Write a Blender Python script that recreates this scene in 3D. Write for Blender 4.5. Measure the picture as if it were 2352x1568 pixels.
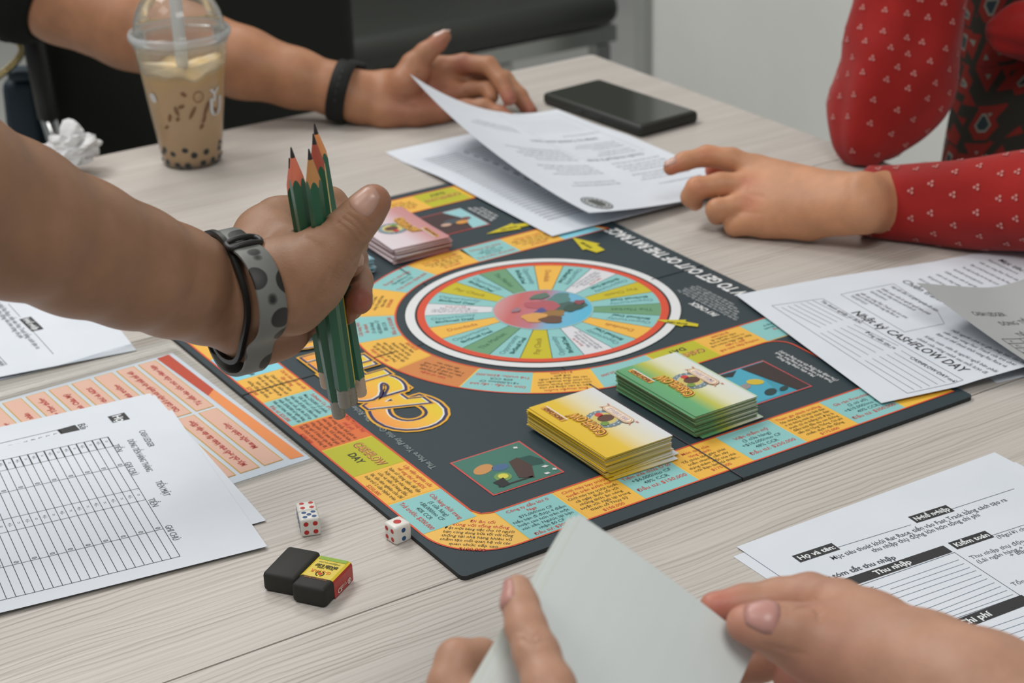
import bpy, bmesh, math, random
import numpy as np
from mathutils import Vector, Matrix

random.seed(7)
for _o in list(bpy.data.objects):
    bpy.data.objects.remove(_o, do_unlink=True)
SC = bpy.context.scene
COL = SC.collection

# ------------------------------------------------------------------ camera
# table frame: x along the table grain, y across it, z = 0 on the table top (table top is TZ above the floor)
TZ = 0.74
FPX = 4280.0
D1 = np.array([0.84236097, -0.24305257, 0.48099215])
D2 = np.array([-0.53807951, -0.32967913, 0.77574616])
DN = np.array([-0.02997403, -0.91227031, -0.40849044])
CAMP = np.array([-0.4658, -0.8117, 0.567])
cam_d = bpy.data.cameras.new('camera')
cam = bpy.data.objects.new('camera', cam_d)
COL.objects.link(cam)
cam_d.sensor_width = 36.0
cam_d.lens = 36.0 * FPX / 2352.0
cam_d.clip_start = 0.02
_r = (D1[0], D2[0], DN[0]); _u = (-D1[1], -D2[1], -DN[1]); _b = (-D1[2], -D2[2], -DN[2])
cam.matrix_world = Matrix(((_r[0], _u[0], _b[0], CAMP[0]), (_r[1], _u[1], _b[1], CAMP[1]),
                           (_r[2], _u[2], _b[2], CAMP[2] + TZ), (0, 0, 0, 1)))
cam_d.dof.use_dof = True
cam_d.dof.focus_distance = 1.08
cam_d.dof.aperture_fstop = 12.5
SC.camera = cam

# ------------------------------------------------------------------ light
W = bpy.data.worlds.new('room_ambient'); SC.world = W; W.use_nodes = True
W.node_tree.nodes['Background'].inputs[0].default_value = (0.93, 0.97, 1.0, 1)
W.node_tree.nodes['Background'].inputs[1].default_value = 0.30
def area(name, loc, size, power, color=(1, 0.98, 0.95), target=None):
    d = bpy.data.lights.new(name, 'AREA'); d.shape = 'RECTANGLE'; d.size, d.size_y = size
    d.energy = power; d.color = color
    o = bpy.data.objects.new(name, d); COL.objects.link(o); o.location = loc
    if target is not None:
        o.rotation_euler = (Vector(target) - Vector(loc)).to_track_quat('-Z', 'Y').to_euler()
    return o
area('ceiling_panel_light', (-0.45, 1.55, 2.75), (0.9, 0.9), 33)
area('ceiling_panel_light', (-1.4, 0.35, 2.75), (0.9, 0.9), 16)
area('ceiling_panel_light', (0.75, 2.2, 2.75), (0.9, 0.9), 24)
area('ceiling_panel_light', (-0.3, -1.2, 2.75), (0.9, 0.9), 27)
SC.view_settings.view_transform = 'Standard'
SC.view_settings.look = 'None'
SC.view_settings.gamma = 1.0
SC.view_settings.use_curve_mapping = False
SC.view_settings.exposure = -0.30

# ------------------------------------------------------------------ pixel helpers (table frame)
def at(x, y, z=0.0):
    """point at height z above the table top that the photograph shows at pixel (x, y)"""
    r = np.array([x - 1176.0, y - 784.0, FPX]); w = np.array([r @ D1, r @ D2, r @ DN])
    return CAMP + w * ((z - CAMP[2]) / w[2])
def atd(x, y, d):
    """point at camera depth d (metres along the view axis) seen at pixel (x, y)"""
    r = np.array([x - 1176.0, y - 784.0, FPX]) / FPX * d
    return CAMP + np.array([r @ D1, r @ D2, r @ DN])
def depth_of(P):
    v = np.asarray(P, float) - CAMP
    return float((v[0] * D1 + v[1] * D2 + v[2] * DN)[2])
# camera axes in the table frame
CR = np.array(_r); CU = np.array(_u); CF = -np.array(_b)

# ------------------------------------------------------------------ materials
def lin(c):
    return tuple(((v / 255.0) / 12.92 if v / 255.0 <= 0.04045 else (((v / 255.0) + 0.055) / 1.055) ** 2.4) for v in c)
MATS = {}
def mat(name, c=None, rough=0.5, spec=0.5, metal=0.0, **kw):
    """plain procedural material; c is an sRGB triple; a fine noise keeps it from being one flat tone"""
    if name in MATS: return MATS[name]
    m = bpy.data.materials.new(name); m.use_nodes = True
    nt = m.node_tree; b = nt.nodes['Principled BSDF']
    b.inputs['Roughness'].default_value = rough
    b.inputs['Specular IOR Level'].default_value = spec
    b.inputs['Metallic'].default_value = metal
    for k, v in kw.items():
        if k in ('noise', 'nscale', 'bump', 'bscale'): continue
        b.inputs[k].default_value = v
    L = lin(c)
    b.inputs['Base Color'].default_value = (*L, 1)
    if kw.get('noise'):
        tc = nt.nodes.new('ShaderNodeTexCoord'); n = nt.nodes.new('ShaderNodeTexNoise')
        n.inputs['Scale'].default_value = kw.get('nscale', 60); n.inputs['Detail'].default_value = 5
        mx = nt.nodes.new('ShaderNodeMix'); mx.data_type = 'RGBA'
        a = kw['noise']
        mx.inputs[6].default_value = (*[v * (1 - a) for v in L], 1); mx.inputs[7].default_value = (*[min(1, v * (1 + a)) for v in L], 1)
        nt.links.new(tc.outputs['Object'], n.inputs['Vector']); nt.links.new(n.outputs['Fac'], mx.inputs[0])
        nt.links.new(mx.outputs[2], b.inputs['Base Color'])
    if kw.get('bump'):
        tc = nt.nodes.new('ShaderNodeTexCoord'); n = nt.nodes.new('ShaderNodeTexNoise')
        n.inputs['Scale'].default_value = kw.get('bscale', 400); n.inputs['Detail'].default_value = 4
        bp = nt.nodes.new('ShaderNodeBump'); bp.inputs['Strength'].default_value = kw['bump']; bp.inputs['Distance'].default_value = 0.001
        nt.links.new(tc.outputs['Object'], n.inputs['Vector']); nt.links.new(n.outputs['Fac'], bp.inputs['Height'])
        nt.links.new(bp.outputs['Normal'], b.inputs['Normal'])
    MATS[name] = m
    return m
def ink(c, name=None, rough=0.55):
    n = name or 'ink_%02x%02x%02x' % tuple(c)
    return mat(n, c, rough=rough, spec=0.35)

# ------------------------------------------------------------------ objects
def link(o, parent=None):
    COL.objects.link(o)
    if parent is not None: o.parent = parent
    return o
def tag(o, label=None, cat=None, group=None, kind=None):
    if label: o['label'] = label
    if cat: o['category'] = cat
    if group: o['group'] = group
    if kind: o['kind'] = kind
    return o
def thing(name, label, cat, loc=(0, 0, 0), group=None):
    o = bpy.data.objects.new(name, None); COL.objects.link(o)
    o.location = (loc[0], loc[1], loc[2] + TZ); o.empty_display_size = 0.02
    return tag(o, label, cat, group)
def base_of(parent):
    """table-frame origin of a parent chain without rotations"""
    b = np.zeros(3); p = parent
    while p is not None:
        b += np.array(p.location); p = p.parent
    return b
def mesh(name, V, F, mats, parent=None, loc=None, mi=None, smooth=False, local=False, uv=None):
    """mesh object; V in the table frame (or local=True: in the parent's frame)"""
    V = np.asarray(V, float).reshape(-1, 3)
    if not isinstance(mats, (list, tuple)): mats = [mats]
    o_loc = np.zeros(3)
    if not local:
        if parent is not None:
            V = V + np.array([0, 0, TZ]) - base_of(parent)
        else:
            o_loc = np.array(loc if loc is not None else (V[:, 0].mean(), V[:, 1].mean(), V[:, 2].min()), float)
            V = V - o_loc; o_loc = o_loc + np.array([0, 0, TZ])
    me = bpy.data.meshes.new(name)
    me.from_pydata(V.tolist(), [], [list(map(int, f)) for f in F])
    for m in mats: me.materials.append(m)
    if mi is not None: me.polygons.foreach_set('material_index', np.asarray(mi, np.int32))
    if smooth: me.polygons.foreach_set('use_smooth', np.ones(len(me.polygons), bool))
    me.update()
    o = bpy.data.objects.new(name, me); link(o, parent)
    if not local: o.location = tuple(o_loc) if parent is None else (0, 0, 0)
    return o
def smooth_angle(o, deg=40):
    me = o.data
    me.polygons.foreach_set('use_smooth', np.ones(len(me.polygons), bool))
    bm = bmesh.new(); bm.from_mesh(me)
    for e in bm.edges:
        if len(e.link_faces) == 2 and e.calc_face_angle(0) > math.radians(deg): e.smooth = False
    bm.to_mesh(me); bm.free()
    return o
def fix_normals(o):
    bm = bmesh.new(); bm.from_mesh(o.data); bmesh.ops.recalc_face_normals(bm, faces=bm.faces); bm.to_mesh(o.data); bm.free(); return o
def mod_bevel(o, w, seg=2):
    m = o.modifiers.new('bevel', 'BEVEL'); m.width = w; m.segments = seg; m.limit_method = 'ANGLE'; return o
def box_vf(c, s, R=None):
    """box centre c, full size s, optional 3x3 rotation"""
    c = np.asarray(c, float); s = np.asarray(s, float) / 2
    V = np.array([[x, y, z] for x in (-1, 1) for y in (-1, 1) for z in (-1, 1)], float) * s
    if R is not None: V = V @ np.asarray(R).T
    F = [(0, 1, 3, 2), (4, 6, 7, 5), (0, 4, 5, 1), (2, 3, 7, 6), (0, 2, 6, 4), (1, 5, 7, 3)]
    return V + c, F
def rotz(a):
    return np.array([[math.cos(a), -math.sin(a), 0], [math.sin(a), math.cos(a), 0], [0, 0, 1]])
def prism(poly, z0, z1):
    """vertical prism from a 2D polygon"""
    n = len(poly); V = [(x, y, z0) for x, y in poly] + [(x, y, z1) for x, y in poly]
    F = [tuple(range(n - 1, -1, -1)), tuple(range(n, 2 * n))] + [(i, (i + 1) % n, n + (i + 1) % n, n + i) for i in range(n)]
    return np.array(V, float), F
def join(parts):
    V = []; F = []; n = 0; mi = []
    for p in parts:
        v, f = p[0], p[1]; V.append(np.asarray(v, float)); F += [tuple(i + n for i in q) for q in f]; n += len(v); mi += [p[2] if len(p) > 2 else 0] * len(f)
    return np.vstack(V), F, mi
def round_rect(x0, y0, x1, y1, r, n=6):
    P = []
    for cx_, cy_, a0 in ((x1 - r, y0 + r, -90), (x1 - r, y1 - r, 0), (x0 + r, y1 - r, 90), (x0 + r, y0 + r, 180)):
        for i in range(n + 1):
            a = math.radians(a0 + 90 * i / n); P.append((cx_ + r * math.cos(a), cy_ + r * math.sin(a)))
    return P
def tube_vf(pts, rad, n=12, cap=True):
    """tube along a polyline; rad is a number or one radius per point"""
    pts = [np.asarray(p, float) for p in pts]
    if not hasattr(rad, '__len__'): rad = [rad] * len(pts)
    V = []; F = []
    t0 = pts[1] - pts[0]; t0 /= np.linalg.norm(t0)
    ref = np.array([0, 0, 1.0]) if abs(t0[2]) < 0.9 else np.array([1.0, 0, 0])
    u = np.cross(t0, ref); u /= np.linalg.norm(u)
    for i, p in enumerate(pts):
        t = pts[min(i + 1, len(pts) - 1)] - pts[max(i - 1, 0)]; t /= np.linalg.norm(t)
        u = u - t * (u @ t); u /= np.linalg.norm(u); v = np.cross(t, u)
        for k in range(n):
            a = 2 * math.pi * k / n; V.append(p + rad[i] * (math.cos(a) * u + math.sin(a) * v))
    for i in range(len(pts) - 1):
        for k in range(n):
            F.append((i * n + k, i * n + (k + 1) % n, (i + 1) * n + (k + 1) % n, (i + 1) * n + k))
    if cap:
        F.append(tuple(range(n - 1, -1, -1))); F.append(tuple(range((len(pts) - 1) * n, len(pts) * n)))
    return np.array(V), F
def lathe_vf(prof, n=48, c=(0, 0, 0), close=False):
    """surface of revolution about z; prof = [(r, z)...]"""
    V = []; F = []
    for r, z in prof:
        for k in range(n):
            a = 2 * math.pi * k / n; V.append((c[0] + r * math.cos(a), c[1] + r * math.sin(a), c[2] + z))
    m = len(prof)
    for i in range(m - 1 + (1 if close else 0)):
        j = (i + 1) % m
        for k in range(n):
            F.append((i * n + k, i * n + (k + 1) % n, j * n + (k + 1) % n, j * n + k))
    return np.array(V), F
def spline(pts, n):
    """Catmull-Rom through points, n samples per span"""
    P = [np.asarray(p, float) for p in pts]; P = [2 * P[0] - P[1]] + P + [2 * P[-1] - P[-2]]; out = []
    for i in range(1, len(P) - 2):
        for k in range(n):
            t = k / n; a, b, c, d = P[i - 1:i + 3]
            out.append(0.5 * (2 * b + (c - a) * t + (2 * a - 5 * b + 4 * c - d) * t * t + (3 * b - a - 3 * c + d) * t ** 3))
    out.append(P[-2]); return np.array(out)

# ------------------------------------------------------------------ lettering
_tc = bpy.data.curves.new('_type', 'FONT'); _to = bpy.data.objects.new('_type', _tc)
_TCACHE = {}
def text_vf(body, bold=0.0, shear=0.0, res=2):
    k = (body, bold, shear, res)
    if k not in _TCACHE:
        _tc.body = body; _tc.size = 1.0; _tc.resolution_u = res; _tc.offset = bold; _tc.shear = shear
        me = bpy.data.meshes.new_from_object(_to)
        V = np.zeros(len(me.vertices) * 3); me.vertices.foreach_get('co', V)
        _TCACHE[k] = (V.reshape(-1, 3)[:, :2].copy(), [tuple(p.vertices) for p in me.polygons])
        bpy.data.meshes.remove(me)
    return _TCACHE[k]

class Print:
    """flat print collected in 2D (u, v, layer) with one ink per piece, then laid on a surface"""
    def __init__(s): s.V = []; s.F = []; s.M = []; s.mats = []; s.n = 0
    def _m(s, c):
        m = c if isinstance(c, bpy.types.Material) else ink(c)
        if m not in s.mats: s.mats.append(m)
        return s.mats.index(m)
    def add(s, V2, F, c, lay=0):
        V2 = np.asarray(V2, float); V = np.column_stack([V2, np.full(len(V2), lay)])
        s.V.append(V); s.F += [tuple(i + s.n for i in f) for f in F]; s.n += len(V); s.M += [s._m(c)] * len(F)
    def poly(s, P, c, lay=0): s.add(P, [tuple(range(len(P)))], c, lay)
    def rect(s, x0, y0, x1, y1, c, lay=0, nx=1):
        if nx <= 1: s.poly([(x0, y0), (x1, y0), (x1, y1), (x0, y1)], c, lay); return
        for i in range(nx):
            a = x0 + (x1 - x0) * i / nx; b = x0 + (x1 - x0) * (i + 1) / nx
            s.poly([(a, y0), (b, y0), (b, y1), (a, y1)], c, lay)
    def line(s, p, q, w, c, lay=0, n=1):
        p = np.array(p, float); q = np.array(q, float); d = q - p; L = np.linalg.norm(d)
        if L < 1e-7: return
        d /= L; e = np.array([-d[1], d[0]]) * w / 2
        for i in range(n):
            a = p + d * L * i / n; b = p + d * L * (i + 1) / n
            s.poly([a - e, b - e, b + e, a + e], c, lay)
    def frame(s, x0, y0, x1, y1, w, c, lay=0, n=1):
        s.line((x0, y0), (x1, y0), w, c, lay, n); s.line((x1, y0), (x1, y1), w, c, lay, n)
        s.line((x1, y1), (x0, y1), w, c, lay, n); s.line((x0, y1), (x0, y0), w, c, lay, n)
    def ring(s, c0, r0, r1, col, lay=0, n=64, a0=0, a1=360):
        P = []; F = []
        m = n + 1
        for i in range(m):
            a = math.radians(a0 + (a1 - a0) * i / n); d = np.array([math.cos(a), math.sin(a)])
            P += [np.array(c0) + d * r0, np.array(c0) + d * r1]
        F = [(2 * i, 2 * i + 1, 2 * i + 3, 2 * i + 2) for i in range(n)]
        s.add(P, F, col, lay)
    def disc(s, c0, r, col, lay=0, n=24, ry=None, rot=0):
        ry = ry or r; cr, sr = math.cos(rot), math.sin(rot); P = []
        for i in range(n):
            a = 2 * math.pi * i / n; x, y = r * math.cos(a), ry * math.sin(a); P.append((c0[0] + x * cr - y * sr, c0[1] + x * sr + y * cr))
        s.poly(P, col, lay)
    def text(s, body, pos, size, c, right=(1, 0), align='c', bold=0.0, shear=0.0, lay=1, sx=1.0, fit=None, arc=None, res=2):
        """pos = baseline point; right = reading direction; fit = widest length allowed"""
        V, F = text_vf(body, bold, shear, res)
        if not len(V): return
        V = V.copy(); w = V[:, 0].max()
        V[:, 0] *= size * sx; V[:, 1] *= size; w *= size * sx
        if fit and w > fit: V[:, 0] *= fit / w; w = fit
        if align == 'c': V[:, 0] -= w / 2
        elif align == 'r': V[:, 0] -= w
        if arc is not None:
            V[:, 1] += arc * ((V[:, 0] / (w / 2)) ** 2)
        r = np.array(right, float); r /= np.linalg.norm(r); u = np.array([-r[1], r[0]])
        P = np.array(pos) + V[:, :1] * r + V[:, 1:] * u
        s.add(P, F, c, lay)
    def block(s, lines, pos, right=(1, 0), align='c', lead=None, fit=None, lay=1, sx=1.0):
        """lines = [(text, size, colour[, bold])]; pos = top centre of the block"""
        r = np.array(right, float); r /= np.linalg.norm(r); u = np.array([-r[1], r[0]]); p = np.array(pos, float)
        for l in lines:
            p = p - u * l[1] * (lead or 1.12)
            s.text(l[0], p, l[1], l[2], right, align, bold=l[3] if len(l) > 3 else 0.012, fit=fit, lay=lay, sx=sx)
    def build(s, name, fmap, parent=None, label=None):
        V = np.vstack(s.V); P = fmap(V)
        o = mesh(name, P, s.F, s.mats, parent, mi=s.M)
        if label: o['label'] = label
        return o
LAY = 0.00011
def flat(z, x0=0.0, y0=0.0, ang=0.0):
    """map for print on a level surface at height z, local origin and rotation"""
    c, s_ = math.cos(ang), math.sin(ang)
    def f(V): return np.column_stack([x0 + V[:, 0] * c - V[:, 1] * s_, y0 + V[:, 0] * s_ + V[:, 1] * c, z + LAY * (V[:, 2] + 1)])
    return f
# ================================================================== setting
def nodes_mat(name, rough=0.5, spec=0.5):
    m = bpy.data.materials.new(name); m.use_nodes = True
    b = m.node_tree.nodes['Principled BSDF']; b.inputs['Roughness'].default_value = rough; b.inputs['Specular IOR Level'].default_value = spec
    MATS[name] = m
    return m, m.node_tree, b
def N(nt, typ, **inp):
    n = nt.nodes.new('ShaderNode' + typ)
    for k, v in inp.items(): n.inputs[k.replace('_', ' ')].default_value = v
    return n
def ramp(nt, stops, interp='LINEAR'):
    r = nt.nodes.new('ShaderNodeValToRGB'); e = r.color_ramp.elements; r.color_ramp.interpolation = interp
    while len(e) < len(stops): e.new(0.5)
    for i, (p, c) in enumerate(stops): e[i].position = p; e[i].color = (*c, 1)
    return r

def wood_laminate():
    m, nt, b = nodes_mat('pale_wood_laminate', 0.42, 0.4)
    L = nt.links.new
    tc = N(nt, 'TexCoord')
    mp = N(nt, 'Mapping'); mp.inputs['Scale'].default_value = (1.6, 165.0, 1.0)
    # slow wander of the grain
    mw = N(nt, 'Mapping'); mw.inputs['Scale'].default_value = (5.0, 9.0, 1.0)
    nw = N(nt, 'TexNoise', Scale=1.0, Detail=2.0)
    add = N(nt, 'VectorMath'); add.operation = 'MULTIPLY_ADD'
    L(tc.outputs['Object'], mw.inputs['Vector']); L(mw.outputs['Vector'], nw.inputs['Vector'])
    L(nw.outputs['Color'], add.inputs[0]); add.inputs[1].default_value = (0.0, 0.012, 0.0); L(tc.outputs['Object'], add.inputs[2])
    L(add.outputs['Vector'], mp.inputs['Vector'])
    n1 = N(nt, 'TexNoise', Scale=3.0, Detail=5.0, Roughness=0.6)
    L(mp.outputs['Vector'], n1.inputs['Vector'])
    # fine parallel grain lines with a little waver
    mv = N(nt, 'Mapping'); mv.inputs['Scale'].default_value = (9.0, 30.0, 1.0); nv_ = N(nt, 'TexNoise', Scale=1.0, Detail=3.0); L(tc.outputs['Object'], mv.inputs['Vector']); L(mv.outputs['Vector'], nv_.inputs['Vector'])
    ad2 = N(nt, 'VectorMath'); ad2.operation = 'MULTIPLY_ADD'; L(nv_.outputs['Color'], ad2.inputs[0]); ad2.inputs[1].default_value = (0.0, 0.011, 0.0); L(add.outputs['Vector'], ad2.inputs[2])
    wv = N(nt, 'TexWave', Scale=66.0, Distortion=1.2, Detail=2.0); wv.bands_direction = 'Y'; wv.inputs['Detail Scale'].default_value = 0.6; L(ad2.outputs['Vector'], wv.inputs['Vector'])
    mp2 = N(nt, 'Mapping'); mp2.inputs['Scale'].default_value = (7.0, 420.0, 1.0); L(add.outputs['Vector'], mp2.inputs['Vector'])
    n2 = N(nt, 'TexNoise', Scale=1.0, Detail=4.0, Roughness=0.6); L(mp2.outputs['Vector'], n2.inputs['Vector'])
    mk = N(nt, 'Mapping'); mk.inputs['Scale'].default_value = (6.0, 55.0, 1.0); L(tc.outputs['Object'], mk.inputs['Vector']); n3 = N(nt, 'TexNoise', Scale=1.0, Detail=3.0); L(mk.outputs['Vector'], n3.inputs['Vector'])
    r1 = ramp(nt, [(0.25, lin((178, 170, 161))), (0.50, lin((196, 190, 183))), (0.75, lin((203, 197, 190)))]); L(n1.outputs['Fac'], r1.inputs['Fac'])
    r2 = ramp(nt, [(0.30, (0.84, 0.83, 0.82)), (0.52, (1, 1, 1))]); L(n2.outputs['Fac'], r2.inputs['Fac'])
    rw = ramp(nt, [(0.02, (0.72, 0.70, 0.67)), (0.20, (0.93, 0.925, 0.92)), (0.45, (1, 1, 1))]); L(wv.outputs['Fac'], rw.inputs['Fac'])
    r3 = ramp(nt, [(0.34, (0, 0, 0)), (0.62, (1, 1, 1))]); L(n3.outputs['Fac'], r3.inputs['Fac'])
    mx = N(nt, 'Mix'); mx.data_type = 'RGBA'; mx.blend_type = 'MULTIPLY'; mx.inputs[0].default_value = 0.7
    L(r1.outputs['Color'], mx.inputs[6]); L(r2.outputs['Color'], mx.inputs[7])
    mx2 = N(nt, 'Mix'); mx2.data_type = 'RGBA'; mx2.blend_type = 'MULTIPLY'; L(r3.outputs['Color'], mx2.inputs[0]); L(mx.outputs[2], mx2.inputs[6]); L(rw.outputs['Color'], mx2.inputs[7]); L(mx2.outputs[2], b.inputs['Base Color'])
    bp = N(nt, 'Bump', Strength=0.12, Distance=0.0005); L(wv.outputs['Fac'], bp.inputs['Height']); L(bp.outputs['Normal'], b.inputs['Normal'])
    return m
WOOD = wood_laminate()

def wall_mat():
    m, nt, b = nodes_mat('painted_wall', 0.75, 0.25)
    tc = N(nt, 'TexCoord'); n1 = N(nt, 'TexNoise', Scale=2.3, Detail=4.0)
    r = ramp(nt, [(0.3, lin((216, 217, 212))), (0.7, lin((230, 231, 226)))])
    nt.links.new(tc.outputs['Object'], n1.inputs['Vector']); nt.links.new(n1.outputs['Fac'], r.inputs['Fac']); nt.links.new(r.outputs['Color'], b.inputs['Base Color'])
    n2 = N(nt, 'TexNoise', Scale=220.0, Detail=3.0); bp = N(nt, 'Bump', Strength=0.08, Distance=0.001)
    nt.links.new(tc.outputs['Object'], n2.inputs['Vector']); nt.links.new(n2.outputs['Fac'], bp.inputs['Height']); nt.links.new(bp.outputs['Normal'], b.inputs['Normal'])
    return m
WALL = wall_mat()
FLOORM = mat('pale_floor_tile', (196, 196, 192), rough=0.35, noise=0.06, nscale=3)
V, F = box_vf((0.6, 1.6, -TZ - 0.02), (6.6, 7.6, 0.04)); tag(mesh('floor', V, F, FLOORM), kind='structure')
# right wall ends at a corner; behind the corner the room goes on
V, F = box_vf((1.58, 0.39, 0.63), (0.12, 3.0, 2.74)); tag(mesh('wall_right', V, F, WALL), kind='structure')
V, F = box_vf((1.70, 4.9, 0.63), (4.6, 0.12, 2.74)); tag(mesh('wall_back', V, F, mat('grey_back_wall', (150, 148, 136), rough=0.8, noise=0.05, nscale=2)), kind='structure')
V, F = box_vf((1.512, 1.885, 0.63), (0.022, 0.03, 2.74)); tag(mesh('trim_1', V, F, mat('grey_trim', (158, 160, 156), rough=0.4)), kind='structure')
# small raised paint blob and scuff on the wall
tag(mesh('wall_hook', *lathe_vf([(0.0001, 0.0), (0.007, 0.0005), (0.009, 0.004), (0.006, 0.008), (0.0001, 0.009)], 12), mat('hook_white', (205, 206, 202), rough=0.4), loc=(0, 0, 0)),
    'small white adhesive hook stuck on the bare wall', 'hook')
hk = bpy.data.objects['wall_hook']; hk.location = (1.519, 1.13, -0.09 + TZ); hk.rotation_euler = (0, -math.pi / 2, 0)

# ------------------------------------------------------------------ three narrow tables pushed together
METAL = mat('brushed_steel', (170, 172, 170), rough=0.32, metal=1.0)
EDGE = mat('table_edge_band', (196, 188, 178), rough=0.5)
def table(label, y0, y1):
    x0, x1 = -0.72, 0.702
    t = thing('table', label, 'table', ((x0 + x1) / 2, (y0 + y1) / 2, -TZ), 'narrow tables pushed together')
    g = 0.0007
    V, F = prism(round_rect(x0, y0 + g, x1, y1 - g, 0.004, 3), -0.025, 0.0)
    mesh('tabletop', V, F, WOOD, t)
    for sx in (x0 + 0.05, x1 - 0.05):
        for sy in (y0 + 0.05, y1 - 0.05):
            V, F = box_vf((sx, sy, -TZ / 2 - 0.0125), (0.035, 0.035, TZ - 0.025)); mesh('leg', V, F, METAL, t)
    for sx in (x0 + 0.05, x1 - 0.05):
        V, F = box_vf((sx, (y0 + y1) / 2, -0.045), (0.03, y1 - y0 - 0.135, 0.03)); mesh('cross_bar', V, F, METAL, t)
    return t
table('pale wood table nearest the camera, under the erasers and held cards', -0.44, 0.0)
table('middle pale wood table between two seams, under the game board', 0.0, 0.434)
table('far pale wood table carrying the phone and the iced drink', 0.434, 0.880)
# ================================================================== game board
BT = 0.0030
BX0, BX1, BY0, BY1 = -0.0045, 0.4045, -0.005, 0.594
FX_, FY_ = 0.2022, 0.294
NAVY = mat('board_navy', (46, 60, 66), rough=0.5, spec=0.3, noise=0.05, nscale=90)
CARDBOARD = mat('board_edge', (34, 38, 38), rough=0.7)
ORANGE = (236, 182, 74); TEAL = (139, 196, 194); LIME = (186, 184, 40); REDOR = (222, 112, 56); CYAN = (134, 208, 224); BROWN = (206, 130, 70)
INKR = (196, 66, 58); INKK = (70, 62, 36); INKG = (44, 92, 92); INKT = (50, 84, 84)
LREDC = (214, 84, 52); LYEL = (240, 190, 70); LPALE = (250, 214, 160); WHITE = (226, 228, 228); LOGONAVY = (52, 46, 84)
board = thing('game_board', 'folding dark board game board with ring of printed spaces and round wheel', 'board game', (0.2, 0.294, 0))
g = 0.0004
for (a, b_, c, d, r) in ((BX0, BY0, FX_ - g, FY_ - g, 0), (FX_ + g, BY0, BX1, FY_ - g, 1), (BX0, FY_ + g, FX_ - g, BY1, 2), (FX_ + g, FY_ + g, BX1, BY1, 3)):
    P = [(a, b_), (c, b_), (c, d), (a, d)]
    # round only the outer corner of each panel
    k = {0: 0, 1: 1, 3: 2, 2: 3}[r]; px, py = P[k]; rr = 0.004
    sx = 1 if k in (0, 3) else -1; sy = 1 if k in (0, 1) else -1
    arc = [(px + sx * rr - sx * rr * math.cos(t), py + sy * rr - sy * rr * math.sin(t)) for t in np.linspace(0, math.pi / 2, 5)]
    if k in (1, 3): arc = arc[::-1] if False else arc
    Q = P[:k] + (arc if (sx * sy > 0) else arc[::-1]) + P[k + 1:]
    V, F = prism(Q, 0.0, BT)
    o = mesh('panel', V, F, [CARDBOARD, NAVY], board, mi=[0, 1] + [0] * len(Q)); fix_normals(o)
for rc_ in ((FX_ - 0.0005, BY0, FX_ + 0.0005, 0.165, (70, 64, 70)), (FX_ - 0.0005, 0.42, FX_ + 0.0005, BY1, (70, 64, 70)), (BX0, FY_ - 0.0005, 0.118, FY_ + 0.0005, (58, 54, 48)), (0.352, FY_ - 0.0004, BX1, FY_ + 0.0004, (40, 50, 56))):
    pr = Print(); pr.rect(*rc_, 6); pr.build('fold_crease', flat(BT), board)

def lines_print(items, pos, right, fit, lead=1.16):
    p = Print(); p.block(items, pos, right, 'c', lead, fit, lay=2); return p
def space(poly, color, items=None, center=None, right=(1, 0), fit=0.04, rim=None, gap=0.0006):
    """one printed space: own part, its lettering a sub-part"""
    P = np.array(poly, float)
    p = Print(); p.poly(P, color, 1)
    o = p.build('board_space', flat(BT), board)
    if items:
        H = sum(i[1] * 1.16 for i in items); c = np.array(center if center is not None else P.mean(0), float)
        r = np.array(right, float); r /= np.linalg.norm(r); u = np.array([-r[1], r[0]])
        q = lines_print(items, c + u * H / 2, right, fit); q.build('lettering', flat(BT), o)
    return o
SL = 0.0042
def T(title, body, tail=None, dark=INKK, s=SL, ts=None):
    out = [(t, ts or s, INKR, 0.009) for t in title] + [(t, s * 0.92, dark, 0.007) for t in body]
    if tail: out.append((tail, s * 1.02, INKR, 0.009))
    return out
# line work: red / yellow double rules bounding the track
def polyband(P, w, c, lay, pr, closed=False):
    P = [np.array(q, float) for q in P]; n = len(P)
    for i in range(n - (0 if closed else 1)):
        pr.line(P[i], P[(i + 1) % n], w, c, lay)
def arcpts(c, r, a0, a1, n=24): return [(c[0] + r * math.cos(math.radians(a)), c[1] + r * math.sin(math.radians(a))) for a in np.linspace(a0, a1, n)]
XL0, XL1 = 0.001, 0.0402        # left strip
YF0, YF1 = 0.0078, 0.0492       # front strip
YB0, YB1 = 0.5445, 0.583        # back strip
XR1 = 0.400
WC = (0.2495, 0.2955); RO, RI = 0.1482, 0.1135
CR0 = 0.0425                     # outer corner radius at the front corner
# yellow bed under all spaces (shows as thin rules between them)
bed = Print()
front_corner = arcpts((XL0 + CR0, YF0 + CR0), CR0, 180, 270, 14)
bed.poly([(XL0, 0.30)] + front_corner + [(0.3985, YF0), (0.3985, YF1), (XL1 + 0.010, YF1), (XL1 + 0.003, YF1 + 0.003), (XL1, YF1 + 0.010), (XL1, 0.30)], LYEL, 0)
bed.poly([(XL0, 0.30), (XL1, 0.30), (XL1, YB0), (0.3985, YB0), (0.3985, YB1), (XL0 + 0.05, YB1)] + arcpts((XL0 + 0.05, YB1 - 0.05), 0.05, 90, 180, 12), LYEL, 0)
bed.poly([(0.2495, WC[1] - RO)] + [(0.399, WC[1] - RO), (0.399, WC[1] - RI), (0.2495, WC[1] - RI)], LYEL, 0)
bed.ring(WC, RI, RO, LYEL, 0, 60, 90, 270)
bed.poly([(0.2495, WC[1] + RI), (0.392, WC[1] + RI), (0.372, WC[1] + RO), (0.2495, WC[1] + RO)], LYEL, 0)
bed.build('track_border', flat(BT), board)
w = 0.0014
def rule(P):
    rl = Print(); polyband(P, w, LREDC, 2, rl); rl.build('red_rule', flat(BT), board)
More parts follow.
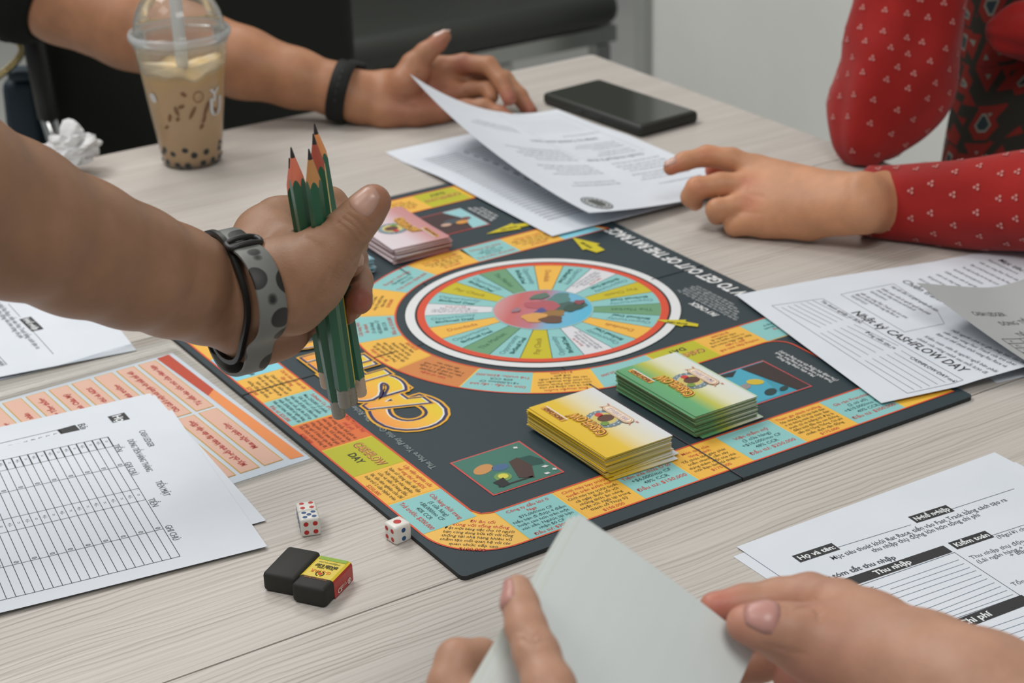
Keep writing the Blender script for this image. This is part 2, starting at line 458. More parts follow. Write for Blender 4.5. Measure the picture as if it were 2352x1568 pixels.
outer = [(XL0, YB1 - 0.05)] + [(XL0, 0.30)] + front_corner + [(0.3985, YF0)]
rule(outer)
rule([(0.3985, YF1), (XL1 + 0.010, YF1), (XL1 + 0.003, YF1 + 0.003), (XL1, YF1 + 0.010), (XL1, YB0), (0.3985, YB0)])
rule([(XL0, YB1 - 0.05)] + arcpts((XL0 + 0.05, YB1 - 0.05), 0.05, 180, 90, 12) + [(0.3985, YB1)])
rule([(0.392, WC[1] + RI), (0.2495, WC[1] + RI)] + arcpts(WC, RI, 90, 270, 60) + [(0.3985, WC[1] - RI)])
rule([(0.372, WC[1] + RO), (0.2495, WC[1] + RO)] + arcpts(WC, RO, 90, 270, 60) + [(0.345, WC[1] - RO)] + arcpts((0.345, WC[1] - RO - 0.016), 0.016, 90, 0, 8) + [(0.361, YF1)])
rule([(0.392, WC[1] + RI), (0.372, WC[1] + RO)])

e = 0.0007
def quad(x0, y0, x1, y1): return [(x0 + e, y0 + e), (x1 - e, y0 + e), (x1 - e, y1 - e), (x0 + e, y1 - e)]
# --- front strip (text reads along +x)
FS = [0.0503, 0.0935, 0.1358, 0.1790, 0.2222, 0.2680, 0.3115, 0.355]
fr = [(TEAL, T(['Công ty dầu khí ở', 'Nga'], ['$75,000/mo CF', 'Nếu bạn đi được 4 điểm', 'hoặc cao hơn trên một', 'xúc xắc. Ngược lại bạn', 'nhận $0 CF'], 'Đầu tư: $300,000', INKT)),
      (ORANGE, T(['Chơi máy bay trượt', 'tuyết trên sườn núi'], ['Chơi máy bay trượt tuyết', 'cả ngày. Buổi tối với', 'những thức ăn nóng', 'tuyệt vời. Ngủ lại trong', 'thành cổ Thụy Sỹ'], '$150,000')),
      (TEAL, T(['Tiệm sửa chữa Ô tô'], ['+$6,000/mo CF', '48% CCR'], 'Đầu tư: $150,000', INKT, 0.0052, 0.0045)),
      (ORANGE, T(['Món quà của', 'lòng thành'], ['Tổ chức tôn giáo phát', 'triển nhanh, cần xây', 'dựng thêm một tòa nhà', 'mới Bạn làm từ thiện...'], '$175,000')),
      (TEAL, T(['Viện thẩm mỹ'], ['(3 cửa hàng)', '+$10,000/mo CF', '48% CCR'], 'Đầu tư: $250,000', INKT, 0.0051, 0.0048)),
      (ORANGE, T(['Tham gia chính trường'], ['Dân chúng đề cử bạn lãnh đạo', 'vì sự thông minh tài chính. Bạn', 'tranh cử và thắng lợi. Đây là', 'điểm khởi đầu cho con đường', 'tiến tới Tổng Thống. Chi phí', 'chiến dịch vận động'], '$175,000')),
      (TEAL, T(['Gà rán Franchise'], ['(2 cơ sở)', '+$10,000/mo CF', '40% CCR'], 'Đầu tư: $300,000', INKT, 0.0051, 0.0048))]
for i, (c, it) in enumerate(fr):
    space(quad(FS[i], YF0, FS[i + 1], YF1), c, it, ((FS[i] + FS[i + 1]) / 2, (YF0 + YF1) / 2 + 0.0005), (1, 0), (FS[i + 1] - FS[i]) - 0.005)
# --- front corner
fc = [(XL0 + e, 0.0505)] + [(x + e * 0.7, y + e * 0.7) for x, y in front_corner] + [(FS[0] - e, YF0 + e), (FS[0] - e, YF1 - 0.001), (XL1 + 0.003, YF1 + 0.0005)]
space(fc, (240, 190, 92), T(['Đi ăn tối', 'cùng với tổng thống'], ['Đặt một bàng tiệc cho 10 người', 'bạn cùng dùng bữa tối với tổng', 'thống tại nhà hàng khiêu vũ', 'nhằm tạo mối quan hệ với các', 'quan chức cấp cao'], '$100,000', s=0.0043), (0.0283, 0.0316), (1, -0.93), 0.043)
# --- left strip (text reads along -y)
LS = [0.0505, 0.0952, 0.1397, 0.1848, 0.2290, 0.2742, 0.3172, 0.3630, 0.408, 0.453, 0.498]
lf = [(TEAL, T(['Cửa hàng thời trang'], ['(5 cửa hàng)', '+$8,000/mo CF', '40% CCR'], 'Trả trước: $200,000', INKT, 0.0048, 0.0046)),
      (ORANGE, T(['Lập viện nghiên cứu', 'về ung thư và AIDS'], ['bạn sử dụng tiền để tập', 'hợp những nhà nghiên', 'cứu và tiến sĩ hàng đầu', 'lại, tận tâm nghiên cứu để', 'loại trừ 2 căn bệnh trên'], '$250,000')),
      (LIME, None),
      (REDOR, T(['Đầu Tư máy bay', 'thế giới'], ['Đi vòng khắp thế giới và', 'nhà hàng, Khu nghỉ hè hơn', 'trong năm. Kế hoạch sẽ', 'từng phần 7 kỳ quan thế giới', 'giúp ngủ ở khách sạn hơn', 'Bất chợt chi phí tổng đi'], '$200,000', dark=(110, 60, 30))),
      (TEAL, T(['Software Co. IPO'], ['Mua 250,000 cổ phiếu', 'Giá 20 xu/1 cổ phiếu', 'Nếu bạn đi được 6 điểm trên', 'một xúc xắc, giá lên $2/1cp', 'nhận $500,000 từ ngân hàng,', 'Nếu nhỏ hơn6, nhận được $0'], 'Đầu tư: $25,000', INKT)),
      (ORANGE, T(['Dự án bảo vệ sinh vật', 'đại dương'], ['Dành thời gian thám', 'hiểm sinh vật, thăm nơi', 'bảo vệ, cùng một chuyên gia', 'hạm cá mập và', 'những động vật khác'], '$250,000')),
      (CYAN, [('Li dị', 0.006, INKR, 0.03), ('Mất hết số tiền mặt', 0.0052, (40, 60, 70), 0.03)]),
      (ORANGE, T([], ['Bạn đi ăn tối cùng', 'bạn thân'], '$200,000')), (TEAL, None), (ORANGE, None)]
for i, (c, it) in enumerate(lf):
    space(quad(XL0, LS[i], XL1, LS[i + 1]), c, it, ((XL0 + XL1) / 2 + 0.0005, (LS[i] + LS[i + 1]) / 2), (0, -1), LS[i + 1] - LS[i] - 0.005)
def day_logo(pos, up, s=1.0):
    """CASHFLOW DAY lettering of the lime spaces"""
    u = np.array(up, float); r = np.array([u[1], -u[0]]); q = Print(); p = np.array(pos, float)
    q.text('CASHFLOW', p + u * 0.001 * s, 0.0092 * s, (92, 40, 50), r, bold=0.05, lay=2, fit=0.037 * s)
    q.text('CASHFLOW', p + u * 0.001 * s, 0.0092 * s, (232, 170, 92), r, bold=0.012, lay=3, fit=0.0355 * s)
    q.text('DAY', p - u * 0.0085 * s, 0.0078 * s, (40, 44, 30), r, bold=0.025, lay=2)
    return q
day_logo((0.0215, 0.1622), (1, 0)).build('lettering', flat(BT), board)
# --- back strip (text reads along -x)
BS = [0.077, 0.121, 0.165, 0.209, 0.253, 0.297, 0.339, 0.384]
for i in range(7):
    c = [ORANGE, CYAN, ORANGE, TEAL, ORANGE, LIME, ORANGE][i]
    it = T(['Mua máy bay'], ['Bạn đi du lịch vòng', 'quanh thế giới cùng', 'gia đình một năm'], '$150,000') if c == ORANGE else None
    space(quad(BS[i], YB0, BS[i + 1], YB1), c, it, ((BS[i] + BS[i + 1]) / 2, (YB0 + YB1) / 2), (-1, 0), 0.037)
day_logo(((BS[5] + BS[6]) / 2, 0.567), (0, -1)).build('lettering', flat(BT), board)
# --- inner track: straight in front of the wheel (text reads along -x)
y0, y1 = WC[1] - RO, WC[1] - RI
IS = [0.2080, 0.2635, 0.3075, 0.3495, 0.3985]
inn = [(TEAL, T(['Cửa hàng'], ['40% CCR'], 'Trả trước: $150,000', INKT, 0.0045)), (LIME, None),
       (ORANGE, T(['Hướng đạo sinh thể', 'giới 2 ngày'], ['Bạn dẫn đầu nhóm trẻ', 'ra nước ngoài trong', 'một chuyến đi'], '$100,000')), (TEAL, T(['Nhượng'], ['Bạn kinh doanh', 'một công ty'], None, INKT))]
for i, (c, it) in enumerate(inn):
    P = quad(IS[i], y0, IS[i + 1], y1)
    if i == 0: P = [(0.2495, y0 + e), (IS[1] - e, y0 + e), (IS[1] - e, y1 - e), (0.2495, y1 - e)] + arcpts(WC, RI + e, 269, 253.8, 4) + arcpts(WC, RO - e, 253.6, 269, 5)
    space(P, c, it, ((IS[i] + IS[i + 1]) / 2, (y0 + y1) / 2), (-1, 0), 0.038)
day_logo(((IS[1] + IS[2]) / 2, (y0 + y1) / 2 + 0.003), (0, -1), 0.95).build('lettering', flat(BT), board)
# --- inner track: half ring round the wheel (top of the text points outwards)
def wedge(a0, a1, r0, r1, n=6, g=0.0006):
    d0 = math.degrees(g / r1); P = arcpts(WC, r1 - g, a0 + d0, a1 - d0, n) + arcpts(WC, r0 + g, a1 - d0 * r1 / r0, a0 + d0 * r1 / r0, n); return P

ring = [(253, 233.4, ORANGE, T(['Đua thuyền buồm'], ['Bạn và các cộng sự của', 'mình bay tới Perth nước', 'Úc chơi đua thuyền với', 'các tay đua hạng nhất', 'thế giới'], '$150,000')),
        (233.4, 213, TEAL, T(['Dịch vụ hấp - sấy khô'], ['+$10,000/mo CF', '60% CCR'], 'Trả trước: $200,000', INKT, 0.0046)),
        (213, 191, BROWN, T(['Làm từ thiện'], ['Từ thiện $100,000', 'bạn có thể đi 1, 2 hoặc', '3 viên xúc sắc vào mỗi', 'lần chọn vào'], None, dark=(96, 62, 34))),
        (191, 169, ORANGE, T(['Sân trượt băng'], ['Thuê sân trượt để thi', 'tập luyện cùng hướng dẫn', 'của một vận động viên', 'đoạt huy chương', 'vàng Olympic'], '$200,000')),
        (169, 149, TEAL, T(['Cửa hàng thức', 'ăn nhanh'], ['(3 cửa hàng)', '+$5,000/mo CF', '30% CCR'], 'Đầu tư: $150,000', INKT, 0.0045)),
        (149, 126.5, ORANGE, T([], ['Du lịch đến những', 'hòn đảo ở biển', 'cùng 10 người bạn', 'thân nhất'], '$100,000')),
        (126.5, 105, TEAL, T(['Burger 5 cửa hàng'], ['+$6,000/mo CF', '30% CCR'], 'Trả trước: $200,000', INKT, 0.0046)),
        (105, 83.5, ORANGE, T(['Xem trận chung kết'], ['Hàng ghế đầu cho bạn', 'và cả gia đình trong', 'một tuần lễ'], '$125,000'))]
for a1, a0, c, it in ring:
    am = math.radians((a0 + a1) / 2); rm = (RO + RI) / 2
    space(wedge(a0, a1, RI, RO), c, it, (WC[0] + rm * math.cos(am), WC[1] + rm * math.sin(am)), (math.sin(am), -math.cos(am)), 0.041)
yb0, yb1 = WC[1] + RI, WC[1] + RO
space(quad(0.262, yb0, 0.304, yb1), TEAL, T(['Công ty xây dựng'], ['(2 cơ sở)', '+$8,000/mo CF', '40% CCR'], 'Trả trước: $100,000', INKT), None, (1, 0), 0.036)
space([(0.304 + e, yb0 + e), (0.346, yb0 + e), (0.346, yb1 - e), (0.304 + e, yb1 - e)], ORANGE, T(['Công viên nước'], ['Bạn xây một công viên', 'cho trẻ em trong vùng', 'vui chơi mỗi ngày'], '$150,000'), None, (1, 0), 0.037)
space([(0.347, yb0 + e), (0.388, yb0 + e), (0.371, yb1 - e), (0.347, yb1 - e)], CYAN)

# --- wheel
whl = Print()
whl.ring(WC, 0.0985, 0.1058, (222, 224, 224), 3, 96)
whl.ring(WC, 0.0965, 0.0985, (40, 34, 34), 2, 96); whl.ring(WC, 0.1058, 0.1066, (34, 40, 42), 2, 96)
whl.build('white_ring', flat(BT), board)
whl = Print(); whl.ring(WC, 0.0908, 0.0967, (214, 78, 50), 3, 96); whl.build('red_ring', flat(BT), board)
seg = [('Doodads', ORANGE), ('O', TEAL), ('W', (216, 216, 220)), ('O', TEAL), ('Pay Check', (198, 184, 34)), ('O', TEAL), ('The Market', (108, 156, 118)), ('O', TEAL)]
INKB = (112, 100, 84)
for k in range(24):
    nm, c = seg[k % 8]; th = 53.5 - 15 * k; t = math.radians(th); d = np.array([math.cos(t), math.sin(t)]); n_ = np.array([-d[1], d[0]])
    p = Print(); p.poly(wedge(th - 7.5, th + 7.5, 0.0385, 0.0912, 5, 0.00025), c, 2)
    o = p.build('wheel_segment', flat(BT), board)
    q = Print(); rt = -d; up = np.array([-rt[1], rt[0]])
    C = np.array(WC)
    if nm == 'O':
        q.text('Opportunity', C + d * 0.0695 + up * 0.0012, 0.0068, (86, 130, 140), rt, lay=3, fit=0.036)
        q.text('Big/Small Deal', C + d * 0.0695 - up * 0.0052, 0.0052, (34, 96, 92), rt, bold=0.03, lay=3, fit=0.034)
    elif nm == 'W':
        for j, s_ in enumerate(['Sinh em bé', 'Bạn chọn không', 'cộng thêm chi phí mỗi con', 'mỗi người chơi có tối đa 3 con']):
            q.text(s_, C + d * 0.068 + up * (0.0045 - 0.0034 * j), 0.0036, INKR if j == 0 else (140, 140, 150), rt, lay=3, fit=0.036)
    else:
        q.text(nm, C + d * 0.0685 - up * 0.0022, 0.0068, {'Doodads': (170, 96, 60), 'Pay Check': (150, 122, 40), 'The Market': (66, 112, 84)}[nm], rt, lay=3, fit=0.034)
    q.build('lettering', flat(BT), o)
p = Print(); p.ring(WC, 0.0380, 0.0392, (150, 190, 190), 4, 64); p.build('hub_rim', flat(BT), board)
# hub picture: plain stand-in, soft red-to-blue ground with loose patches of the printed colours
def hub_mat():
    m, nt, b = nodes_mat('hub_print', 0.45, 0.35)
    tc = N(nt, 'TexCoord'); sp = N(nt, 'SeparateXYZ'); nt.links.new(tc.outputs['Object'], sp.inputs[0])
    a = N(nt, 'Math'); a.operation = 'SUBTRACT'; nt.links.new(sp.outputs['X'], a.inputs[0]); nt.links.new(sp.outputs['Y'], a.inputs[1])
    mr = N(nt, 'MapRange'); mr.inputs[1].default_value = HUBD - 0.052; mr.inputs[2].default_value = HUBD + 0.052
    nt.links.new(a.outputs[0], mr.inputs[0])
    r = ramp(nt, [(0.0, lin((206, 150, 150))), (0.2, lin((198, 106, 104))), (0.45, lin((186, 118, 132))), (0.62, lin((122, 176, 206))), (1.0, lin((84, 182, 214)))])
    nt.links.new(mr.outputs[0], r.inputs['Fac']); nt.links.new(r.outputs['Color'], b.inputs['Base Color'])
    return m
HUBD = WC[0] - 0.2 - (WC[1] - 0.294)
p = Print(); p.disc(WC, 0.0382, hub_mat(), 3, 48); hubo = p.build('hub_picture', flat(BT), board)
p = Print(); rnd = random.Random(4)
def blob(c, r0, col, lay, sx=1.0, rot=0.0, n=22, wob=0.22):
    ph = [rnd.random() * 6.28 for _ in range(4)]; P = []
    for i in range(n):
        a = 2 * math.pi * i / n; r = r0 * (1 + wob * (0.5 * math.sin(3 * a + ph[0]) + 0.35 * math.sin(5 * a + ph[1]) + 0.3 * math.sin(2 * a + ph[2])))
        x, y = r * sx * math.cos(a), r * math.sin(a); P.append((c[0] + x * math.cos(rot) - y * math.sin(rot), c[1] + x * math.sin(rot) + y * math.cos(rot)))
    global _bl; _bl = _bl + 0.45; p.poly(P, col, _bl)
_bl = 3.6
C = np.array(WC)
blob(C + (0.014, -0.002), 0.0125, (70, 98, 92), 4, 1.5, -0.6); blob(C + (0.022, 0.010), 0.008, (88, 132, 128), 5, 1.5, 0.4); blob(C + (0.004, 0.006), 0.009, (176, 92, 100), 6, 1.6, -0.7)
blob(C + (-0.006, -0.006), 0.006, (84, 84, 138), 7, 1.5, 0.8); blob(C + (0.002, -0.012), 0.006, (150, 112, 62), 6, 1.6, -0.5); blob(C + (-0.014, -0.010), 0.0085, (214, 158, 84), 7, 1.2, 0.2)
blob(C + (-0.006, -0.021), 0.007, (104, 74, 58), 6, 1.3, -0.3); blob(C + (0.020, -0.012), 0.006, (60, 84, 74), 6, 1.4, 0.2); blob(C + (0.012, 0.022), 0.005, (92, 118, 104), 6, 1.7, 0.1)
blob(C + (-0.018, 0.010), 0.003, (150, 120, 130), 5, 1.6, 0.3); blob(C + (0.030, -0.006), 0.004, (140, 78, 84), 7, 1.2, 0.5)
p.build('patch', flat(BT), hubo)

# --- start arrows
def arrow(pts, word, pos, rt):
    p = Print(); p.poly(pts, (206, 190, 32), 6); o = p.build('arrow', flat(BT), board)
    q = Print(); q.text(word, pos, 0.0042, (70, 66, 20), rt, bold=0.03, lay=7, fit=0.016); q.build('lettering', flat(BT), o)
arrow([(0.354, 0.4085), (0.3446, 0.3795), (0.348, 0.3792), (0.3502, 0.3675), (0.3593, 0.3685), (0.3605, 0.3822), (0.3641, 0.382)], 'ENTER HERE', (0.3545, 0.3865), (0.05, 1))
arrow([(0.3067, 0.2272), (0.3148, 0.205), (0.3175, 0.2065), (0.3242, 0.1981), (0.3276, 0.2019), (0.3225, 0.2115), (0.3252, 0.2135)], 'ENTER HERE', (0.3168, 0.2135), (-0.62, 0.78))
arrow([(0.2998, 0.4593), (0.3322, 0.4683), (0.331, 0.4652), (0.345, 0.4602), (0.342, 0.4545), (0.331, 0.4560), (0.3314, 0.4521)], 'ENTER HERE', (0.323, 0.4608), (-1, 0.05))

# --- white lettering along the right edge and rules text
p = Print()
p.text('HOW TO GET OUT OF THE RAT RACE', (0.3965, 0.4070), 0.0165, WHITE, (0, 1), 'r', bold=0.035, shear=0.2, lay=2, sx=0.70)
p.build('edge_lettering', flat(BT), board, 'white slogan along the right edge'); p = Print()
p.text('PAY CHECK', (0.3515, 0.2225), 0.0078, WHITE, (0, 1), 'c', bold=0.03, shear=0.2, lay=2, fit=0.032)
for j, s_ in enumerate(['Khi bạn đi qua ô này bạn nhận một Pay Check. The', 'Check. Nếu dừng lại bạn vẫn nhận được số tiền', 'Bạn thu được phần thu nhập của mình mỗi lần', 'ngân hàng trả lương theo dòng tiền tháng', 'Hãy ghi lại vào sổ Cash Ledger trước khi', 'chơi tiếp lượt kế tiếp của mình']):
    p.text(s_, (0.3568 + 0.0034 * j, 0.2645 - 0.002 * (j % 2)), 0.0036, (196, 202, 204), (0, 1), 'r', lay=2, fit=0.073 - 0.004 * j)
p.build('rules_lettering', flat(BT), board); p = Print()
for j, s_ in enumerate(['Mục tiêu vòng Rat Race:', 'Thoát khỏi vòng thứ tới vòng Fast Track', '(Thu nhập thụ động lớn hơn tổng chi phí)']):
    p.text(s_, (0.3385 + 0.0040 * j, 0.1290 - (0.006 if j == 0 else 0)), 0.0042, WHITE, (0, 1), 'r', bold=0.012, lay=2, fit=0.062)
p.build('rules_lettering', flat(BT), board); p = Print()
for j, s_ in enumerate(['Bạn phải ghi chép cẩn thận', 'đầy đủ các giao dịch', 'của mình vào sổ']):
    p.text(s_, (0.3235 + 0.0045 * j, 0.505), 0.0042, WHITE, (0, 1), 'c', bold=0.012, lay=2, fit=0.04)
p.build('rules_lettering', flat(BT), board); p = Print()
p.text('The More You Play this Game, The Richer You Become', (0.0520, 0.1200), 0.0066, (150, 160, 160), (0, 1), 'l', lay=2)
p.build('motto_lettering', flat(BT), board)

# --- big arched title
p = Print()
TITLE = [('C', 0.1770, 0.060, 0.0395, 0, 0), ('A', 0.2085, 0.050, 0.0320, 0, 0), ('S', 0.2360, 0.054, 0.0260, 0, 0), ('H', 0.2640, 0.052, 0.0250, 0, 0), ('F', 0.2935, 0.050, 0.0200, 0, 0), ('L', 0.3170, 0.050, 0.0190, 0, 0), ('O', 0.3380, 0.052, 0.0270, 0, 0), ('W', 0.3680, 0.054, 0.0430, 0, 0)]
def logo_fill():
    m, nt, b = nodes_mat('title_orange', 0.4, 0.4)
    tc = N(nt, 'TexCoord'); sp = N(nt, 'SeparateXYZ'); nt.links.new(tc.outputs['Object'], sp.inputs[0])
    mr = N(nt, 'MapRange'); mr.inputs[1].default_value = 0.048 - 0.2; mr.inputs[2].default_value = 0.104 - 0.2; nt.links.new(sp.outputs['X'], mr.inputs[0])
    r = ramp(nt, [(0.0, lin((236, 140, 66))), (0.45, lin((240, 178, 62))), (0.75, lin((232, 196, 44))), (1.0, lin((222, 200, 40)))])
    nt.links.new(mr.outputs[0], r.inputs['Fac']); nt.links.new(r.outputs['Color'], b.inputs['Base Color'])
    return m
LF = logo_fill()
for ch, y, s_, wd, _, _ in TITLE:
    base = 0.0935 if ch != 'C' else 0.0972
    for lay, bold, col in ((3, 0.112, (232, 172, 48)), (4, 0.084, LOGONAVY), (5, 0.046, WHITE), (6, 0.036, LF)):
        V, F = text_vf(ch, bold, 0.0, 5); V0, _f = text_vf(ch, 0.0, 0.0, 5)
        w0 = V0[:, 0].max() - V0[:, 0].min(); kx = wd / (w0 * s_)
        P = np.column_stack([base - V[:, 1] * s_, y + (V[:, 0] - V0[:, 0].min()) * s_ * kx])
        if lay == 6: P = P + np.array([-0.0004, 0.0005])
        p.add(P, F, col, 3 + (lay - 3) * 0.4 + [t[0] for t in TITLE].index(ch) * 1.6)
p.build('title_lettering', flat(BT), board, 'orange and yellow arched title lettering with dark outline')

# --- framed pictures on the board (figures left out; grounds, desk, lamp and papers kept)
def framed(x0, y0, x1, y1, ground, paint):
    p = Print(); p.rect(x0, y0, x1, y1, (206, 82, 78), 2); o = p.build('picture', flat(BT), board)
    q = Print(); f_ = 0.0012; q.rect(x0 + f_, y0 + f_, x1 - f_, y1 - f_, ground, 3); paint(q); q.build('picture_print', flat(BT), o)
def pic_desk(q):
    # desk seen edge-on, chair, lamp and flying papers; up is -x
    q.poly([(0.0935, 0.0990), (0.1010, 0.1010), (0.1030, 0.0865), (0.0955, 0.0715), (0.0870, 0.0770)], (74, 54, 48), 5)
    q.poly([(0.1010, 0.1000), (0.1095, 0.0990), (0.1130, 0.0900), (0.1110, 0.0840), (0.1030, 0.0860)], (36, 78, 70), 4)
    q.line((0.0955, 0.0735), (0.0700, 0.0740), 0.0016, (52, 44, 44), 5); q.poly([(0.0700, 0.0810), (0.0720, 0.0720), (0.0780, 0.0730), (0.0790, 0.0830)], (40, 40, 44), 6)
    q.disc((0.0795, 0.0840), 0.0058, (112, 150, 84), 5); q.disc((0.0800, 0.0845), 0.0034, (212, 204, 80), 6)
    for c_, a in (((0.1075, 0.1130), 0.3), ((0.1090, 0.0800), 1.0), ((0.1120, 0.0735), 0.2), ((0.1050, 0.0715), 0.7)):
        q.poly([(c_[0] + 0.0017 * math.cos(a + t) * (1.7 if i % 2 else 1), c_[1] + 0.0017 * math.sin(a + t)) for i, t in enumerate((0, 1.57, 3.14, 4.71))], (212, 214, 212), 6)
    q.disc((0.0850, 0.0960), 0.0060, (72, 104, 140), 4, ry=0.0042); q.disc((0.0745, 0.1000), 0.0080, (196, 142, 84), 4, ry=0.0052, rot=0.4)
framed(0.0615, 0.0668, 0.1153, 0.1205, (64, 116, 102), pic_desk)
def pic_night(q):
    q.poly([(0.2755, 0.0725), (0.2990, 0.0725), (0.3060, 0.1010), (0.3030, 0.1220), (0.2760, 0.1220)], (74, 164, 188), 4)
    q.poly([(0.3030, 0.1215), (0.3240, 0.1215), (0.3245, 0.0720), (0.3130, 0.0720), (0.3080, 0.0960)], (56, 46, 44), 5)
    q.poly([(0.2760, 0.1220), (0.2900, 0.1140), (0.2990, 0.1210)], (44, 46, 50), 5); q.disc((0.2960, 0.0800), 0.0060, (40, 66, 66), 6, ry=0.004, rot=0.5); q.disc((0.3070, 0.0790), 0.0045, (40, 66, 66), 6, ry=0.0025, rot=0.4)
    q.disc((0.2975, 0.0985), 0.0062, (208, 180, 52), 6, ry=0.0045, rot=-0.6); q.disc((0.2870, 0.0965), 0.0052, (146, 140, 138), 6, ry=0.0035, rot=0.4)
framed(0.2715, 0.0704, 0.3255, 0.1240, (62, 150, 172), pic_night)
def pic_back(q):
    q.poly([(0.297, 0.5280), (0.3158, 0.5280), (0.3150, 0.4795), (0.299, 0.4795), (0.305, 0.505)], (150, 200, 204), 4)
    q.disc((0.293, 0.503), 0.009, (70, 78, 84), 5, ry=0.006); q.disc((0.299, 0.497), 0.006, (214, 150, 70), 6, ry=0.004); q.disc((0.284, 0.499), 0.005, (196, 160, 140), 6, ry=0.0035); q.disc((0.306, 0.503), 0.005, (116, 70, 72), 6, ry=0.0035)
framed(0.2690, 0.4782, 0.3160, 0.5292, (68, 48, 48), pic_back)
# ================================================================== card stacks on the board
def grad_mat(name, axis, a, b_, stops, rough=0.35):
    m, nt, b = nodes_mat(name, rough, 0.45)
    tc = N(nt, 'TexCoord'); sp = N(nt, 'SeparateXYZ'); nt.links.new(tc.outputs['Object'], sp.inputs[0])
    mr = N(nt, 'MapRange'); mr.inputs[1].default_value = a; mr.inputs[2].default_value = b_; nt.links.new(sp.outputs[axis], mr.inputs[0])
    r = ramp(nt, [(p, lin(c)) for p, c in stops]); nt.links.new(mr.outputs[0], r.inputs['Fac']); nt.links.new(r.outputs['Color'], b.inputs['Base Color'])
    return m
CW, CL, CT = 0.0525, 0.0890, 0.00050
def card_mesh(name, face, edge, back):
    V, F = prism(round_rect(-CW / 2, -CL / 2, CW / 2, CL / 2, 0.0006, 2), 0, CT); n = len(F) - 2
    me = bpy.data.meshes.new(name); me.from_pydata(V.tolist(), [], F)
    for m in (back, face, edge): me.materials.append(m)
    me.polygons.foreach_set('material_index', np.array([0, 1] + [2] * n, np.int32)); me.update()
    return me
ORD = ['top', 'second', 'third', 'fourth', 'fifth', 'sixth', 'seventh', 'eighth', 'ninth', 'tenth', 'eleventh', 'twelfth', 'thirteenth', 'fourteenth', 'fifteenth', 'sixteenth', 'seventeenth', 'eighteenth', 'nineteenth', 'twentieth', 'twenty-first', 'twenty-second', 'twenty-third', 'twenty-fourth']
def stack(cx_, cy_, n, pitch, face, edges, back, seed, label, toplabel, group, ang=0.0, jit=0.0006, jang=0.5, slip=None, bottom=None):
    rn = random.Random(seed); mes = [card_mesh('card', face, e_, back) for e_ in edges]; top = None
    for i in range(n):
        o = bpy.data.objects.new('playing_card', mes[i % len(mes)] if i < n - 1 else mes[0]); link(o)
        dx, dy, da = rn.uniform(-jit, jit), rn.uniform(-jit * 1.6, jit * 1.6), rn.uniform(-jang, jang)
        if slip and i in slip: dx += slip[i][0]; dy += slip[i][1]; da += slip[i][2]
        if i == n - 1: dx = dy = da = 0
        o.location = (cx_ + dx, cy_ + dy, TZ + BT + LAY * 8 + pitch * i); o.rotation_euler = (0, 0, math.radians(ang + da))
        tag(o, toplabel if i == n - 1 else (bottom if i == 0 and bottom else label % ORD[n - 1 - i]), 'card', group); top = o
    return top, BT + LAY * 8 + pitch * (n - 1) + CT
CREAM = mat('card_back_white', (206, 210, 196), rough=0.4)
# yellow
YF = grad_mat('card_yellow', 'X', -CW / 2, CW / 2, [(0.0, (226, 186, 40)), (0.35, (228, 192, 60)), (0.62, (226, 216, 180)), (0.95, (218, 220, 222)), (1.0, (218, 220, 222))])
YE = [mat('card_edge_yellow', (196, 180, 92), rough=0.6), mat('card_edge_pale', (214, 212, 168), rough=0.6), mat('card_edge_gold', (190, 160, 50), rough=0.6)]
ytop, yz = stack(0.1560, 0.0875, 22, 0.00070, YF, YE, CREAM, 11, 'yellow-edged card, %s from the top of the yellow stack', 'white and yellow card titled big deals, topmost of the yellow stack', 'yellow card stack on the board', 0.8, bottom='bottom yellow card sticking out toward the viewer under the yellow stack', slip={0: (0.003, -0.005, -3), 1: (0.004, -0.002, 1.5), 2: (0.001, -0.002, -1), 5: (0.0015, -0.001, 2.0), 6: (0.001, 0, 1.2)})
ytop.rotation_euler = (0, 0, math.radians(0.3)); ytop.location.x = 0.1568; ytop.location.y = 0.0870
# green
GF = grad_mat('card_green', 'X', -CW / 2, CW / 2, [(0.0, (96, 160, 112)), (0.22, (98, 170, 112)), (0.42, (190, 190, 70)), (0.62, (222, 220, 190)), (0.95, (220, 224, 220)), (1.0, (170, 200, 160))])
GE = [mat('card_edge_green', (110, 132, 96), rough=0.6), mat('card_edge_leaf', (150, 172, 120), rough=0.6), mat('card_edge_deep', (84, 112, 80), rough=0.6)]
gtop, gz = stack(0.2365, 0.0985, 24, 0.00068, GF, GE, CREAM, 5, 'green-edged card, %s from the top of the green stack', 'white and green card with gear emblem, topmost of the green stack', 'green card stack on the board', 0.2, bottom='bottom green card jutting out under the green stack', slip={0: (0.003, -0.003, 0.5), 22: (-0.0014, 0.0006, 0.3), 21: (-0.0018, 0.0004, 0.2), 20: (0.001, 0.001, -0.6)})
# pink
PF = grad_mat('card_pink', 'X', -CW / 2, CW / 2, [(0.0, (226, 216, 222)), (0.4, (224, 208, 214)), (0.8, (206, 150, 150)), (1.0, (200, 140, 140))])
PE = [mat('card_edge_pink', (206, 160, 156), rough=0.6), mat('card_edge_rose', (176, 92, 88), rough=0.6), mat('card_edge_shell', (222, 200, 202), rough=0.6)]
ptop, pz = stack(0.2305, 0.4890, 18, 0.00072, PF, PE, CREAM, 3, 'pink-edged card, %s from the top of the pink stack', 'pink and white card with gold lettering, topmost of the pink stack', 'pink card stack on the board', -1, jit=0.0016, jang=2.0)
ptop.rotation_euler = (0, 0, math.radians(-3.0))
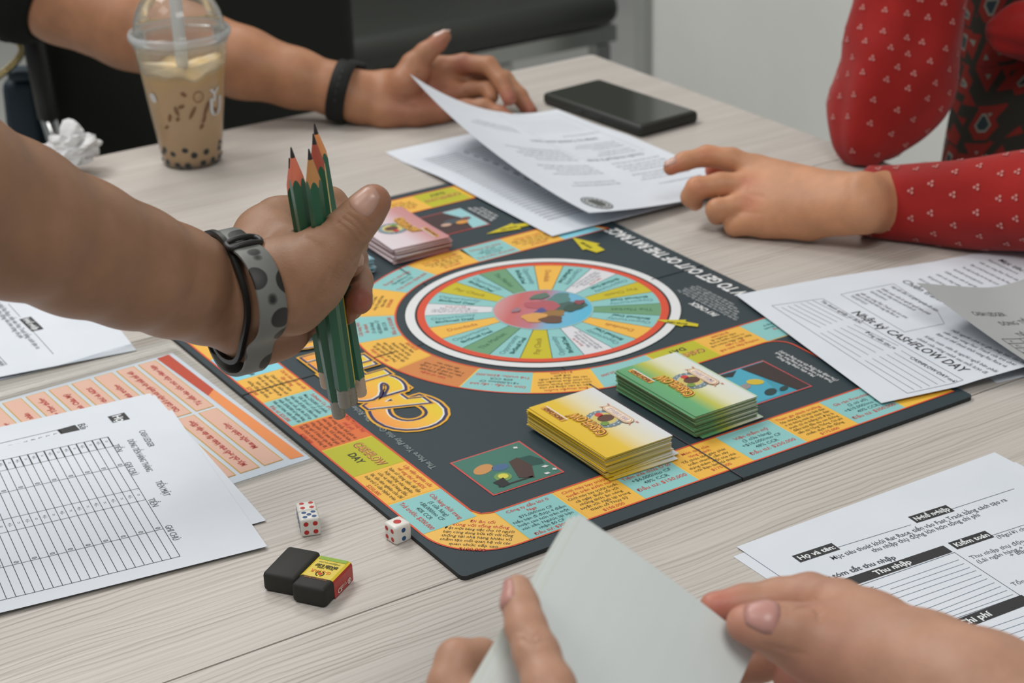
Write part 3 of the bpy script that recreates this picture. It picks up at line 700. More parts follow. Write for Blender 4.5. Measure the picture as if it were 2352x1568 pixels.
# blue
BF = mat('card_blue_face', (150, 190, 204), rough=0.4); BE = [mat('card_edge_blue', (150, 180, 190), rough=0.6), mat('card_edge_ice', (214, 226, 232), rough=0.6), mat('card_edge_steel', (96, 130, 146), rough=0.6)]
stack(0.1550, 0.4860, 16, 0.00075, BF, BE, CREAM, 8, 'pale blue-edged card, %s from the top of the blue stack', 'blue card on top of the stack behind the pencil hand', 'blue card stack on the board', 0.5, jit=0.0014, jang=1.6, slip={4: (0.003, -0.002, 2), 5: (0.002, 0, -2)})

def card_print(parent, z, cx_, cy_, word, ang=0.0, sgn=-1, wordcol=(196, 84, 40), wordcol2=(240, 180, 80), pill=True):
    """emblem of a top card. card-local: x' = toward the bottom of the card as read, y' = reading direction"""
    p = Print(); ca, sa = math.cos(ang), math.sin(ang)
    def L(a, b): 
        x, y = (a, b) if sgn < 0 else (-a, -b); return (cx_ + x * ca - y * sa, cy_ + x * sa + y * ca)
    rt = np.array(L(0, 1)) - np.array(L(0, 0))
    # gear ring
    gc = np.array(L(0.0045, 0.0007))
    P = []
    for i in range(72):
        a = 2 * math.pi * i / 72; r = 0.0125 + (0.0006 if i % 3 == 0 else 0); P.append(gc + r * np.array([math.cos(a), math.sin(a)]))
    p.poly(P, (112, 132, 140), 1); p.disc(gc, 0.0092, (186, 196, 200), 2, 40); p.disc(gc, 0.0085, (208, 190, 110), 3, 40)
    for i in range(16):
        a = 2 * math.pi * i / 16; p.disc(gc + 0.0108 * np.array([math.cos(a), math.sin(a)]), 0.0006, (220, 226, 230), 2, 6)
    p.disc(gc + (np.array(L(0.001, 0.0)) - np.array(L(0, 0))), 0.0060, (98, 66, 54), 4, 20, 0.0048); p.disc(gc + (np.array(L(0.000, 0.0065)) - np.array(L(0, 0))), 0.0028, (200, 66, 60), 4, 14)
    p.disc(gc + (np.array(L(-0.004, -0.006)) - np.array(L(0, 0))), 0.003, (120, 150, 70), 4, 12)
    # title word
    q0 = np.array(L(-0.0042, 0.0006))
    p.text('CASHFLOW', q0, 0.0105, (232, 196, 60), rt, bold=0.11, lay=4.5, fit=0.0385, arc=0.0025, res=3)
    p.text('CASHFLOW', q0, 0.0105, (130, 52, 44), rt, bold=0.075, lay=5, fit=0.0372, arc=0.0025, res=3)
    p.text('CASHFLOW', q0, 0.0105, wordcol2, rt, bold=0.02, lay=6, fit=0.0355, arc=0.0025, res=3)
    if pill:
        c = np.array(L(0.0152, 0.0003)); r_ = rt / np.linalg.norm(rt); u = np.array([-r_[1], r_[0]])
        def capsule(h, wd, col, lay):
            P = []
            for i in range(13): a = -math.pi / 2 + math.pi * i / 12; P.append(c + r_ * (wd + h * math.cos(a)) + u * h * math.sin(a))
            for i in range(13): a = math.pi / 2 + math.pi * i / 12; P.append(c + r_ * (-wd + h * math.cos(a)) + u * h * math.sin(a))
            p.poly(P, col, lay)
        capsule(0.0042, 0.0108, (150, 90, 66), 4.2); capsule(0.0038, 0.0107, (238, 214, 176), 4.6); capsule(0.0031, 0.0105, (150, 90, 66), 5); capsule(0.0028, 0.0104, (240, 222, 200), 5.4)
        p.text(word, c - u * 0.0016, 0.0048, (178, 96, 90), rt, bold=0.05, lay=6, fit=0.0215, res=3)
        p.text(word, c - u * 0.0016, 0.0048, (226, 226, 232), rt, bold=0.005, lay=6.5, fit=0.021, res=3)
        for s_ in (-1, 1):
            for k in (0, 1): 
                b0 = c + r_ * s_ * (0.0146 + 0.0006 * k) + u * (0.0022 - 0.0046 * k); p.poly([b0, b0 + r_ * s_ * 0.0028 + u * (0.0014 - 0.003 * k), b0 + u * (-0.002)], (206, 132, 96), 4)
    # badge
    b0 = np.array(L(-0.0190, 0.0265)); r_ = rt / np.linalg.norm(rt); u = np.array([-r_[1], r_[0]])
    p.poly([b0 - r_ * 0.0125 - u * 0.0030, b0 + r_ * 0.0125 - u * 0.0030, b0 + r_ * 0.0125 + u * 0.0016, b0 - r_ * 0.0125 + u * 0.0016], (214, 160, 70), 2)
    p.poly([b0 - r_ * 0.0125 - u * 0.0036, b0 + r_ * 0.0125 - u * 0.0036, b0 + r_ * 0.0125 - u * 0.0028, b0 - r_ * 0.0125 - u * 0.0028], (226, 226, 224), 2.5)
    p.text('RICH DAD', b0 - u * 0.0020, 0.0044, (122, 62, 36), rt, bold=0.05, lay=3, fit=0.0235)
    return p
def on_card(parent, pr_, z, name='emblem_print'):
    V = np.vstack(pr_.V); P = flat(z)(V)
    M = np.array(parent.matrix_basis.inverted()); P4 = np.column_stack([P + np.array([0, 0, TZ]), np.ones(len(P))]) @ M.T
    return mesh(name, P4[:, :3], pr_.F, pr_.mats, parent, mi=pr_.M, local=True)
on_card(ytop, card_print(ytop, yz, 0.1568, 0.0870, 'BIG DEALS', math.radians(0.3)), yz)
on_card(gtop, card_print(gtop, gz, 0.2365, 0.0985, 'SMALL DEALS', math.radians(0.2)), gz)
on_card(ptop, card_print(ptop, pz, 0.2305, 0.4890, '', math.radians(-3), sgn=1, pill=False), pz)

# ================================================================== dice
DIE = 0.0122
IVORY = mat('die_ivory', (226, 224, 216), rough=0.35, spec=0.5, **{'Subsurface Weight': 0.12, 'Subsurface Radius': (0.002, 0.002, 0.002)})
PIPR = mat('pip_red', (186, 42, 36), rough=0.5); PIPB = mat('pip_blue', (44, 80, 128), rough=0.5)
bm = bmesh.new(); bmesh.ops.create_cube(bm, size=DIE); bmesh.ops.bevel(bm, geom=bm.edges[:], offset=0.0022, segments=4, profile=0.6, affect='EDGES')
die_me = bpy.data.meshes.new('die'); bm.to_mesh(die_me); bm.free(); die_me.materials.append(IVORY); die_me.polygons.foreach_set('use_smooth', np.ones(len(die_me.polygons), bool))
def pip_mesh(mt, r):
    V, F = lathe_vf([(0.00005, 0.00005), (r * 0.7, 0.00008), (r, 0.0)], 14); F.append(tuple(range(14))); me = bpy.data.meshes.new('pip'); me.from_pydata(V.tolist(), [], F); me.materials.append(mt)
    me.polygons.foreach_set('use_smooth', np.ones(len(me.polygons), bool)); return me
PM = {('r', 0): pip_mesh(PIPR, 0.00155), ('b', 0): pip_mesh(PIPB, 0.00155), ('r', 1): pip_mesh(PIPR, 0.0025)}
PP = {1: [(0, 0)], 2: [(0, -1), (0, 1)], 3: [(-1, -1), (0, 0), (1, 1)], 4: [(-1, -1), (-1, 1), (1, -1), (1, 1)], 5: [(-1, -1), (-1, 1), (1, -1), (1, 1), (0, 0)], 6: [(-1, -1), (-1, 0), (-1, 1), (1, -1), (1, 0), (1, 1)]}
def die(px, py, yaw, faces, label):
    c = at(px, py, 0); t = thing('die', label, 'die', (c[0], c[1], 0), 'white dice by the board'); t.rotation_euler = (0, 0, yaw)
    b = bpy.data.objects.new('cube_body', die_me); link(b, t); b.location = (0, 0, DIE / 2)
    ax = {'top': ((0, 0, 1), (1, 0, 0)), 'bottom': ((0, 0, -1), (1, 0, 0)), 'px': ((1, 0, 0), (0, 1, 0)), 'nx': ((-1, 0, 0), (0, -1, 0)), 'py': ((0, 1, 0), (-1, 0, 0)), 'ny': ((0, -1, 0), (1, 0, 0))}
    for k, num in faces.items():
        n_, u = np.array(ax[k][0], float), np.array(ax[k][1], float); v = np.cross(n_, u)
        for (a, b_) in PP[num]:
            key = ('r', 1) if num == 1 else (('r', 0) if num == 4 else ('b', 0))
            q = bpy.data.objects.new('pip', PM[key]); link(q, t)
            p = n_ * (DIE / 2 + 0.00004) + (u * a + v * b_) * 0.0028 + np.array([0, 0, DIE / 2])
            q.matrix_basis = Matrix.Translation(p) @ Matrix(np.column_stack([u, v, n_]).tolist()).to_4x4()
CAMA = math.atan2(-0.87, -0.49)     # bearing from the dice to the camera
die(915, 1238, CAMA + math.radians(36) + math.pi / 2, {'top': 1, 'ny': 2, 'nx': 4, 'px': 3, 'py': 5, 'bottom': 6}, 'white die with one large red pip on top, touching the board edge')
die(713, 1221, CAMA + math.radians(10) + math.pi / 2, {'top': 5, 'ny': 4, 'nx': 6, 'px': 1, 'py': 3, 'bottom': 2}, 'white die showing five blue pips on top, front one of the touching pair')
die(707.5, 1200, CAMA + math.radians(10) + math.pi / 2, {'top': 4, 'ny': 5, 'nx': 6, 'px': 1, 'py': 2, 'bottom': 3}, 'white die showing four red pips on top, rear one of the touching pair')

# ================================================================== erasers
RUB = mat('black_rubber', (40, 40, 37), rough=0.62, spec=0.35, noise=0.12, nscale=300)
def rounded_box(size, r, seg=3):
    bm = bmesh.new(); bmesh.ops.create_cube(bm, size=1.0); bmesh.ops.scale(bm, vec=size, verts=bm.verts[:]); bmesh.ops.bevel(bm, geom=bm.edges[:], offset=r, segments=seg, profile=0.5, affect='EDGES')
    V = np.array([v.co[:] for v in bm.verts]); F = [[v.index for v in f.verts] for f in bm.faces]; bm.free(); return V, F
def eraser(tb, tl, label, sleeve):
    """tb/tl: pixels of the top face centre and of a point further along its long axis toward the camera"""
    H = 0.0125; c = at(*tb, H); d = at(*tl, H) - c; yaw = math.atan2(d[1], d[0])
    t = thing('eraser', label, 'eraser', (c[0], c[1], 0), 'black erasers on the table'); t.rotation_euler = (0, 0, yaw)
    V, F = rounded_box((0.0330, 0.0218, H), 0.0026); V[:, 2] += H / 2
    mesh('rubber_block', V, F, RUB, t, local=True, smooth=True)
    if sleeve:
        x0, x1, y = -0.0167, 0.0055, 0.0111; h = H + 0.0001; r = 0.0022
        prof = [(-y, 0.0005), (-y, h - r), (-y + r * 0.3, h - r * 0.3), (-y + r, h), (y - r, h), (y - r * 0.3, h - r * 0.3), (y, h - r), (y, 0.0005)]
        V = [(x, a, b) for x in (x0, x1) for a, b in prof]; n = len(prof)
        F = [(i, i + 1, n + i + 1, n + i) for i in range(n - 1)]
        YS = mat('sleeve_yellow', (214, 190, 46), rough=0.35); RS = mat('sleeve_red', (176, 48, 42), rough=0.35); GS = mat('sleeve_green', (126, 158, 60), rough=0.35)
        s = mesh('paper_sleeve', V, F, [YS, RS, GS], t, local=True, mi=[0, 0, 0, 0, 0, 1, 1])
        s.modifiers.new('solid', 'SOLIDIFY').thickness = 0.0002; fix_normals(s)
        # green end band on top plus lettering
        p = Print(); zt = h + 0.00012
        def f(V_): return np.column_stack([V_[:, 0], V_[:, 1], zt + 0.00005 * V_[:, 2]])
        p.rect(x0 + 0.0002, -y + r, x0 + 0.0036, y - r, (140, 172, 66), 1)
        rt = (0, -1)
        p.text('ERASER E-207', (x0 + 0.0086, -0.0002), 0.0034, (50, 48, 24), rt, bold=0.04, lay=2, fit=0.0145); p.text('sh@gstarvn.com', (x0 + 0.0056, -0.0002), 0.0022, (40, 80, 40), rt, lay=2, fit=0.014)
        p.text('Since 1994', (x0 + 0.0112, 0.0002), 0.0024, (50, 48, 24), rt, bold=0.02, lay=2); p.text('G-STAR', (x0 + 0.0148, -0.0005), 0.0042, (222, 120, 40), rt, bold=0.01, lay=2, fit=0.013)
        p.ring((x0 + 0.0183, 0.0), 0.0020, 0.0027, (52, 48, 34), 2, 14, 20, 170); p.ring((x0 + 0.0183, 0.0), 0.0020, 0.0027, (52, 48, 34), 2, 14, 200, 350); p.disc((x0 + 0.0183, 0.0), 0.0012, (206, 70, 40), 2, 10)
        p.text('TOP QUALITY ERASER', (x0 + 0.0228, 0.0), 0.0022, (190, 120, 40), rt, lay=2, fit=0.015)
        V_ = np.vstack(p.V); mesh('sleeve_lettering', f(V_), p.F, p.mats, s, mi=p.M, local=True)
        q = Print(); 
        q.text('CE', (-0.0005, 0.0048), 0.0044, (226, 220, 210), (-1, 0), bold=0.02, lay=1); q.text('EN71', (-0.0062, 0.005), 0.003, (226, 200, 190), (-1, 0), lay=1); q.text('®', (-0.0118, 0.0048), 0.005, (226, 220, 210), (-1, 0), bold=0.02, lay=1)
        V_ = np.vstack(q.V); mesh('side_lettering', np.column_stack([V_[:, 0], np.full(len(V_), y + 0.00026), V_[:, 1]]), q.F, q.mats, s, mi=q.M, local=True)
    return t
eraser((669.7, 1289), (644, 1316), 'plain black eraser lying behind the one with the yellow sleeve', 0)
eraser((737.8, 1314.8), (710, 1343), 'black eraser in a yellow, red and green paper sleeve', 1)
# ================================================================== iced drink in a domed plastic cup
def clear_mat(name, tint=(235, 238, 238), haze=0.10, rough=0.08, ior=1.35):
    m = bpy.data.materials.new(name); m.use_nodes = True; nt = m.node_tree; nt.nodes.remove(nt.nodes['Principled BSDF']); out = nt.nodes['Material Output']
    tr = N(nt, 'BsdfTransparent'); tr.inputs[0].default_value = (*lin(tint), 1); gl = N(nt, 'BsdfGlossy'); gl.inputs['Roughness'].default_value = rough; gl.inputs[0].default_value = (1, 1, 1, 1)
    df = N(nt, 'BsdfDiffuse'); df.inputs[0].default_value = (0.84, 0.86, 0.86, 1)
    fr = N(nt, 'Fresnel'); fr.inputs['IOR'].default_value = ior
    m1 = N(nt, 'MixShader'); m2 = N(nt, 'MixShader'); m2.inputs[0].default_value = haze
    nt.links.new(fr.outputs[0], m1.inputs[0]); nt.links.new(tr.outputs[0], m1.inputs[1]); nt.links.new(gl.outputs[0], m1.inputs[2])
    nt.links.new(m1.outputs[0], m2.inputs[1]); nt.links.new(df.outputs[0], m2.inputs[2]); nt.links.new(m2.outputs[0], out.inputs['Surface'])
    MATS[name] = m
    return m
CLEAR = clear_mat('clear_plastic', (247, 249, 249), haze=0.07); CLEARRIM = clear_mat('clear_plastic_rim', (247, 249, 249), haze=0.24, rough=0.12)
CC = (0.182, 0.807)
cup = thing('iced_drink_cup', 'clear plastic cup of milky iced coffee with dome lid, straw and tapioca pearls', 'drink', (*CC, 0))
c3 = (CC[0], CC[1], 0)
def cupr(z): return 0.0280 + (0.0440 - 0.0280) * min(1, max(0, (z - 0.004) / 0.118)) ** 0.92
prof = [(0.0001, 0.0035), (0.022, 0.0035), (0.0262, 0.0005), (0.0278, 0.002)] + [(cupr(z), z) for z in np.linspace(0.006, 0.122, 14)]
V, F = lathe_vf(prof, 64, c3); mesh('cup_wall', V, F, CLEAR, cup, smooth=True)
prof = [(0.0442, 0.1215), (0.0462, 0.1218), (0.0480, 0.1245), (0.0482, 0.1275), (0.0468, 0.1300), (0.0452, 0.1302), (0.0446, 0.1285), (0.0462, 0.1262), (0.0452, 0.1235)]
V, F = lathe_vf(prof, 72, c3, close=True); mesh('lid_rim', V, F, CLEARRIM, cup, smooth=True)
# ridges of the snap rim
for z_ in (0.1180, 0.1205):
    V, F = lathe_vf([(cupr(z_) + 0.0002, z_ - 0.0007), (cupr(z_) + 0.0012, z_), (cupr(z_) + 0.0002, z_ + 0.0007)], 64, c3); mesh('rim_ridge', V, F, CLEARRIM, cup, smooth=True)
prof = [(0.0450, 0.1295)] + [(0.0425 * math.cos(a), 0.1310 + 0.044 * math.sin(a)) for a in np.linspace(0.0, 1.36, 14)]
V, F = lathe_vf(prof, 64, c3); mesh('dome_lid', V, F, CLEAR, cup, smooth=True)
def drink_mat():
    m, nt, b = nodes_mat('milk_coffee', 0.35, 0.45)
    tc = N(nt, 'TexCoord'); sp = N(nt, 'SeparateXYZ'); nt.links.new(tc.outputs['Object'], sp.inputs[0])
    n = N(nt, 'TexNoise', Scale=45.0, Detail=4.0); nt.links.new(tc.outputs['Object'], n.inputs['Vector'])
    ma = N(nt, 'Math'); ma.operation = 'MULTIPLY_ADD'; ma.inputs[1].default_value = 0.02; nt.links.new(n.outputs['Fac'], ma.inputs[0]); nt.links.new(sp.outputs['Z'], ma.inputs[2])
    mr = N(nt, 'MapRange'); mr.inputs[1].default_value = 0.0; mr.inputs[2].default_value = 0.115; nt.links.new(ma.outputs[0], mr.inputs[0])
    r = ramp(nt, [(0.0, lin((206, 160, 104))), (0.2, lin((232, 190, 134))), (0.5, lin((238, 200, 146))), (0.78, lin((242, 202, 142))), (0.88, lin((246, 204, 130))), (1.0, lin((246, 230, 200)))])
    nt.links.new(mr.outputs[0], r.inputs['Fac']); nt.links.new(r.outputs['Color'], b.inputs['Base Color'])
    b.inputs['Subsurface Weight'].default_value = 0.1; b.inputs['Subsurface Radius'].default_value = (0.006, 0.004, 0.002)
    return m
zs = list(np.linspace(0.004, 0.088, 14)); V = []; F = []; n = 64
for z_ in zs:
    for k in range(n):
        a = 2 * math.pi * k / n; V.append((c3[0] + (cupr(z_) - 0.0008) * math.cos(a), c3[1] + (cupr(z_) - 0.0008) * math.sin(a), z_))
for fr_ in (1.0, 0.8, 0.5, 0.2):        # wavy foam surface
    for k in range(n):
        a = 2 * math.pi * k / n; w_ = 0.0055 * (0.55 * math.sin(2 * a + 2.2) + 0.4 * math.sin(5 * a + 0.5) + 0.3 * math.sin(9 * a + 1.0)); z_ = 0.0955 + w_ * (0.4 + 0.6 * fr_); r_ = (cupr(z_) - 0.0008) * fr_
        V.append((c3[0] + r_ * math.cos(a), c3[1] + r_ * math.sin(a), z_))
rows = len(zs) + 4
for i in range(rows - 1):
    for k in range(n): F.append((i * n + k, i * n + (k + 1) % n, (i + 1) * n + (k + 1) % n, (i + 1) * n + k))
F.append(tuple(range(n - 1, -1, -1))); F.append(tuple(range((rows - 1) * n, rows * n)))
mesh('milk_coffee', V, F, drink_mat(), cup, smooth=True)
FOAM = mat('pale_foam', (214, 202, 180), rough=0.5, noise=0.1, nscale=160, **{'Alpha': 0.55})
V = []; F = []
for j, zt in enumerate((0.0, 1.0)):
    for k in range(n):
        a = 2 * math.pi * k / n; w_ = 0.0055 * (0.55 * math.sin(2 * a + 2.2) + 0.4 * math.sin(5 * a + 0.5) + 0.3 * math.sin(9 * a + 1.0)); z_ = 0.0945 + w_ + zt * (0.0115 - 0.7 * w_)
        r_ = cupr(z_) - 0.0005; V.append((c3[0] + r_ * math.cos(a), c3[1] + r_ * math.sin(a), z_))
F = [(k, (k + 1) % n, n + (k + 1) % n, n + k) for k in range(n)]; mesh('foam_film', V, F, FOAM, cup, smooth=True)
PEARL = mat('tapioca_black', (38, 34, 24), rough=0.3)
pm = bpy.data.meshes.new('tapioca_pearl'); bm = bmesh.new(); bmesh.ops.create_uvsphere(bm, u_segments=12, v_segments=8, radius=0.0042); bm.to_mesh(pm); bm.free(); pm.materials.append(PEARL); pm.polygons.foreach_set('use_smooth', np.ones(len(pm.polygons), bool))
rn = random.Random(2)
for ring_, zc, cnt in ((0, 0.0060, 15), (1, 0.0160, 11), (2, 0.0205, 5)):
    for k in range(cnt):
        a = 2 * math.pi * (k + rn.uniform(-0.22, 0.22)) / cnt + ring_ * 0.3; z_ = zc + rn.uniform(-0.0012, 0.0012); r_ = cupr(z_) - 0.0034
        o = bpy.data.objects.new('tapioca_pearl', pm); link(o, cup); o.location = (r_ * math.cos(a), r_ * math.sin(a), z_); o.scale = (1, 1, rn.uniform(0.8, 1.1))
def cupmap(extra):
    def f(V): # u = angle * r at mid height, v = z
        A = V[:, 0]; Z = V[:, 1]; R = np.array([cupr(z) for z in Z]) + extra + 0.00012 * V[:, 2]
        return np.column_stack([c3[0] + R * np.cos(A), c3[1] + R * np.sin(A), Z])
    return f
ca = CAMA_ = math.atan2(CAMP[1] - CC[1], CAMP[0] - CC[0])
p = Print()
def cup_text(s, a, z_, size):
    V, F = text_vf(s, 0.03, 0, 3); V = V - V.mean(0)
    p.add(np.column_stack([a + V[:, 0] * size / 0.036, z_ + V[:, 1] * size]), F, (206, 206, 204), 1)
for ct_ in (('e', ca - 0.92, 0.0725, 0.017), ('Y', ca + 0.78, 0.0740, 0.017), ('U', ca + 0.84, 0.0580, 0.024)):
    p = Print(); cup_text(*ct_); p.build('cup_letter', cupmap(0.0002), cup)
def dash(a, z_, L, th, wd=0.0011, col=(122, 84, 58)):
    p = Print(); P = []
    for i in range(14):
        t = 2 * math.pi * i / 14; x = L * math.cos(t); y = wd * math.sin(t); P.append((a + (x * math.cos(th) - y * math.sin(th)) / 0.036, z_ + x * math.sin(th) + y * math.cos(th)))
    p.poly(P, col, 1); p.build('printed_leaf', cupmap(0.0002), cup)
for a, z_, L, th in ((-0.05, 0.0775, 0.0022, -0.7), (-0.14, 0.0655, 0.0024, 0.3), (0.13, 0.0585, 0.0052, 1.05), (0.52, 0.0600, 0.0058, 1.2), (-0.28, 0.0610, 0.0036, -1.3), (-0.50, 0.0540, 0.0030, 1.3), (-0.28, 0.0530, 0.0018, 0.8), (0.36, 0.0435, 0.0022, 0.9), (-0.66, 0.0440, 0.0018, 0.5), (0.44, 0.0505, 0.0030, 1.15), (0.82, 0.0560, 0.0030, -1.2)):
    dash(ca + a, z_, L * 1.35, th, 0.0017)
p = Print()
for i in range(18):
    t0 = 2 * math.pi * i / 18; t1 = 2 * math.pi * (i + 1) / 18
    p.poly([(ca + 0.31 + r_ * math.cos(t) / 0.036, 0.0735 + r_ * 1.15 * math.sin(t)) for r_, t in ((0.0040, t0), (0.0050, t0), (0.0050, t1), (0.0040, t1))], (150, 108, 76), 1)
p.build('printed_ring', cupmap(0.0002), cup)
STRAWM = clear_mat('straw_plastic', (240, 243, 243), haze=0.62, rough=0.2)
b0 = np.array([CC[0], CC[1], 0.05]); V, F = tube_vf([b0, b0 + np.array([-0.001, -0.002, 0.06]), b0 + np.array([-0.002, -0.004, 0.16])], 0.0058, 20, cap=False); mesh('straw', V, F, STRAWM, cup, smooth=True)

# ================================================================== phone
ph = thing('mobile_phone', 'black mobile phone in a thick case lying screen up on the far table', 'phone', (0.5965, 0.6800, 0)); ph.rotation_euler = (0, 0, math.radians(4.3))
CASE = mat('phone_case_black', (44, 46, 42), rough=0.55, spec=0.4)
V, F = rounded_box((0.0770, 0.1570, 0.0125), 0.0045, 4); V[:, 2] += 0.00625
mesh('case', V, F, CASE, ph, local=True, smooth=True)
SCR = mat('phone_glass', (50, 54, 48), rough=0.10, spec=0.6)  # base colour lifted to carry the wall's reflection in the glass
V, F = prism(round_rect(-0.0345, -0.0745, 0.0345, 0.0745, 0.006, 5), 0.0123, 0.01275); mesh('screen', V, F, SCR, ph, local=True)
V, F = rounded_box((0.0012, 0.020, 0.0030), 0.0004, 2); V += np.array([-0.0387, -0.010, 0.0066]); mesh('side_button', V, F, CASE, ph, local=True, smooth=True)
V, F = rounded_box((0.0012, 0.010, 0.0030), 0.0004, 2); V += np.array([-0.0387, 0.016, 0.0066]); mesh('side_button', V, F, CASE, ph, local=True, smooth=True)

# ================================================================== crumpled tissue
TIS = mat('tissue_white', (214, 214, 214), rough=0.9, spec=0.1)
bm = bmesh.new(); bmesh.ops.create_icosphere(bm, subdivisions=4, radius=0.022); rn = random.Random(9)
dirs = [Vector((rn.gauss(0, 1), rn.gauss(0, 1), rn.gauss(0, 0.7))).normalized() for _ in range(46)]
for v in bm.verts:
    d = v.co.normalized(); k = sorted((d.dot(q) for q in dirs), reverse=True); f_ = 0.70 + 1.1 * abs(k[0] - k[1]) * 2.4 - 0.9 * abs(k[1] - k[2]) + 0.10 * k[0]
    v.co = Vector((d.x * 0.030 * f_, d.y * 0.024 * f_, d.z * 0.019 * f_))
me = bpy.data.meshes.new('tissue'); bm.to_mesh(me); bm.free(); me.materials.append(TIS)
zmin = min(v.co.z for v in me.vertices)
o = bpy.data.objects.new('crumpled_tissue', me); link(o); tp = at(172, 398, 0); o.location = (tp[0], tp[1], TZ - zmin + 0.0); tag(o, 'crumpled white paper tissue at the far table edge', 'tissue')
# ================================================================== printed sheets
def paper_mat():
    m, nt, b = nodes_mat('office_paper', 0.7, 0.25)
    tc = N(nt, 'TexCoord'); n = N(nt, 'TexNoise', Scale=14.0, Detail=4.0)
    r = ramp(nt, [(0.3, lin((214, 220, 228))), (0.7, lin((222, 227, 234)))])
    nt.links.new(tc.outputs['Object'], n.inputs['Vector']); nt.links.new(n.outputs['Fac'], r.inputs['Fac']); nt.links.new(r.outputs['Color'], b.inputs['Base Color'])
    n2 = N(nt, 'TexNoise', Scale=900.0, Detail=2.0); bp = N(nt, 'Bump', Strength=0.05, Distance=0.0003)
    nt.links.new(tc.outputs['Object'], n2.inputs['Vector']); nt.links.new(n2.outputs['Fac'], bp.inputs['Height']); nt.links.new(bp.outputs['Normal'], b.inputs['Normal'])
    b.inputs['Transmission Weight'].default_value = 0.0
    return m
PAPER = paper_mat()
PT = 0.00016
class Sheet:
    """sheet of paper: local u to the right as read, v downwards from the top edge; height z(u, v)"""
    def __init__(s, O, ang, w=0.210, h=0.297, z=0.0004, zf=None):
        s.O = np.array(O, float); s.c, s.s = math.cos(ang), math.sin(ang); s.w, s.h, s.z, s.zf = w, h, z, zf
    def P(s, u, v):
        u = np.asarray(u, float); v = np.asarray(v, float)
        z = np.full(u.shape, s.z) if s.zf is None else s.z + s.zf(u, v)
        return np.column_stack([s.O[0] + u * s.c + v * s.s, s.O[1] + u * s.s - v * s.c, z])
    def uv(s, px, py, z=None):
        """sheet coordinates of the spot seen at a pixel"""
        zz_ = s.z if z is None else z
        for _ in range(6 if s.zf else 1):
            p = at(px, py, zz_)[:2] - s.O; u = p[0] * s.c + p[1] * s.s; v = p[0] * s.s - p[1] * s.c
            if s.zf: zz_ = s.z + float(s.zf(np.array([u]), np.array([v]))[0])
        return np.array([u, v])
    def make(s, name, label, nu=24, nv=32, group='printed paper sheets', m=None, cat='paper', film=False):
        U, Vv = np.meshgrid(np.linspace(0, s.w, nu + 1), np.linspace(0, s.h, nv + 1)); u, v = U.ravel(), Vv.ravel(); P = s.P(u, v)
        F = [(j * (nu + 1) + i, (j + 1) * (nu + 1) + i, (j + 1) * (nu + 1) + i + 1, j * (nu + 1) + i + 1) for j in range(nv) for i in range(nu)]
        if film:
            s.root = mesh(name, P, F, m, loc=(P[:, 0].mean(), P[:, 1].mean(), P[:, 2].min()), smooth=True); tag(s.root, label, cat, group); return s
        k = len(P); P2 = P.copy(); P2[:, 2] -= PT
        B0 = [j * (nu + 1) for j in range(nv + 1)]; ring_ = [i for i in range(nu + 1)] + [j * (nu + 1) + nu for j in range(1, nv + 1)] + [nv * (nu + 1) + i for i in range(nu - 1, -1, -1)] + [j * (nu + 1) for j in range(nv - 1, 0, -1)]
        R0 = np.vstack([P[ring_], P2[ring_]]); m_ = len(ring_); FR = [(2 * k + i, 2 * k + (i + 1) % m_, 2 * k + m_ + (i + 1) % m_, 2 * k + m_ + i) for i in range(m_)]
        s.root = mesh(name, np.vstack([P, P2, R0]), F + [tuple(i + k for i in f[::-1]) for f in F] + FR, m or PAPER, loc=(P[:, 0].mean(), P[:, 1].mean(), P[:, 2].min()), smooth=True)
        tag(s.root, label, cat, group); return s
    def lay(s, V):
        """map for print: x = u, y = -v"""
        P = s.P(V[:, 0], -V[:, 1]); e_ = 0.0006
        if s.zf is not None:
            u, v = V[:, 0], -V[:, 1]; a = (s.P(u + e_, v) - s.P(u - e_, v)); b = (s.P(u, v + e_) - s.P(u, v - e_)); n_ = -np.cross(a, b); n_ /= np.linalg.norm(n_, axis=1)[:, None]
        else: n_ = np.array([0, 0, 1.0])
        return P + n_ * (0.00012 + 0.00008 * V[:, 2:3])
    def prt(s, p, name='printed_text'):
        V = np.vstack(p.V); o = mesh(name, s.lay(V), p.F, p.mats, s.root, mi=p.M); return o
BK = (52, 52, 54); GR = (96, 98, 102); LT = (130, 133, 138)
def D(a): a = np.asarray(a, float); return np.array([a[0], -a[1]])     # (u, v) -> print coordinates
LOREM = ['Thu nhập thụ động lớn hơn tổng chi phí', 'Bạn có thể thoát khỏi vòng Rat Race và', 'tiến vào vòng Fast Track của trò chơi', 'Mỗi người chơi tự ghi chép báo cáo tài', 'chính của riêng mình sau mỗi lượt đi', 'Kiểm toán viên là người ngồi bên phải', 'Hãy bắt đầu với nghề nghiệp đã chọn']
def para(p, u, v, n, size=0.0030, w=0.08, lead=1.5, col=GR, k=0, indent=0.0, bold=0.0):
    for i in range(n):
        t = LOREM[(i + k) % len(LOREM)]; p.text(t, (u + (indent if i % 3 else 0), -(v + size + i * size * lead)), size, col, (1, 0), 'l', lay=1, fit=w * (0.62 + 0.38 * (((i + k) * 37) % 10) / 9), bold=bold)

def income_sheet(sh, full=True, px=None):
    """income statement form: name and job tags, income and expense tables"""
    p = Print()
    def tag_(txt, u, v, w, h=0.0085):
        p.rect(u, -(v + h), u + w, -v, BK, 1); p.text(txt, (u + w / 2, -(v + h * 0.74)), h * 0.70, (224, 228, 230), (1, 0), bold=0.03, lay=2, fit=w * 0.82)
    return p, tag_

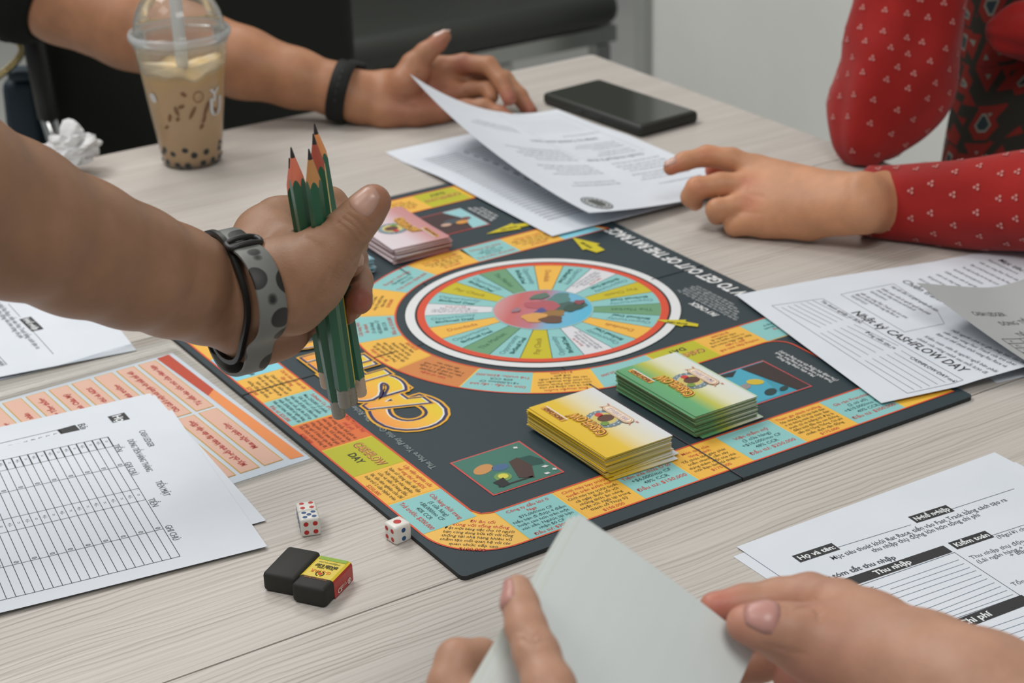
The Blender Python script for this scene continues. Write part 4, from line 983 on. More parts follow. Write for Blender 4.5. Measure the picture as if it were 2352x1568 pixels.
# ---- bottom right: two sheets, the upper one an income form (reads along +x)
S0 = Sheet((0.1400, -0.0735), math.radians(0.2), z=0.0003); S0.make('paper_sheet', 'plain white sheet peeking out under the income form at bottom right')
S0b = Sheet((0.1497, -0.0770), math.radians(-2.6), z=0.0006); S0b.make('paper_sheet', 'white sheet whose right corner shows beneath the income form')
S1 = Sheet((0.1480, -0.0667), math.radians(-0.8), z=0.0010); S1.make('paper_sheet', 'white income form with black heading bars at bottom right')
p = Print()
def q(px_, py_): return D(S1.uv(px_, py_))
def ztag(sh, p, txt, a, b, h, size=None):
    """black label bar between pixels a (left end) and b (right end), height h metres, with white lettering"""
    A = D(sh.uv(*a)); B = D(sh.uv(*b)); d = (B - A) / np.linalg.norm(B - A); n_ = np.array([-d[1], d[0]])
    p.poly([A - n_ * h / 2, B - n_ * h / 2, B + n_ * h / 2, A + n_ * h / 2], BK, 1)
    if txt: p.text(txt, (A + B) / 2 - n_ * h * 0.26, size or h * 0.72, (224, 228, 230), d, bold=0.03, lay=2, fit=np.linalg.norm(B - A) * 0.9)
zb = lambda a, b: (1650 + a / 2.761, 1000 + b / 2.761)
ztag(S1, p, 'Họ và tên:', zb(493, 785), zb(745, 702), 0.0085); ztag(S1, p, 'Nghề nghiệp', zb(1230, 536), zb(1470, 460), 0.0085)
ztag(S1, p, 'Kiểm toán', zb(1485, 702), zb(1720, 624), 0.0085); ztag(S1, p, 'Thu nhập', zb(740, 960), zb(1455, 718), 0.0085, 0.0066); ztag(S1, p, 'Chi phí', zb(1290, 1290), zb(1960, 1035), 0.0095, 0.0072)
for a, b in (((760, 708), (1222, 566)), ((1470, 470), (1876, 338)), ((1735, 634), (1975, 555)), ((800, 985), (1497, 742)), ((1497, 742), (1915, 1015)), ((1915, 1015), (1180, 1275))): p.line(q(*zb(*a)), q(*zb(*b)), 0.00035, (74, 90, 104), 1)
d_ = q(*zb(1222, 566)) - q(*zb(760, 708)); d_ /= np.linalg.norm(d_)
dt_ = q(*zb(1815, 420)) - q(*zb(750, 782)); dt_ /= np.linalg.norm(dt_)
p.text('Mục tiêu thoát khỏi Rat Race, tiến vào Fast Track bằng cách tạo ra', (q(*zb(750, 782)) + q(*zb(1815, 422))) / 2, 0.0060, (92, 98, 104), dt_, bold=0.005, lay=1, fit=0.134)
p.text('thu nhập thụ động lớn hơn tổng chi phí', (q(*zb(1015, 732)) + q(*zb(1640, 518))) / 2, 0.0060, (92, 98, 104), dt_, bold=0.005, lay=1, fit=0.082)
p.text('Bảng tóm tắt thu nhập', (q(*zb(660, 935)) + q(*zb(1080, 790))) / 2, 0.0062, (80, 86, 92), d_, bold=0.02, lay=1, fit=0.06)
for i, (a, b) in enumerate((((960, 985), (1525, 788)), ((1090, 975), (1558, 812)), ((1090, 1010), (1595, 836)), ((940, 1100), (1635, 856)), ((1200, 1052), (1670, 884)), ((1010, 1170), (1705, 908)), ((1070, 1195), (1750, 933)), ((1130, 1215), (1790, 957)), ((1340, 1165), (1830, 982)), ((1190, 1250), (1868, 1008)))): p.line(q(*zb(*a)), q(*zb(*b)), 0.00032, (104, 124, 140), 1)
for t, a in (('Lương:', (870, 1010)), ('Lãi ngân hàng:', (895, 1035)), ('Lãi cổ phần:', (960, 1055)), ('Bất động sản:', (1040, 1098)), ('Doanh nghiệp:', (1190, 1202))): p.text(t, q(*zb(*a)), 0.0050, (92, 98, 104), d_, 'c' if t != 'Lương:' else 'l', lay=1)
for i, t in enumerate(('Thuế:', 'Khoản vay mua nhà:', 'Khoản vay học đại học:', 'Khoản vay mua xe:', 'Khoản vay thẻ tín dụng:', 'Khoản mua sắm:', 'Chi phí khác:', 'Số con:', 'Chi phí nuôi con:', 'Khoản vay ngân hàng:')):
    a = q(*zb(1420 + 38 * i, 1322 + 31 * i)) - d_ * 0.018; p.text(t, a, 0.0052, (88, 94, 100), d_, 'l', bold=0.02, lay=1); p.line(a + d_ * 0.044, a + d_ * 0.118, 0.00032, (104, 124, 140), 1)
for t, a in (('(Người chơi ngồi bên phải)', (1775, 655)), ('Thu nhập thụ động = ______', (1610, 785)), ('(Lãi ngân hàng + Lãi cổ phần', (1650, 812)), ('+ Bất động sản)', (1860, 770)), ('Tổng thu nhập', (1875, 955))): p.text(t, q(*zb(*a)), 0.0052, (104, 108, 114), d_, 'l', lay=1)
S1.prt(p)

# ---- left stack at the bottom (reads along -y): three sheets, the ledger on top
S2 = Sheet((-0.0535, 0.3352), math.radians(-93.8), z=0.0012); S2.make('paper_sheet', 'lowest white sheet of the pile beside the erasers')
S3 = Sheet((-0.0555, 0.3388), math.radians(-96.0), z=0.0017); S3.make('paper_sheet', 'white form sheet just under the ledger, with small black heading tags')
p = Print()
zc = lambda a, b: (a / 3.136, 650 + b / 3.136)
def ztag3(sh, txt, a, b, h): ztag(sh, p, txt, zc(*a), zc(*b), h)
ztag3(S3, 'Họ', (835, 948), (880, 1000), 0.0120); ztag3(S3, '', (475, 1040), (515, 1080), 0.0130)
p.text('Bảng', D(S3.uv(*zc(555, 1020))), 0.0075, BK, D(S3.uv(*zc(590, 1060))) - D(S3.uv(*zc(555, 1015))), 'l', lay=1)
p.line(D(S3.uv(*zc(0, 1155))), D(S3.uv(*zc(425, 1055))), 0.0004, BK, 1); p.line(D(S3.uv(*zc(425, 1055))), D(S3.uv(*zc(448, 1085))), 0.0004, BK, 1)
for i in range(9): p.text('LLLETIBLS'[i], D(S3.uv(*zc(385 - 54 * i, 1090 + 14 * i))), 0.004, GR, (1, 0), lay=1)
S3.prt(p)
S4 = Sheet((-0.0539, 0.3030), math.radians(-97.5), z=0.0023, zf=lambda u, v: 0.0035 * np.clip((v - 0.10) / 0.2, 0, 1) ** 2); S4.make('paper_sheet', 'white cash ledger sheet with ruled grid, topmost on the left pile')
p = Print(); zd = lambda a, b: (a / 2.76, 1000 + b / 2.76)
def q(px_, py_): return D(S4.uv(px_, py_))
cols = [(680, 10), (710, 70), (790, 190), (880, 335), (930, 405), (1040, 590), (1145, 765)]
us = [S4.uv(*zd(*c))[0] for c in cols]; v0 = np.mean([S4.uv(*zd(*c))[1] for c in cols]); pitch = (S4.uv(*zd(68, 145))[1] - S4.uv(*zd(680, 10))[1]) / 12.0
nr = 26
for i, u_ in enumerate(us): p.line((u_, -v0), (u_, -(v0 + pitch * nr)), 0.00035 if i not in (0, 6) else 0.0004, BK, 1, n=10)
for r_ in range(nr + 1):
    v_ = v0 + pitch * r_; p.line((us[0], -v_), (us[1], -v_), 0.0009, BK, 1)
    p.line((us[1], -v_), (us[6], -v_), 0.00042, BK, 1)
    if r_ < nr:
        p.text('=' if r_ % 2 == 0 else '+/-', ((us[0] * 0.6 + us[1] * 0.4), -(v_ + pitch * 0.72)), 0.0042, GR, (1, 0), lay=1); p.text('=' if r_ % 2 == 0 else '+/-', ((us[3] + us[4]) / 2, -(v_ + pitch * 0.72)), 0.0042, GR, (1, 0), lay=1)
        if r_ % 2 == 0: p.text('0', (us[2] - 0.0025, -(v_ + pitch * 0.8)), 0.0046, GR, (1, 0), lay=1); p.text('0', (us[5] - 0.0025, -(v_ + pitch * 0.8)), 0.0046, GR, (1, 0), lay=1)
for t, a, sz in (('CASH LEDGER', (878, 30), 0.0062), ('DÒNG TIỀN HÀNG THÁNG', (885, 125), 0.0062), ('TIỀN', (745, 80), 0.0062), ('GHI CHÚ', (830, 210), 0.0062), ('TIỀN MẶT', (1030, 335), 0.0062), ('TIỀN', (970, 425), 0.0062), ('GHI CHÚ', (1090, 615), 0.0062)):
    p.text(t, q(*zd(*a)) + np.array([0, 0.0035 if t == 'CASH LEDGER' else -0.002]), sz, (92, 94, 96), (1, 0), lay=1, sx=0.86, fit={'CASH LEDGER': 0.027, 'DÒNG TIỀN HÀNG THÁNG': 0.051, 'TIỀN': 0.013, 'GHI CHÚ': 0.020, 'TIỀN MẶT': 0.022}[t])
S4.prt(p)

# ---- left sheets behind the forearm (read along -y)
S5 = Sheet((-0.0335, 0.6310), math.radians(-94.0), z=0.0003); S5.make('paper_sheet', 'lower of the two white sheets under the pencil arm')
S6 = Sheet((-0.0118, 0.6260), math.radians(-96.1), z=0.0008, zf=lambda u, v: 0.002 * np.clip(v / 0.1, 0, 1)); S6.make('paper_sheet', 'white form under the pencil arm with one black job tag')
p = Print(); ze = lambda a, b: (a / 3.136, 650 + b / 3.136)
def q(px_, py_): return D(S6.uv(px_, py_))
ztag(S6, p, 'Nghề nghiệp', ze(180, 252), ze(272, 340), 0.0095); S6.prt(p, 'heading_bar'); p = Print()
p.line(q(*ze(235, 345)), q(*ze(385, 512)), 0.0004, BK, 1); p.line(q(*ze(60, 150)), q(*ze(145, 243)), 0.0004, BK, 1); p.line(q(*ze(-60, 470)), q(*ze(52, 588)), 0.0004, BK, 1)
d_ = q(*ze(385, 512)) - q(*ze(235, 345)); d_ /= np.linalg.norm(d_)
p.text('Mục tiêu thoát khỏi Rat Race, tiến vào Fast Track bằng cách tạo ra', q(*ze(262, 475)), 0.0060, GR, d_, 'r', lay=1, fit=0.132); p.text('thu nhập thụ động lớn hơn tổng chi phí', q(*ze(142, 398)), 0.0060, GR, d_, 'r', lay=1, fit=0.082)
p.text('(Người chơi ngồi bên phải)', q(*ze(10, 598)), 0.0052, GR, d_, 'r', lay=1)
S6.prt(p)

# ---- orange sheet in a clear sleeve (reads along +y, top toward -x)
OA = math.radians(92.0)
S7 = Sheet((-0.3065, 0.1765), OA, 0.213, 0.297, z=0.0003)
# find the corner so that the lower-right corner lies at the measured spot
cr_ = S7.P(np.array([0.213]), np.array([0.297]))[0]; tgt = np.array([-0.0138, 0.3977]); S7.O = S7.O + (tgt - cr_[:2])
S7.make('paper_sheet', 'white sheet of pink answer boxes with red lettering and an orange bar', group='printed paper sheets')
p = Print()
def q(px_, py_): return D(S7.uv(px_, py_))
def qp(*pts): return [q(*zc(*t)) for t in pts]
p.poly(qp((1130, 545), (1215, 515), (1540, 765), (1500, 812)), (206, 86, 52), 1); p.poly(qp((1540, 765), (2190, 1245), (2090, 1270), (1500, 812)), (240, 164, 98), 1)
# boxes: two columns, rows going away from the bar
ub = [q(*zc(*t))[0] for t in ((1120, 555), (1550, 885), (1570, 895), (2065, 1265))]; vb = [q(*zc(*t))[1] for t in ((1120, 555), (990, 590), (965, 600))]
u_l, u_m0, u_m1, u_r = sorted(ub); rowh = abs(vb[1] - vb[0]); rowp = abs(vb[2] - vb[0])
ORT = ['Tự viết vào ước mơ của riêng bạn', 'Chơi Golf ở một nơi tuyệt vời nhất thế giới', 'Tham gia chính trường', 'Nghiên cứu ung thư và AIDS', 'Du lịch vòng quanh Châu Mỹ', 'Thành viên hội đồng Tổng thống', 'Du thuyền cá nhân', 'Máy bay riêng', 'Xây công viên', 'Thư viện trẻ em', 'Đại nhạc hội']
ORL = ['Mua một cánh rừng', 'Một chỗ ngồi trên khán đài sân vận động', 'Biệt thự', 'Lễ hội', 'Đua ngựa', 'Viện bảo tàng', 'Hòn đảo', 'Nhà hàng', 'Khu nghỉ', 'Đội bóng', 'Hồ câu']
for r_ in range(11):
    vt = vb[0] + rowp * r_ * (1 if vb[1] > vb[0] else -1); vbm = vt + rowh * (1 if vb[1] > vb[0] else -1)
    for (a, b_, tx) in ((u_l, u_m0, ORL[r_]), (u_m1, u_r, ORT[r_])):
        y0_, y1_ = min(vt, vbm), max(vt, vbm)
        p.rect(a, y0_, b_, y1_, (220, 180, 48), 1); p.rect(a + 0.0007, y0_ + 0.0007, b_ - 0.0007, y1_ - 0.0007, (232, 196, 178), 2)
        p.text(tx, ((a + b_) / 2, y0_ + (y1_ - y0_) * 0.36), 0.0058, (176, 50, 42), (1, 0), bold=0.03, lay=3, fit=(b_ - a) * 0.84)
S7.prt(p, 'printed_boxes')
# clear sleeve: thin film larger than the sheet
SLV = clear_mat('clear_film', (250, 252, 252), haze=0.015, rough=0.06, ior=1.45)
S8 = Sheet(S7.P(np.array([-0.006]), np.array([-0.006]))[0][:2], OA, 0.252, 0.309, z=0.0006, zf=lambda u, v: 0.0010 * np.sin(u * 60) * np.clip((u - 0.205) / 0.04, 0, 1) + 0.0022 * np.clip((u - 0.215) / 0.02, 0, 1) * np.clip(1 - (u - 0.235) / 0.017, 0, 1))
S8.make('plastic_sleeve', 'clear plastic sleeve around the orange and pink sheet', nu=60, m=SLV, cat='sleeve', group=None, film=True)

# ---- right: journal sheet (reads along -y, top toward +x), overhanging the board
def zr(u, v):   # v = distance from the far top edge; lifted where it lies over the board edge, waved at the right
    d = 0.297 - v
    return 0.0048 * np.clip(1 - d / 0.05, 0, 1) * 0 + 0.0046 * np.clip(1 - (d - 0.08) / 0.13, 0, 1) + 0.010 * np.clip((d - 0.06) / 0.10, 0, 1) * np.clip((u - 0.11) / 0.10, 0, 1) * np.clip(1.6 - (d - 0.06) / 0.12, 0, 1)
RA = math.radians(-101.0)
S9 = Sheet((0, 0), RA, z=0.0010, zf=zr)
bl = S9.P(np.array([0.0]), np.array([0.297]))[0]; t9 = at(1690, 680, 0.0045)[:2]; S9.O = S9.O + (t9 - bl[:2])
S9b = Sheet(S9.O + np.array([0.006, 0.004]), RA + 0.012, z=0.0004); S9b.h = 0.21; S9b.make('paper_sheet', 'white sheet lying beneath the cashflow journal by the red sleeve')
S9.make('paper_sheet', 'white cashflow day journal sheet overlapping the right corner of the board', nu=40, nv=50)
p = Print(); zf_ = lambda a, b: (1600 + a / 3.128, 550 + b / 3.128)
def q(px_, py_): return D(S9.uv(px_, py_))
def ql(a, b, w=0.00035, c=GR): p.line(q(*zf_(*a)), q(*zf_(*b)), w, c, 1, n=8)
for pts in (((540, 475), (905, 425), (1915, 1010), (1515, 1105), (540, 475)), ((1035, 395), (1415, 318), (1735, 525), (1780, 605), (1495, 665), (1035, 395))):
    for a, b in zip(pts[:-1], pts[1:]): ql(a, b)
for i in range(6): ql((610 + 45 * i, 488 - 10 * i), (890 + 40 * i, 632 - 13 * i)); ql((890 + 48 * i, 670 - 12 * i), (1180 + 54 * i, 845 - 16 * i))
for i in range(6): ql((1210 + 52 * i, 868 - 14 * i), (1565 + 55 * i, 1082 - 14 * i))
d_ = q(*zf_(1780, 870)) - q(*zf_(1130, 520)); d_ /= np.linalg.norm(d_)
p.text('Nhật ký CASHFLOW DAY', q(*zf_(1105, 525)), 0.0112, BK, d_, 'l', bold=0.012, shear=0.1, lay=1, fit=0.128)
p.text('Chiến tranh tiền tệ', q(*zf_(1465, 300)), 0.0098, BK, d_, 'l', lay=1); p.text('Mục tiêu một', q(*zf_(2160, 150)), 0.0078, BK, d_, 'l', bold=0.01, lay=1)
p.text('CASHFLOW DAY mới', q(*zf_(1525, 850)), 0.0052, BK, d_, 'l', lay=1); p.text('Đông tiền tạo ra', q(*zf_(1205, 668)), 0.0050, BK, d_, 'l', lay=1); p.text('Tên doanh nghiệp có được', q(*zf_(885, 445)), 0.0050, BK, d_, 'l', lay=1, fit=0.05)
for i, (a, n_) in enumerate((((1100, 405), 0.020), ((1135, 395), 0.052), ((1170, 388), 0.056), ((1240, 375), 0.020), ((1285, 366), 0.046), ((1320, 356), 0.058), ((1390, 340), 0.056))): p.text(LOREM[i % 7], q(*zf_(*a)), 0.0050, GR, d_, 'l', lay=1, fit=n_)
for i in range(9): p.text(LOREM[(i + 2) % 7], q(*zf_(1590 + 62 * i, 285 - 17 * i)), 0.0046, GR, d_, 'l', lay=1, fit=0.035 + 0.008 * ((i * 5) % 4))
for i, a in enumerate(((1715, 680), (1765, 668), (1820, 655), (1575, 712), (1630, 698))): p.text(LOREM[(i + 1) % 7], q(*zf_(*a)), 0.0050, GR, d_, 'l', lay=1, fit=0.075 + 0.01 * i)
S9.prt(p)
# ledger page in one even grey, its corner curling up over the journal
class Curl(Sheet):
    def P(s, u, v):
        u = np.asarray(u, float)[:, None]; v = np.asarray(v, float)[:, None]
        P = s.O3 + s.R3 * u + s.C3 * (v + 0.0) + s.R3 * 0.9 * np.maximum(v - 0.05, 0) ** 2
        z = P[:, 2]; fl = 0.0085; P[:, 2] = fl + 0.5 * ((z - fl) + np.sqrt((z - fl) ** 2 + 0.006 ** 2)); return P
S10 = Curl((0, 0), 0); S10.zf = lambda u, v: 0 * u
S10.O3 = at(2105, 650, 0.038); _c2w = np.column_stack([CR, -CU, CF])
S10.R3 = _c2w @ np.array([1, 0.05, 0.80]); S10.R3 /= np.linalg.norm(S10.R3); S10.C3 = _c2w @ np.array([1, 1.0, -1.31]); S10.C3 -= S10.R3 * (S10.C3 @ S10.R3); S10.C3 /= np.linalg.norm(S10.C3)
S10.h = 0.24; S10.make('paper_sheet', 'grey cash ledger page with a lifted corner at the right edge', nu=30, nv=36, m=mat('grey_paper', (176, 178, 178), rough=0.8, spec=0.2, noise=0.02, nscale=60))
def lay10(V):
    u, v = V[:, 0], -V[:, 1]; e_ = 0.0008; P = S10.P(u, v); n_ = np.cross(S10.P(u + e_, v) - S10.P(u - e_, v), S10.P(u, v + e_) - S10.P(u, v - e_)); n_ /= np.linalg.norm(n_, axis=1)[:, None]; n_ *= np.sign(n_[:, 2:3]); return P + n_ * (0.00018 + 0.00008 * V[:, 2:3])
S10.lay = lay10
p = Print(); GL = (92, 94, 96)
p.text('CASH LEDGER', (0.018, -0.046), 0.0080, GL, (1, 0), 'l', lay=1, fit=0.038); p.text('DÒNG TIỀN HÀNG THÁNG', (0.034, -0.060), 0.0080, GL, (1, 0), 'l', lay=1, fit=0.085); p.text('TIỀN', (0.034, -0.077), 0.0072, GL, (1, 0), 'l', lay=1)
for r_ in range(20): p.line((0.010, -(0.080 + 0.0065 * r_)), (0.185, -(0.080 + 0.0065 * r_)), 0.0006, GL, 1, n=12); p.text('+/-' if r_ % 2 else '=', (0.017, -(0.0850 + 0.0065 * r_)), 0.005, GL, (1, 0), lay=1)
for u_ in (0.010, 0.030, 0.100, 0.185): p.line((u_, -0.080), (u_, -(0.080 + 0.0065 * 19)), 0.0006, GL, 1, n=10)
S10.prt(p)

# ---- centre: sheet on the table and one lifted by the far hand (text upside down to us: reads along -x)
CA_ = math.radians(179.36)
def zu(u, v): return 0.0046 * np.clip(1 - (v - 0.190) / 0.07, 0, 1)   # near end rests on the board
S11 = Sheet((0.5500, 0.4160), CA_, z=0.0006, zf=zu); S11.make('paper_sheet', 'white ruled sheet lying under the lifted page between the hands')
p = Print()
for i in range(33): v_ = 0.035 + 0.0068 * i; p.line((0.155, -v_), (0.192, -v_), 0.0013, (128, 131, 136), 1, 3); p.line((0.095, -v_), (0.147, -v_), 0.0013, (128, 131, 136), 1, 3)
for i in range(9): p.text('w w', (0.148, -(0.10 + 0.018 * i)), 0.005, BK, (0, -1), lay=1, bold=0.04)
S11.prt(p)
# lifted page: edge at the right stays down, the left edge rises, most at the far corner
class Lift(Sheet):
    def P(s, u, v):
        u = np.asarray(u, float); v = np.asarray(v, float); t = u / s.w; k = v / s.h      # u=0 at the right edge (x large)
        zl = 0.016 + (0.066 - 0.016) * np.clip(k, 0, 1) ** 1.25                            # height of the left edge
        xr = 0.5480 - 0.004 * k + 0.0 * t; yv = 0.4150 + 0.300 * k
        span = np.sqrt(np.maximum(0.2075 ** 2 - zl ** 2, 0)) - 0.030 * k ** 2 - 0.034 * (1 - k) * 0.9
        x = xr - span * t; z = 0.0058 + zl * np.clip(t, 0, 1.05) ** 2.1
        y = yv - 0.0020 * t - 0.004 * t * t + (0.006 + 0.004) * t ** 2 * k
        return np.column_stack([x, y, z])
    def uv(s, px, py, z=None): return None
S12 = Lift((0, 0), 0.0); S12.zf = lambda u, v: 0 * u
S12.make('paper_sheet', 'white printed page with a round seal, its corner lifted by the far hand', nu=30, nv=40)
def lay12(V):
    u, v = V[:, 0], -V[:, 1]; e_ = 0.0008; P = S12.P(u, v); a = S12.P(u + e_, v) - S12.P(u - e_, v); b = S12.P(u, v + e_) - S12.P(u, v - e_); n_ = np.cross(a, b); n_ /= np.linalg.norm(n_, axis=1)[:, None]; n_ *= np.sign(n_[:, 2:3])
    return P + n_ * (0.00018 + 0.00008 * V[:, 2:3])
S12.lay = lay12
p = Print()
p.disc((0.180, -0.020), 0.0150, (74, 78, 76), 1, 36, 0.0150); p.disc((0.180, -0.020), 0.0138, (176, 180, 182), 2, 36, 0.0138); p.disc((0.180, -0.020), 0.0085, (84, 88, 84), 3, 30, 0.0085)
for i in range(16): p.disc((0.180 + 0.0112 * math.cos(i * 0.3927), -0.020 + 0.0112 * math.sin(i * 0.3927)), 0.0014, (74, 78, 76), 3, 8)
LT2 = (150, 153, 158)
p.text('chống', (0.040, -0.022), 0.0075, GR, (1, 0), 'l', bold=0.02, lay=1); p.text('Chuyển khoảng Đối đoạn', (0.020, -0.132), 0.0075, GR, (1, 0), 'l', lay=1, fit=0.075); p.text('Nhật ký CASHFLOW DAY', (0.030, -0.195), 0.0080, GR, (1, 0), 'l', lay=1, fit=0.125)
for k_, (u_, v_, n_, w_) in enumerate(((0.020, 0.030, 2, 0.05), (0.016, 0.046, 2, 0.06), (0.016, 0.062, 4, 0.085), (0.012, 0.088, 5, 0.090), (0.012, 0.112, 2, 0.08), (0.020, 0.140, 3, 0.060), (0.020, 0.158, 4, 0.060), (0.014, 0.206, 2, 0.05), (0.110, 0.060, 3, 0.07), (0.105, 0.090, 6, 0.085), (0.105, 0.130, 7, 0.085), (0.115, 0.215, 4, 0.07))): para(p, u_, v_, max(1, int(n_ * 0.75)), 0.0042, w_, 1.75, (118, 121, 126), k_)
p.frame(0.012, -0.280, 0.100, -0.138, 0.0003, (176, 180, 184), 1, 10)
for i in range(8): p.line((0.02, -(0.224 + 0.006 * i)), (0.095, -(0.224 + 0.006 * i)), 0.0003, (176, 180, 184), 1, 8)
S12.prt(p)
# ================================================================== people: smooth bodies grown from blended limbs
def smin(a, b, k):
    h = np.maximum(k - np.abs(a - b), 0.0) / k; return np.minimum(a, b) - h * h * k * 0.25
def cone_d(P, a, b, ra, rb):
    ab = b - a; t = np.clip(((P - a) @ ab) / max(ab @ ab, 1e-12), 0, 1); return np.linalg.norm(P - (a + t[:, None] * ab), axis=1) - (ra + (rb - ra) * t)
class Body:
    """palm and arm blend softly; each finger blends with the palm but stays apart from its neighbours"""
    def __init__(s, kp=0.012, kf=0.007): s.palm = []; s.fingers = []; s.kp = kp; s.kf = kf; s.red = []; s.cut = []; s.crease = []
    def chain(s, pts, to=None):
        pr_ = [(np.asarray(p, float), float(r)) for p, r in pts]; L = [(pr_[i][0], pr_[i + 1][0], pr_[i][1], pr_[i + 1][1]) for i in range(len(pr_) - 1)]
        (s.palm.extend(L) if to is None else to.extend(L)); return s
    def blob(s, p, r): s.palm.append((np.asarray(p, float), np.asarray(p, float) + 1e-5, r, r))
    def finger(s, pts): L = []; s.chain(pts, L); s.fingers.append(L); return s
    def dist(s, P, cap=0.04):
        def grp(prims, k):
            out = np.full(len(P), cap)
            for a, b, ra, rb in prims:
                m = max(ra, rb) + cap * 0.9; lo = np.minimum(a, b) - m; hi = np.maximum(a, b) + m
                idx = np.nonzero(np.all((P > lo) & (P < hi), axis=1))[0]
                if len(idx): out[idx] = smin(out[idx], cone_d(P[idx], a, b, ra, rb), k)
            return out
        D = grp(s.palm, s.kp); T = D.copy()
        for f in s.fingers:
            g_ = grp(f, 0.004); T = smin(T, smin(D, g_, s.kf), 0.0016)
        for a, b, r in s.cut: T = np.maximum(T, r - np.linalg.norm(P - (a + np.clip(((P - a) @ (b - a)) / ((b - a) @ (b - a)), 0, 1)[:, None] * (b - a)), axis=1))
        return T
    def mesh(s, name, parent, m, h=0.0018, zmin=None):
        pr_ = s.palm + [q for f in s.fingers for q in f]
        lo = np.min([np.minimum(a, b) - max(ra, rb) for a, b, ra, rb in pr_], axis=0) - 3 * h; hi = np.max([np.maximum(a, b) + max(ra, rb) for a, b, ra, rb in pr_], axis=0) + 3 * h
        n = np.ceil((hi - lo) / h).astype(int) + 1
        ax = [lo[i] + h * np.arange(n[i]) for i in range(3)]
        D = np.full(n, 0.04, np.float64)
        # coarse pass finds the blocks that hold surface
        B = 8; st = h * B; nb = np.ceil((n - 1) / B).astype(int)
        bx = np.stack(np.meshgrid(*[np.arange(k) for k in nb], indexing='ij'), -1).reshape(-1, 3)
        cc = lo + (bx + 0.5) * st; dc = s.dist(cc); near = bx[np.abs(dc) < st * 0.9 + 0.012]
        off = np.stack(np.meshgrid(*[np.arange(B + 1)] * 3, indexing='ij'), -1).reshape(-1, 3)
        I = (near[:, None, :] * B + off[None]).reshape(-1, 3); I = np.minimum(I, n - 1)
        key = np.unique(np.ravel_multi_index(I.T, n)); G = np.stack(np.unravel_index(key, n), -1)
        Dv = s.dist(lo + G * h); D.reshape(-1)[key] = Dv
        inside = bx[(dc < 0) & ~(np.abs(dc) < st * 0.9 + 0.012)]
        for q_ in inside: D[q_[0] * B:(q_[0] + 1) * B + 1, q_[1] * B:(q_[1] + 1) * B + 1, q_[2] * B:(q_[2] + 1) * B + 1] = np.minimum(D[q_[0] * B:(q_[0] + 1) * B + 1, q_[1] * B:(q_[1] + 1) * B + 1, q_[2] * B:(q_[2] + 1) * B + 1], -0.01)
        V, F = surface_nets(D, lo, h)
        V = laplace(V, F, 3)
        if zmin is not None: V[:, 2] = np.maximum(V[:, 2], zmin)
        o = mesh(name, V, F, m, parent, smooth=True)
        att = o.data.color_attributes.new('tone', 'FLOAT_COLOR', 'POINT'); rd = np.zeros(len(V))
        for p, r, a in s.red: rd = np.maximum(rd, a * np.exp(-((V - np.asarray(p)) ** 2).sum(1) / (r * r)))
        cr_ = np.zeros(len(V))
        for pts, wd, st in s.crease:
            pp = spline(pts, 6); d2 = np.full(len(V), 1.0); near = np.nonzero(np.linalg.norm(V - pp.mean(0), axis=1) < np.linalg.norm(pp - pp.mean(0), axis=1).max() + 0.006)[0]
            for a, b in zip(pp[:-1], pp[1:]): d2[near] = np.minimum(d2[near], cone_d(V[near], a, b, 0, 0))
            cr_ = np.maximum(cr_, st * np.exp(-(d2 / wd) ** 2))
        c = np.column_stack([rd, cr_, rd * 0, np.ones(len(V))]); att.data.foreach_set('color', c.ravel())
        return o
def on_skin(body, px_, py_, d0, d1):
    """first point of the body met by the view ray through a pixel"""
    ds = np.linspace(d0, d1, 200); P = np.array([atd(px_, py_, d) for d in ds]); f = body.dist(P); i = np.nonzero(f < 0)[0]; return P[i[0]] if len(i) else P[np.argmin(f)]
def surface_nets(D, lo, h):
    n = np.array(D.shape); S = D < 0
    c = [S[i:n[0] - 1 + i, j:n[1] - 1 + j, k:n[2] - 1 + k] for i in (0, 1) for j in (0, 1) for k in (0, 1)]
    anyc = np.zeros_like(c[0]); allc = np.ones_like(c[0])
    for q_ in c: anyc |= q_; allc &= q_
    act = np.argwhere(anyc & ~allc); idx = np.full(n - 1, -1, np.int64); idx[tuple(act.T)] = np.arange(len(act))
    corn = np.array([(i, j, k) for i in (0, 1) for j in (0, 1) for k in (0, 1)]); val = np.stack([D[tuple((act + q_).T)] for q_ in corn], 1)
    pos = np.zeros((len(act), 3)); cnt = np.zeros(len(act))
    for a in range(8):
        for b in range(a + 1, 8):
            if np.abs(corn[a] - corn[b]).sum() != 1: continue
            m = (val[:, a] < 0) != (val[:, b] < 0); t = np.where(m, val[:, a] / np.where(m, val[:, a] - val[:, b], 1), 0)
            pos += np.where(m[:, None], corn[a] + t[:, None] * (corn[b] - corn[a]), 0); cnt += m
    V = lo + (act + pos / cnt[:, None]) * h; F = []
    for ax in range(3):
        u, v = (ax + 1) % 3, (ax + 2) % 3
        s0 = [slice(None)] * 3; s1 = [slice(None)] * 3; s0[ax] = slice(0, n[ax] - 1); s1[ax] = slice(1, n[ax])
        ch = S[tuple(s0)] != S[tuple(s1)]; e_ = np.argwhere(ch); e_ = e_[(e_[:, u] > 0) & (e_[:, v] > 0) & (e_[:, u] < n[u] - 1) & (e_[:, v] < n[v] - 1)]
        du = np.zeros(3, int); dv = np.zeros(3, int); du[u] = 1; dv[v] = 1
        q_ = np.stack([idx[tuple(x.T)] for x in (e_ - du - dv, e_ - dv, e_, e_ - du)], 1)
        neg = S[tuple(e_.T)]; q_[~neg] = q_[~neg][:, ::-1]; F.append(q_)
    F = np.vstack(F); return V, F[(F >= 0).all(1)]
